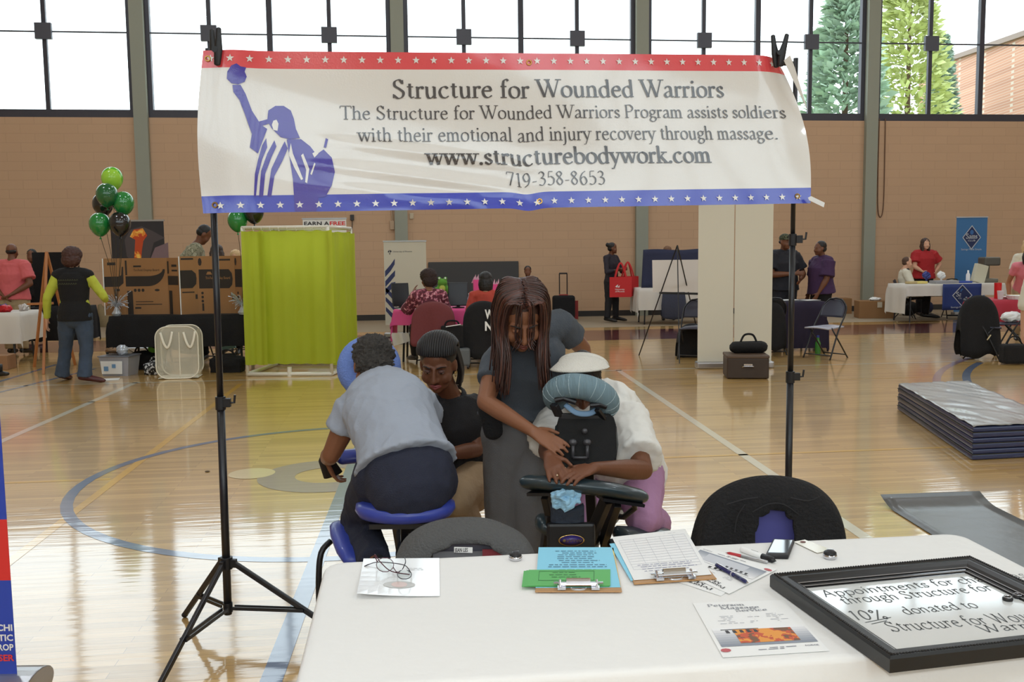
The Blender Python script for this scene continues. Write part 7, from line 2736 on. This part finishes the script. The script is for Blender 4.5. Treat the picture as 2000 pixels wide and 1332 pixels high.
MB().bar((-.1, -.065, .29), (.1, -.065, .32), .02, .01).build('white_tag', M_white, t)
t = thing('wheeled_case', 'grey wheeled case on the floor under the laptop bag', 'case', V((q.x + .06, q.y + .15, 0)))
MB().box((0, 0, .16), (.32, .22, .24)).build('case_body', mat('grey_case', (92, 96, 98), .6), t, bevel=.03)
for s in (-1, 1):
    MB().seg([(s * .13 - .012, -.08, .03), (s * .13 + .012, -.08, .03)], .03, n=12).build('wheel', M_blackplastic, t)
J = stand(V((P(1031, 560, 20).x, 20, 0)), R(-90), 1.6, seated=True, seat_z=.42)
figure(J, 'dark haired person sitting far behind the standing woman near the wall pad', SK_dark, dict(m=M_blackcloth, sleeve=.8), dict(m=M_blackcloth), M_shoe, hair_fn(HB, 'short', .004), vox=.014, detail=False)
fc = folding_chair('folding chair under the dark haired person near the wall pad', V((P(1031, 560, 20).x, 20, 0)), R(180), M_chair_dark, M_chair_dark)

# suitcase and woman with red bags
q = GD(1101, 625)
t = thing('suitcase', 'black wheeled suitcase with raised handle by the far wall', 'suitcase', V((q.x, q.y, 0)), 0)
MB().box((0, 0, .30), (.50, .28, .50)).build('case_body', M_blackcloth, t, bevel=.05)
for s in (-1, 1):
    MB().seg([(s * .085, .1, .5), (s * .085, .1, 1.04)], .012, n=8).build('handle_rod', M_black, t)
    MB().seg([(s * .18 - .02, .1, .04), (s * .18 + .02, .1, .04)], .04, n=12).build('wheel', M_blackplastic, t)
MB().seg([(-.09, .1, 1.04), (.09, .1, 1.04)], .018, n=8).build('grip', M_black, t)
MB().box((0, .0, .565), (.2, .1, .02)).build('red_strap', mat('red_trim', (150, 40, 40), .6), t)
t = thing('red_folder', 'red folder leaning behind the black suitcase', 'folder', V((q.x + .28, q.y + .22, 0)))
MB().box((0, 0, .21), (.12, .03, .42)).build('cover', mat('red_folder', (150, 40, 38), .6), t)
Dr = GD(1197, 629).y
J = stand(V((P(1194, 600, Dr).x, Dr, 0)), R(-40), 1.72, larm=((-.15, .06, .63), (.02, .14, .67)), rarm=((.16, .04, .63), (.0, .15, .66)), spread=.04, headturn=R(30))
figure(J, 'woman in dark uniform standing by the far wall with red tote bags on her arm', SK_dark, dict(m=mat('dark_plum_shirt', (42, 36, 46), .8), sleeve=1.5), dict(m=mat('charcoal_trousers', (30, 28, 32), .8), loose=.01), M_shoe, hair_fn(HB, 'bun', .002), vox=.012, detail=False)
red = mat('red_tote', (200, 38, 40), .7)
for k, (px, py, dd, rz) in enumerate(((1212, 580, -.34, 0), (1226, 578, -.18, .35))):
    c = P(px, py, Dr + dd)
    t = thing('tote_bag', ['front red tote bag with white lettering hanging from the arm of the woman', 'rear red tote bag hanging behind the lettered one'][k], 'bag', c, rz, 'red tote bags')
    MB().rings([[V((x * .23, y * .05, z)) for x, y in ((-1, -1), (1, -1), (1, 1), (-1, 1))] for z in (0, .42)], caps=False).box((0, 0, .005), (.46, .1, .01)).build('bag_body', red, t, solid=.006)
    for s in (-1, 1):
        MB().seg(catmull([(-.12, s * .05, .40), (-.06, s * .03, .62), (.0, 0, .72), (.06, s * .03, .62), (.12, s * .05, .40)], 4), [(.018, .004)] * 17, n=6).build('handle', red, t)
    if k == 0:
        mb = MB()
        for i, s in enumerate(('University', 'of Phoenix')):
            sans(mb, s, plane_fn(V((-.12, -.056, .15 - .045 * i)), V((1, 0, 0)), V((0, 0, 1))), 0, 0, .20, .03, bold=.01)
        mb.face([V((-.12, -.056, .22)), V((-.06, -.056, .27)), V((-.07, -.056, .2))]); mb.face([V((-.06, -.056, .22)), V((-.02, -.056, .25)), V((-.04, -.056, .19))])
        mb.build('lettering', M_white, t)

# ---------- white table with navy display, easel with white board
q = GD(1262, 634)
Dw = q.y
xa, xb = P(1246, 560, Dw).x, P(1420, 560, Dw).x
tw_, cw_ = table_cloth('table under the white cloth behind the black easel', 'white cloth on the table behind the black easel', V(((xa + xb) / 2, Dw + .38, 0)), xb - xa, .76, .75, R(3), mat('white_stall_cloth', (214, 208, 200)), .45, .3, .5, .3, .015)
navy_c = mat('navy_fabric', (44, 48, 74), .85, bump=.3, bscale=20)
a = P(1252, 488, Dw + .3); b = P(1395, 488, Dw + .3)
t = thing('fabric_display', 'navy cloth covered display standing on the white table behind the black easel', 'display', V(((a.x + b.x) / 2, Dw + .3, .757)))
mb = MB()
mb.grid(lambda u, v: V(((u - .5) * (b.x - a.x) * (1 - .06 * v), .03 * math.sin(u * 16) * (1 - v) - .08 * (1 - v), (a.z - .757) * v + .012 * math.sin(u * 9) * v)), 24, 8)
mb.build('cloth_panel', navy_c, t, smooth=True, solid=.02)
J = stand(V((P(1303, 560, Dw + 1.1).x, Dw + 1.1, 0)), R(-90), 1.62)
figure(J, 'brown haired person standing behind the navy display', SK_light, dict(m=navy_c, sleeve=.8), dict(m=navy_c), M_shoe, hair_fn(mat('hair_light_brown', (120, 84, 58), .6, var=.3, vscale=50), 'bob', .006), vox=.014, detail=False)
f1, f2, f3 = GD(1248, 694), GD(1327, 710), GD(1372, 690)
De = (f1.y + f2.y) / 2 + .05
te2 = easel('black metal easel holding the blank white board', [f1, f2, f3], P(1323, 479, De), (P(1288, 572, De - .05), P(1372, 574, De - .05)), M_black, r=.007)
t = thing('white_board', 'blank white board resting on the black easel', 'board', P(1318, 570, De - .08))
a, b = P(1275, 571, De + .22), P(1364, 507, De + .30)
MB().prism([(0, 0), (1, 0), (1, 1), (0, 1)], lambda x, y, h: V((a.x + (b.x - a.x) * x, a.y + h + .06 * y, a.z + (b.z - a.z) * y)), .012).build('board', mat('white_foam_board', (222, 214, 208), .6), t, world=True)
q = P(1316, 575, Dw - .16)
t = thing('backpack', 'navy drawstring backpack hanging on the front of the white table', 'bag', V((q.x, q.y, .15)))
MB().seg([(0, 0, .03), (0, -.02, .25), (0, 0, .52)], [(.25, .07), (.26, .09), (.23, .06)], side=(1, 0, 0), n=16, rnd=True).build('bag_body', mat('slate_blue_cloth', (58, 62, 80), .85, bump=.3, bscale=20), t, smooth=True)
MB().seg([(-.22, 0, .56), (.22, 0, .56)], .012, n=6).build('strap', M_black, t)

# ---------- tall white double banner back, cases
Dq = GD(1390, 719).y
for k, (x0, x1) in enumerate(((1362, 1431), (1433, 1506))):
    rollup(['left one of two blank white roll-up banners seen from behind', 'right one of two blank white roll-up banners seen from behind'][k], x0, x1, 388, 706, Dq + .02 * k, mat('banner_back_cream', (214, 208, 190), .6), 'blank roll-up banners')
q = GD(1470, 741)
t = thing('carrying_case', 'brown leather carrying case on the floor before the blank white banners', 'case', V((q.x - .03, q.y + .23, 0)), R(-6))
MB().box((0, 0, .13), (.50, .42, .25)).build('lower_shell', mat('brown_leather', (58, 44, 34), .5), t, bevel=.015)
MB().box((0, 0, .27), (.51, .43, .04)).build('lid', mat('brown_leather_lid', (86, 68, 54), .5), t, bevel=.012)
MB().seg(catmull([(-.07, -.215, .14), (-.05, -.24, .16), (.05, -.24, .16), (.07, -.215, .14)], 4), .008, n=6).build('handle', M_chrome, t)
MB().box((0, -.213, .17), (.1, .012, .03)).build('latch', M_chrome, t)
q2 = V((q.x + .02, q.y + .30, .292))
t = thing('shoulder_bag', 'black shoulder bag lying on top of the brown case', 'bag', q2)
MB().seg([(-.16, 0, .07), (.16, 0, .07)], [(.1, .07), (.1, .07)], side=(0, 1, 0), n=14, rnd=True).build('bag_body', M_blackcloth, t, smooth=True, disp=wrinkle(.012, 14))
MB().seg(catmull([(-.1, 0, .13), (-.05, 0, .22), (.05, 0, .22), (.1, 0, .13)], 5), .013, n=6).build('handle', M_blackcloth, t, smooth=True)
q = GD(1350, 708)
folding_chair('folding chair partly hidden left of the blank white banners', V((q.x + .16, q.y + .5, 0)), R(160), M_chair_dark, M_chair_dark)
draped('black jacket over the chair left of the blank white banners', 'jacket', (1352, 632), q.y + .70, 56, .5, M_blackcloth, seed=9)

# ---------- purple table group
Dpu = 14.3
xa, xb = P(1470, 590, Dpu).x, P(1612, 590, Dpu).x
purple = mat('purple_cloth', (34, 25, 47), .9)
tpu, cpu = table_cloth('table under the dark purple cloth', 'dark purple cloth on the table behind the folding chair', V(((xa + xb) / 2, Dpu + .38, 0)), xb - xa, .76, .75, R(2), purple, .70, .3, .68, .68, .015)
for k, (x, y, w, h) in enumerate(((-.3, -.15, .3, .21), (.1, .0, .3, .22), (.4, -.1, .26, .2))):
    c = on_top(tpu, x, y, .758 + .004)
    t = thing('paper_sheet', ['left paper on the dark purple table', 'middle paper on the dark purple table', 'right paper on the dark purple table'][k], 'paper', c, .2 * k)
    MB().box((0, 0, .002), (w, h, .003)).build('page', M_white, t)
navy_p = mat('black_navy_uniform', (30, 30, 38), .85)
J = stand(V((P(1529, 600, Dpu + 1.3).x, Dpu + 1.3, 0)), R(-75), 1.80, larm=((-.19, .02, .63), (-.10, .12, .58)), rarm=((.16, .05, .63), (-.02, .16, .64)), headturn=R(10))
tm = figure(J, 'man in dark shirt and camouflage cap behind the dark purple table', SK_dark, dict(m=navy_p, sleeve=.75, loose=.02), dict(m=navy_p, loose=.015), M_shoe, hair_fn(HB, 'bald', .001), fat=1.3, vox=.012, detail=True)
Mh = J['M']; hc = J['H']
o = MB().ell(hc + Mh @ V((0, -.01, .06)), (.086, .103, .075), Mh, n=18, k=10).build('cap', spots('dark_camouflage', (56, 60, 44), (90, 92, 66), 26, .5, .9, (36, 36, 30)), tm, world=True, smooth=True)
MB().grid(lambda u, v: hc + Mh @ V((.075 * math.sin((u - .5) * 2.6), .06 + (.10 * math.cos((u - .5) * 2.6)) * v, .055 - .02 * v)), 10, 4).build('cap_brim', spots('dark_camouflage', (56, 60, 44), (90, 92, 66)), o, solid=.004)
J = stand(V((P(1603, 600, Dpu + 1.1).x, Dpu + 1.1, 0)), R(195), 1.68, larm=((-.13, .03, .63), (-.11, .1, .5)))
figure(J, 'woman in a purple shirt with short dark hair standing in profile behind the dark purple table', SK_dark, dict(m=mat('purple_shirt', (64, 38, 74), .85), sleeve=.85, loose=.03), dict(m=M_blackcloth), M_shoe, hair_fn(HB, 'short', .004), fat=1.3, vox=.012, detail=True)['label'] = 'woman in a purple shirt standing in profile behind the dark purple table'
q = GD(1622, 702)
folding_chair('empty folding chair with pale seat in front of the dark purple table', V((q.x, q.y + .2, 0)), R(125), M_chair_dark, mat('pale_seat', (178, 178, 192), .3))
q = GD(1597, 692)
t = thing('drink_bottle', 'green drink bottle on the floor under the empty folding chair', 'bottle', q)
MB().lathe([(.035, 0), (.04, .02), (.04, .17), (.018, .22), (.018, .25)], n=14).build('bottle_body', mat('green_bottle', (60, 130, 50), .2), t, smooth=True)
MB().lathe([(.02, .25), (.02, .28), (.001, .28)], n=10).build('cap', mat('blue_cap', (50, 70, 150), .4), t)
q = GD(1513, 694)
folding_chair('black draped folding chair between the blank banners and the purple table', V((q.x - .05, q.y + .2, 0)), R(10), M_blackcloth, M_blackcloth)
draped('black garment over the chair beside the blank banners', 'jacket', (1508, 590), q.y - .02, 50, .7, M_blackcloth, seed=11)

# ---------- far right: club table
brownbox = mat('brown_carton', (142, 104, 66), .85)


def carton(label, px, py, w, d, h, rz=0, m=None):
    q = GD(px, py)
    t = thing('cardboard_box', label, 'box', V((q.x, q.y + d / 2, 0)), rz, 'cardboard boxes')
    MB().box((0, 0, h / 2), (w, d, h)).build('carton', m or brownbox, t, bevel=.006)
    return t


carton('plain brown cardboard box by the wall behind the empty chair', 1651, 613, .30, .4, .36)
t = carton('wide brown cardboard box on the floor left of the seated man', 1714, 622, .74, .45, .38, -.1)
MB().box((.06, -.23, .30), (.1, .006, .12)).build('label_sticker', mat('pale_sticker', (196, 186, 166), .7), t)
q = t.location + V((.02, 0, .382))
t = thing('crumpled_paper', 'crumpled white paper on the wide brown box', 'paper', q)
MB().ell((0, 0, .03), (.14, .1, .035), n=16, k=8).build('paper', M_white, t, disp=lambda p, n: n * .03 * noise.noise(p * 30))
Dc_ = GD(1790, 628).y - .2
xa, xb = P(1762, 560, Dc_).x, P(1965, 560, Dc_).x
tcl, ccl = table_cloth('table under the white cloth at the right before the blue roll-up banner', 'white cloth on the long table before the blue roll-up banner', V(((xa + xb) / 2, Dc_ + .38, 0)), xb - xa, .76, .78, R(6), mat('white_stall_cloth', (214, 208, 200)), .24, .3, .6, .2, .012)
tsg = thing('table_banner', 'dark blue printed cloth hanging over the front of the long white table', 'banner', P(1880, 560, Dc_ - .06))
a, b = P(1840, 606, Dc_ - .10), P(1922, 556, Dc_ - .10)
bl = mat('club_blue', (30, 52, 116), .6)
fs = lambda u, v, l=0: V((a.x + (b.x - a.x) * u, a.y + .10 * u - l + .012 * math.sin(u * 14) * (1 - v), a.z + (b.z + .02 - a.z) * v))
mb = MB(); mb.grid(fs, 20, 6); mb.build('cloth', bl, tsg, world=True, smooth=True, solid=.004)


def club(t, fn, cx, cy, rx, ry, tag, tv):
    mb = MB()
    o_ = [(cx - rx, cy), (cx, cy + ry), (cx + rx, cy), (cx, cy - ry)]
    i_ = [(cx - rx * .9, cy), (cx, cy + ry * .9), (cx + rx * .9, cy), (cx, cy - ry * .9)]
    for k in range(4):
        mb.face([fn(*o_[k], .012), fn(*o_[(k + 1) % 4], .012), fn(*i_[(k + 1) % 4], .012), fn(*i_[k], .012)])
    letter(mb, "Sams", lambda u, v: fn(u, v, .014), cx - rx * .62, cy - ry * .08, rx * 1.25, ry * .24, pen=.3, thin=.12)
    sans(mb, 'CLUB', lambda u, v: fn(u, v, .014), cx - rx * .4, cy - ry * .32, rx * .8, ry * .14, bold=.01)
    sans(mb, 'Savings Made Simple', lambda u, v: fn(u, v, .014), cx - rx * 1.1, tv, rx * 2.2, ry * .16)
    mb.build('emblem', mat('pale_emblem', (186, 190, 196), .6), t, world=True)
    mb = MB(); mb.face([fn(*q, .010) for q in i_]); mb.build('emblem_field', mat('dark_emblem_blue', (24, 40, 84), .6), t, world=True)
    mb = MB(); mb.face([fn(cx + rx * .2 * math.cos(a * .785), cy + ry * .42 + ry * .2 * math.sin(a * .785), .013) for a in range(8)]); mb.build('emblem_dot', mat('emblem_blue', (50, 100, 160), .6), t, world=True)


club(tsg, fs, .5, .56, .26, .42, None, .08)
tbl, fb = rollup('blue roll-up banner with a diamond emblem by the wall at far right', 1862, 1922, 425, 610, Dc_ + 1.7, mat('club_light_blue', (52, 108, 160), .5))
club(tbl, lambda u, v, l=0: fb(u, v, l), .5, .79, .30, .13, None, .655)
Dsm = Dc_ + 1.25
sit('seated man in white shirt and dark tie at the long white table', 1766, Dsm - .2, R(-15), 1.76, .44, SK_light, dict(m=mat('white_shirt', (218, 212, 194), .8), sleeve=1.8, loose=.02), hair_fn(mat('hair_brown_short', (84, 60, 46), .7), 'crop', .002), larm=((-.15, .10, .62), (-.06, .22, .6)), rarm=((.16, .08, .62), (.08, .24, .6)))
c = V((P(1766, 600, Dsm - .2).x, Dsm - .2, 0))
tman = [o for o in bpy.data.objects if o.get('label', '').startswith('seated man in white')][0]
q_ = V((P(1772, 520, Dsm - .4).x, P(1772, 520, Dsm - .4).y, 0))
mb = MB(); mb.face([P(1771, 524, Dsm - .42), P(1775, 524, Dsm - .42), P(1781, 545, Dsm - .44), P(1775, 548, Dsm - .44)]); mb.build('tie', mat('dark_tie', (36, 38, 46), .6), tman, world=True, solid=.012)
folding_chair('folding chair under the seated man in the white shirt', c, R(-105), M_chair_dark, M_chair_dark)
J = stand(V((P(1802, 600, Dsm + .25).x, Dsm + .25, 0)), R(-85), 1.74, larm=((-.22, -.02, .66), (-.12, .04, .56)), rarm=((.15, .05, .64), (.08, .12, .58)))
figure(J, 'woman with long brown hair in a red T-shirt behind the long white table', SK_light, dict(m=mat('red_tee', (164, 26, 32), .8), sleeve=.7, loose=.03), dict(m=M_blackcloth), M_shoe, hair_fn(mat('hair_dark_brown2', (60, 38, 30), .5, var=.3, vscale=40), 'long', .008, 30), fat=1.22, vox=.012, detail=True)
for nm, lb, ct, x, y, d, mm in (('yellow_notepad', 'small stack of yellow notes on the long white table', 'paper', -.62, -.05, (.28, .2, .05), yel), ('brochure_tray', 'grey tray of brochures in the middle of the long white table', 'tray', -.1, -.1, (.5, .28, .06), mat('tray_grey', (150, 150, 156), .4)),
                                ('blue_brochures', 'pile of blue brochures above the dark blue table cloth', 'paper', .3, -.05, (.4, .2, .04), mat('brochure_blue', (40, 70, 160), .5)), ('tan_packet', 'tan packet beside the yellow notes on the long white table', 'packet', -.82, -.1, (.2, .14, .05), mat('tan_packet', (190, 168, 120), .6)),
                                ('paper_bag', 'upright white paper bag leaning on the grey appliance', 'bag', .74, .0, (.26, .12, .38), mat('cream_paper', (206, 202, 180), .6)), ('spray_bottle', 'slim white bottle on the long white table', 'bottle', .52, .05, (.08, .08, .26), M_white)):
    c = on_top(tcl, x, y, .787)
    t = thing(nm, lb, ct, c, tcl.rotation_euler.z)
    if nm == 'spray_bottle':
        MB().lathe([(.04, 0), (.042, .02), (.04, .17), (.018, .21), (.018, .26)], n=12).build('bottle_body', mm, t, smooth=True)
    else:
        MB().box((0, 0, d[2] / 2), d, Matrix.Rotation(R(14), 3, 'Y') if nm == 'paper_bag' else None).build('bundle', mm, t, bevel=.008)
c = on_top(tcl, 1.0, .1, .787)
t = thing('mixer_appliance', 'grey tabletop appliance with a boxy head at the right end of the white table', 'appliance', c)
gapp = mat('appliance_grey', (112, 108, 96), .4)
MB().box((0, 0, .04), (.3, .3, .08)).build('base', gapp, t, bevel=.02)
MB().seg([(0, .08, .08), (0, .08, .36)], .06, n=12).build('column', gapp, t)
MB().box((0, -.02, .44), (.34, .32, .18)).build('head', mat('appliance_dark', (86, 82, 74), .4), t, bevel=.03)
for lb, x, mm in (('blue ribbon bow decoration on the long white table', -.35, mat('blue_foil', (52, 60, 130))), ('white tissue flower in the middle of the long white table', -.02, M_white)):
    c = on_top(tcl, x, .15, .787)
    t = thing('ribbon_bow', lb, 'decoration', c)
    MB().ell((0, 0, .16), (.09, .07, .08), n=14, k=8).seg([(0, 0, 0), (0, 0, .12)], .015).build('bow', mm, t, disp=lambda p, n: n * .03 * noise.noise(p * 40))
c = V((P(1868, 560, Dc_ + 1.0).x, Dc_ + 1.05, 0))
folding_chair('white backed chair behind the middle of the long white table', c, R(175), mat('cream_back', (196, 184, 160), .6), M_chair_dark)
q = GD(1750, 612)
t = thing('paper_cup', 'green and white paper cup on the floor by the long white table', 'cup', q)
MB().lathe([(.04, 0), (.055, .19)], n=16).build('cup_wall', mat('cup_green', (120, 150, 96), .6), t)
MB().lathe([(.058, .19), (.058, .205), (.03, .215), (.001, .215)], n=16).build('lid', M_white, t)
for k, (x, y) in enumerate(((1785, 618), (1815, 616))):
    q = GD(x, y)
    t = thing('storage_bag', ['left dark bag in the shade under the long white table', 'right navy bag in the shade under the long white table'][k], 'bag', V((q.x, q.y + .3, 0)))
    MB().ell((0, 0, .16), (.22, .16, .16), n=14, k=8).build('bag_body', M_blackcloth if k == 0 else mat('navy_bag', (32, 40, 76), .8), t, smooth=True, disp=wrinkle(.02, 10))

# ---------- right edge: jacket chair, red table, people
q = GD(1908, 704)
folding_chair('folding chair carrying the black jacket beside the red table', V((q.x + .22, q.y + .35, 0)), R(-110), M_chair_dark, M_chair_dark)
tj, cj, wj = draped('long black jacket with a bright zip tag hung over the chair beside the red table', 'jacket', (1912, 577), q.y + .22, 74, .86, M_blackcloth, seed=13)
MB().bar(P(1928, 664, q.y + .02), P(1935, 654, q.y + .02), .025, .006).build('zip_tag', mat('cream_tag', (230, 214, 170), .4), tj, world=True)
Drt = 14.2
xa, xb = P(1932, 590, Drt).x, P(2130, 590, Drt).x
trd, crd = table_cloth('table under the red cloth at the right edge', 'red cloth on the table at the right edge of the picture', V(((xa + xb) / 2, Drt + .38, 0)), xb - xa, .76, .75, R(4), mat('crimson_cloth', (176, 44, 62), .75), .38, .3, .3, .3, .02)
for nm, lb, ct, px, r0, r1, h, mm in (('red_cup', 'tall red plastic cup on the red table', 'cup', 1948, .05, .055, .24, mat('red_plastic', (204, 28, 34), .3)), ('foam_plate', 'white foam plate on the red table', 'plate', 1966, .11, .14, .03, M_white), ('yellow_bowl', 'yellow bowl on the red table', 'bowl', 1984, .08, .11, .05, mat('yellow_plastic', (216, 186, 40), .4)), ('food_box', 'white foam food box at the front of the red table', 'box', 1985, .12, .15, .06, M_white)):
    c = P(px, 590, Drt + (.12 if nm == 'food_box' else .4)); c.z = .757
    t = thing(nm, lb, ct, c)
    MB().lathe([(r0 * .98, 0), (r1, h), (r1 * .92, h), (r0 * .85, .012), (.001, .012)], n=20).build('shell', mm, t, smooth=False)
q = P(1935, 594, Drt + .2)
t = thing('foam_cup', 'clear cup of drink held beside the black jacket', 'cup', V((P(1937, 600, Drt + .2).x + .1, Drt + .15, .757)))
MB().lathe([(.035, 0), (.05, .13)], n=16).build('cup_wall', mat('clear_cup', (214, 206, 206), .3), t)
c = V((P(1952, 640, Drt - .5).x, Drt - .45, 0))
fch = folding_chair('folding chair pushed in at the red table with a white parcel on it', V((c.x + .25, c.y, 0)), R(70), M_chair_dark, M_chair_dark)
t = thing('wrapped_parcel', 'white wrapped parcel on the seat of the chair at the red table', 'parcel', V((c.x + .2, c.y, .462)))
MB().ell((0, 0, .07), (.16, .12, .07), n=16, k=8).build('wrapping', M_white, t, disp=lambda p, n: n * .03 * noise.noise(p * 20))
q = GD(1984, 714)
t = thing('hand_bag', 'black bag on the floor below the red table at the right edge', 'bag', V((q.x + .05, q.y + .15, 0)))
MB().box((0, 0, .14), (.34, .2, .26)).build('bag_body', M_blackcloth, t, bevel=.04)
MB().seg(catmull([(-.1, 0, .27), (-.05, 0, .36), (.05, 0, .36), (.1, 0, .27)], 4), .01, n=6).build('handle', M_blackcloth, t)
J = stand(V((P(1999, 600, Drt + 1.35).x, Drt + 1.35, 0)), R(-110), 1.64, lean=R(35), nod=R(25), rarm=((.15, .0, .60), (.14, .1, .42)), larm=((-.15, .05, .60), (-.1, .15, .45)))
figure(J, 'person in a pink top leaning over the red table at the right edge', SK_tan, dict(m=mat('pink_top', (222, 128, 140), .8), sleeve=.5), dict(m=khaki2), M_shoe, hair_fn(HB, 'bob', .004), vox=.012, detail=False)
J = stand(V((P(2003, 600, Drt + 3.0).x, Drt + 3.0, 0)), R(-100), 1.68)
figure(J, 'fair haired person at the right edge behind the person in pink', SK_light, dict(m=mat('white_shirt', (218, 212, 194)), sleeve=.8), dict(m=khaki2), M_shoe, hair_fn(mat('hair_blond', (206, 172, 126)), 'bob', .006), vox=.014, detail=False)
# person cut off by the right edge
De_ = 8.6
wc = mat('white_trousers', (222, 216, 212), .8)
b0 = V((P(2052, 800, De_).x, De_, 0))
J = stand(b0, R(80), 1.66, larm=((-.15, .0, .63), (-.145, .04, .485)))
figure(J, 'person in white mostly outside the right edge, hand hanging by the thigh', SK_light, dict(m=mat('white_shirt', (218, 212, 194)), sleeve=1.2, loose=.02), dict(m=wc, loose=.03), mat('white_sneaker', (205, 205, 205)), hair_fn(HBr, 'bob', .006), vox=.011, detail=False)
# dry leaf speck
t = thing('dry_leaf', 'tiny dry leaf on the floor left of the round floor plate', 'leaf', GD(405, 922))
MB().ell((0, 0, .006), (.02, .012, .005), n=8, k=5).build('blade', mat('dry_leaf', (90, 74, 50), .8), t)
bpy.data.scenes.remove(SHOP)
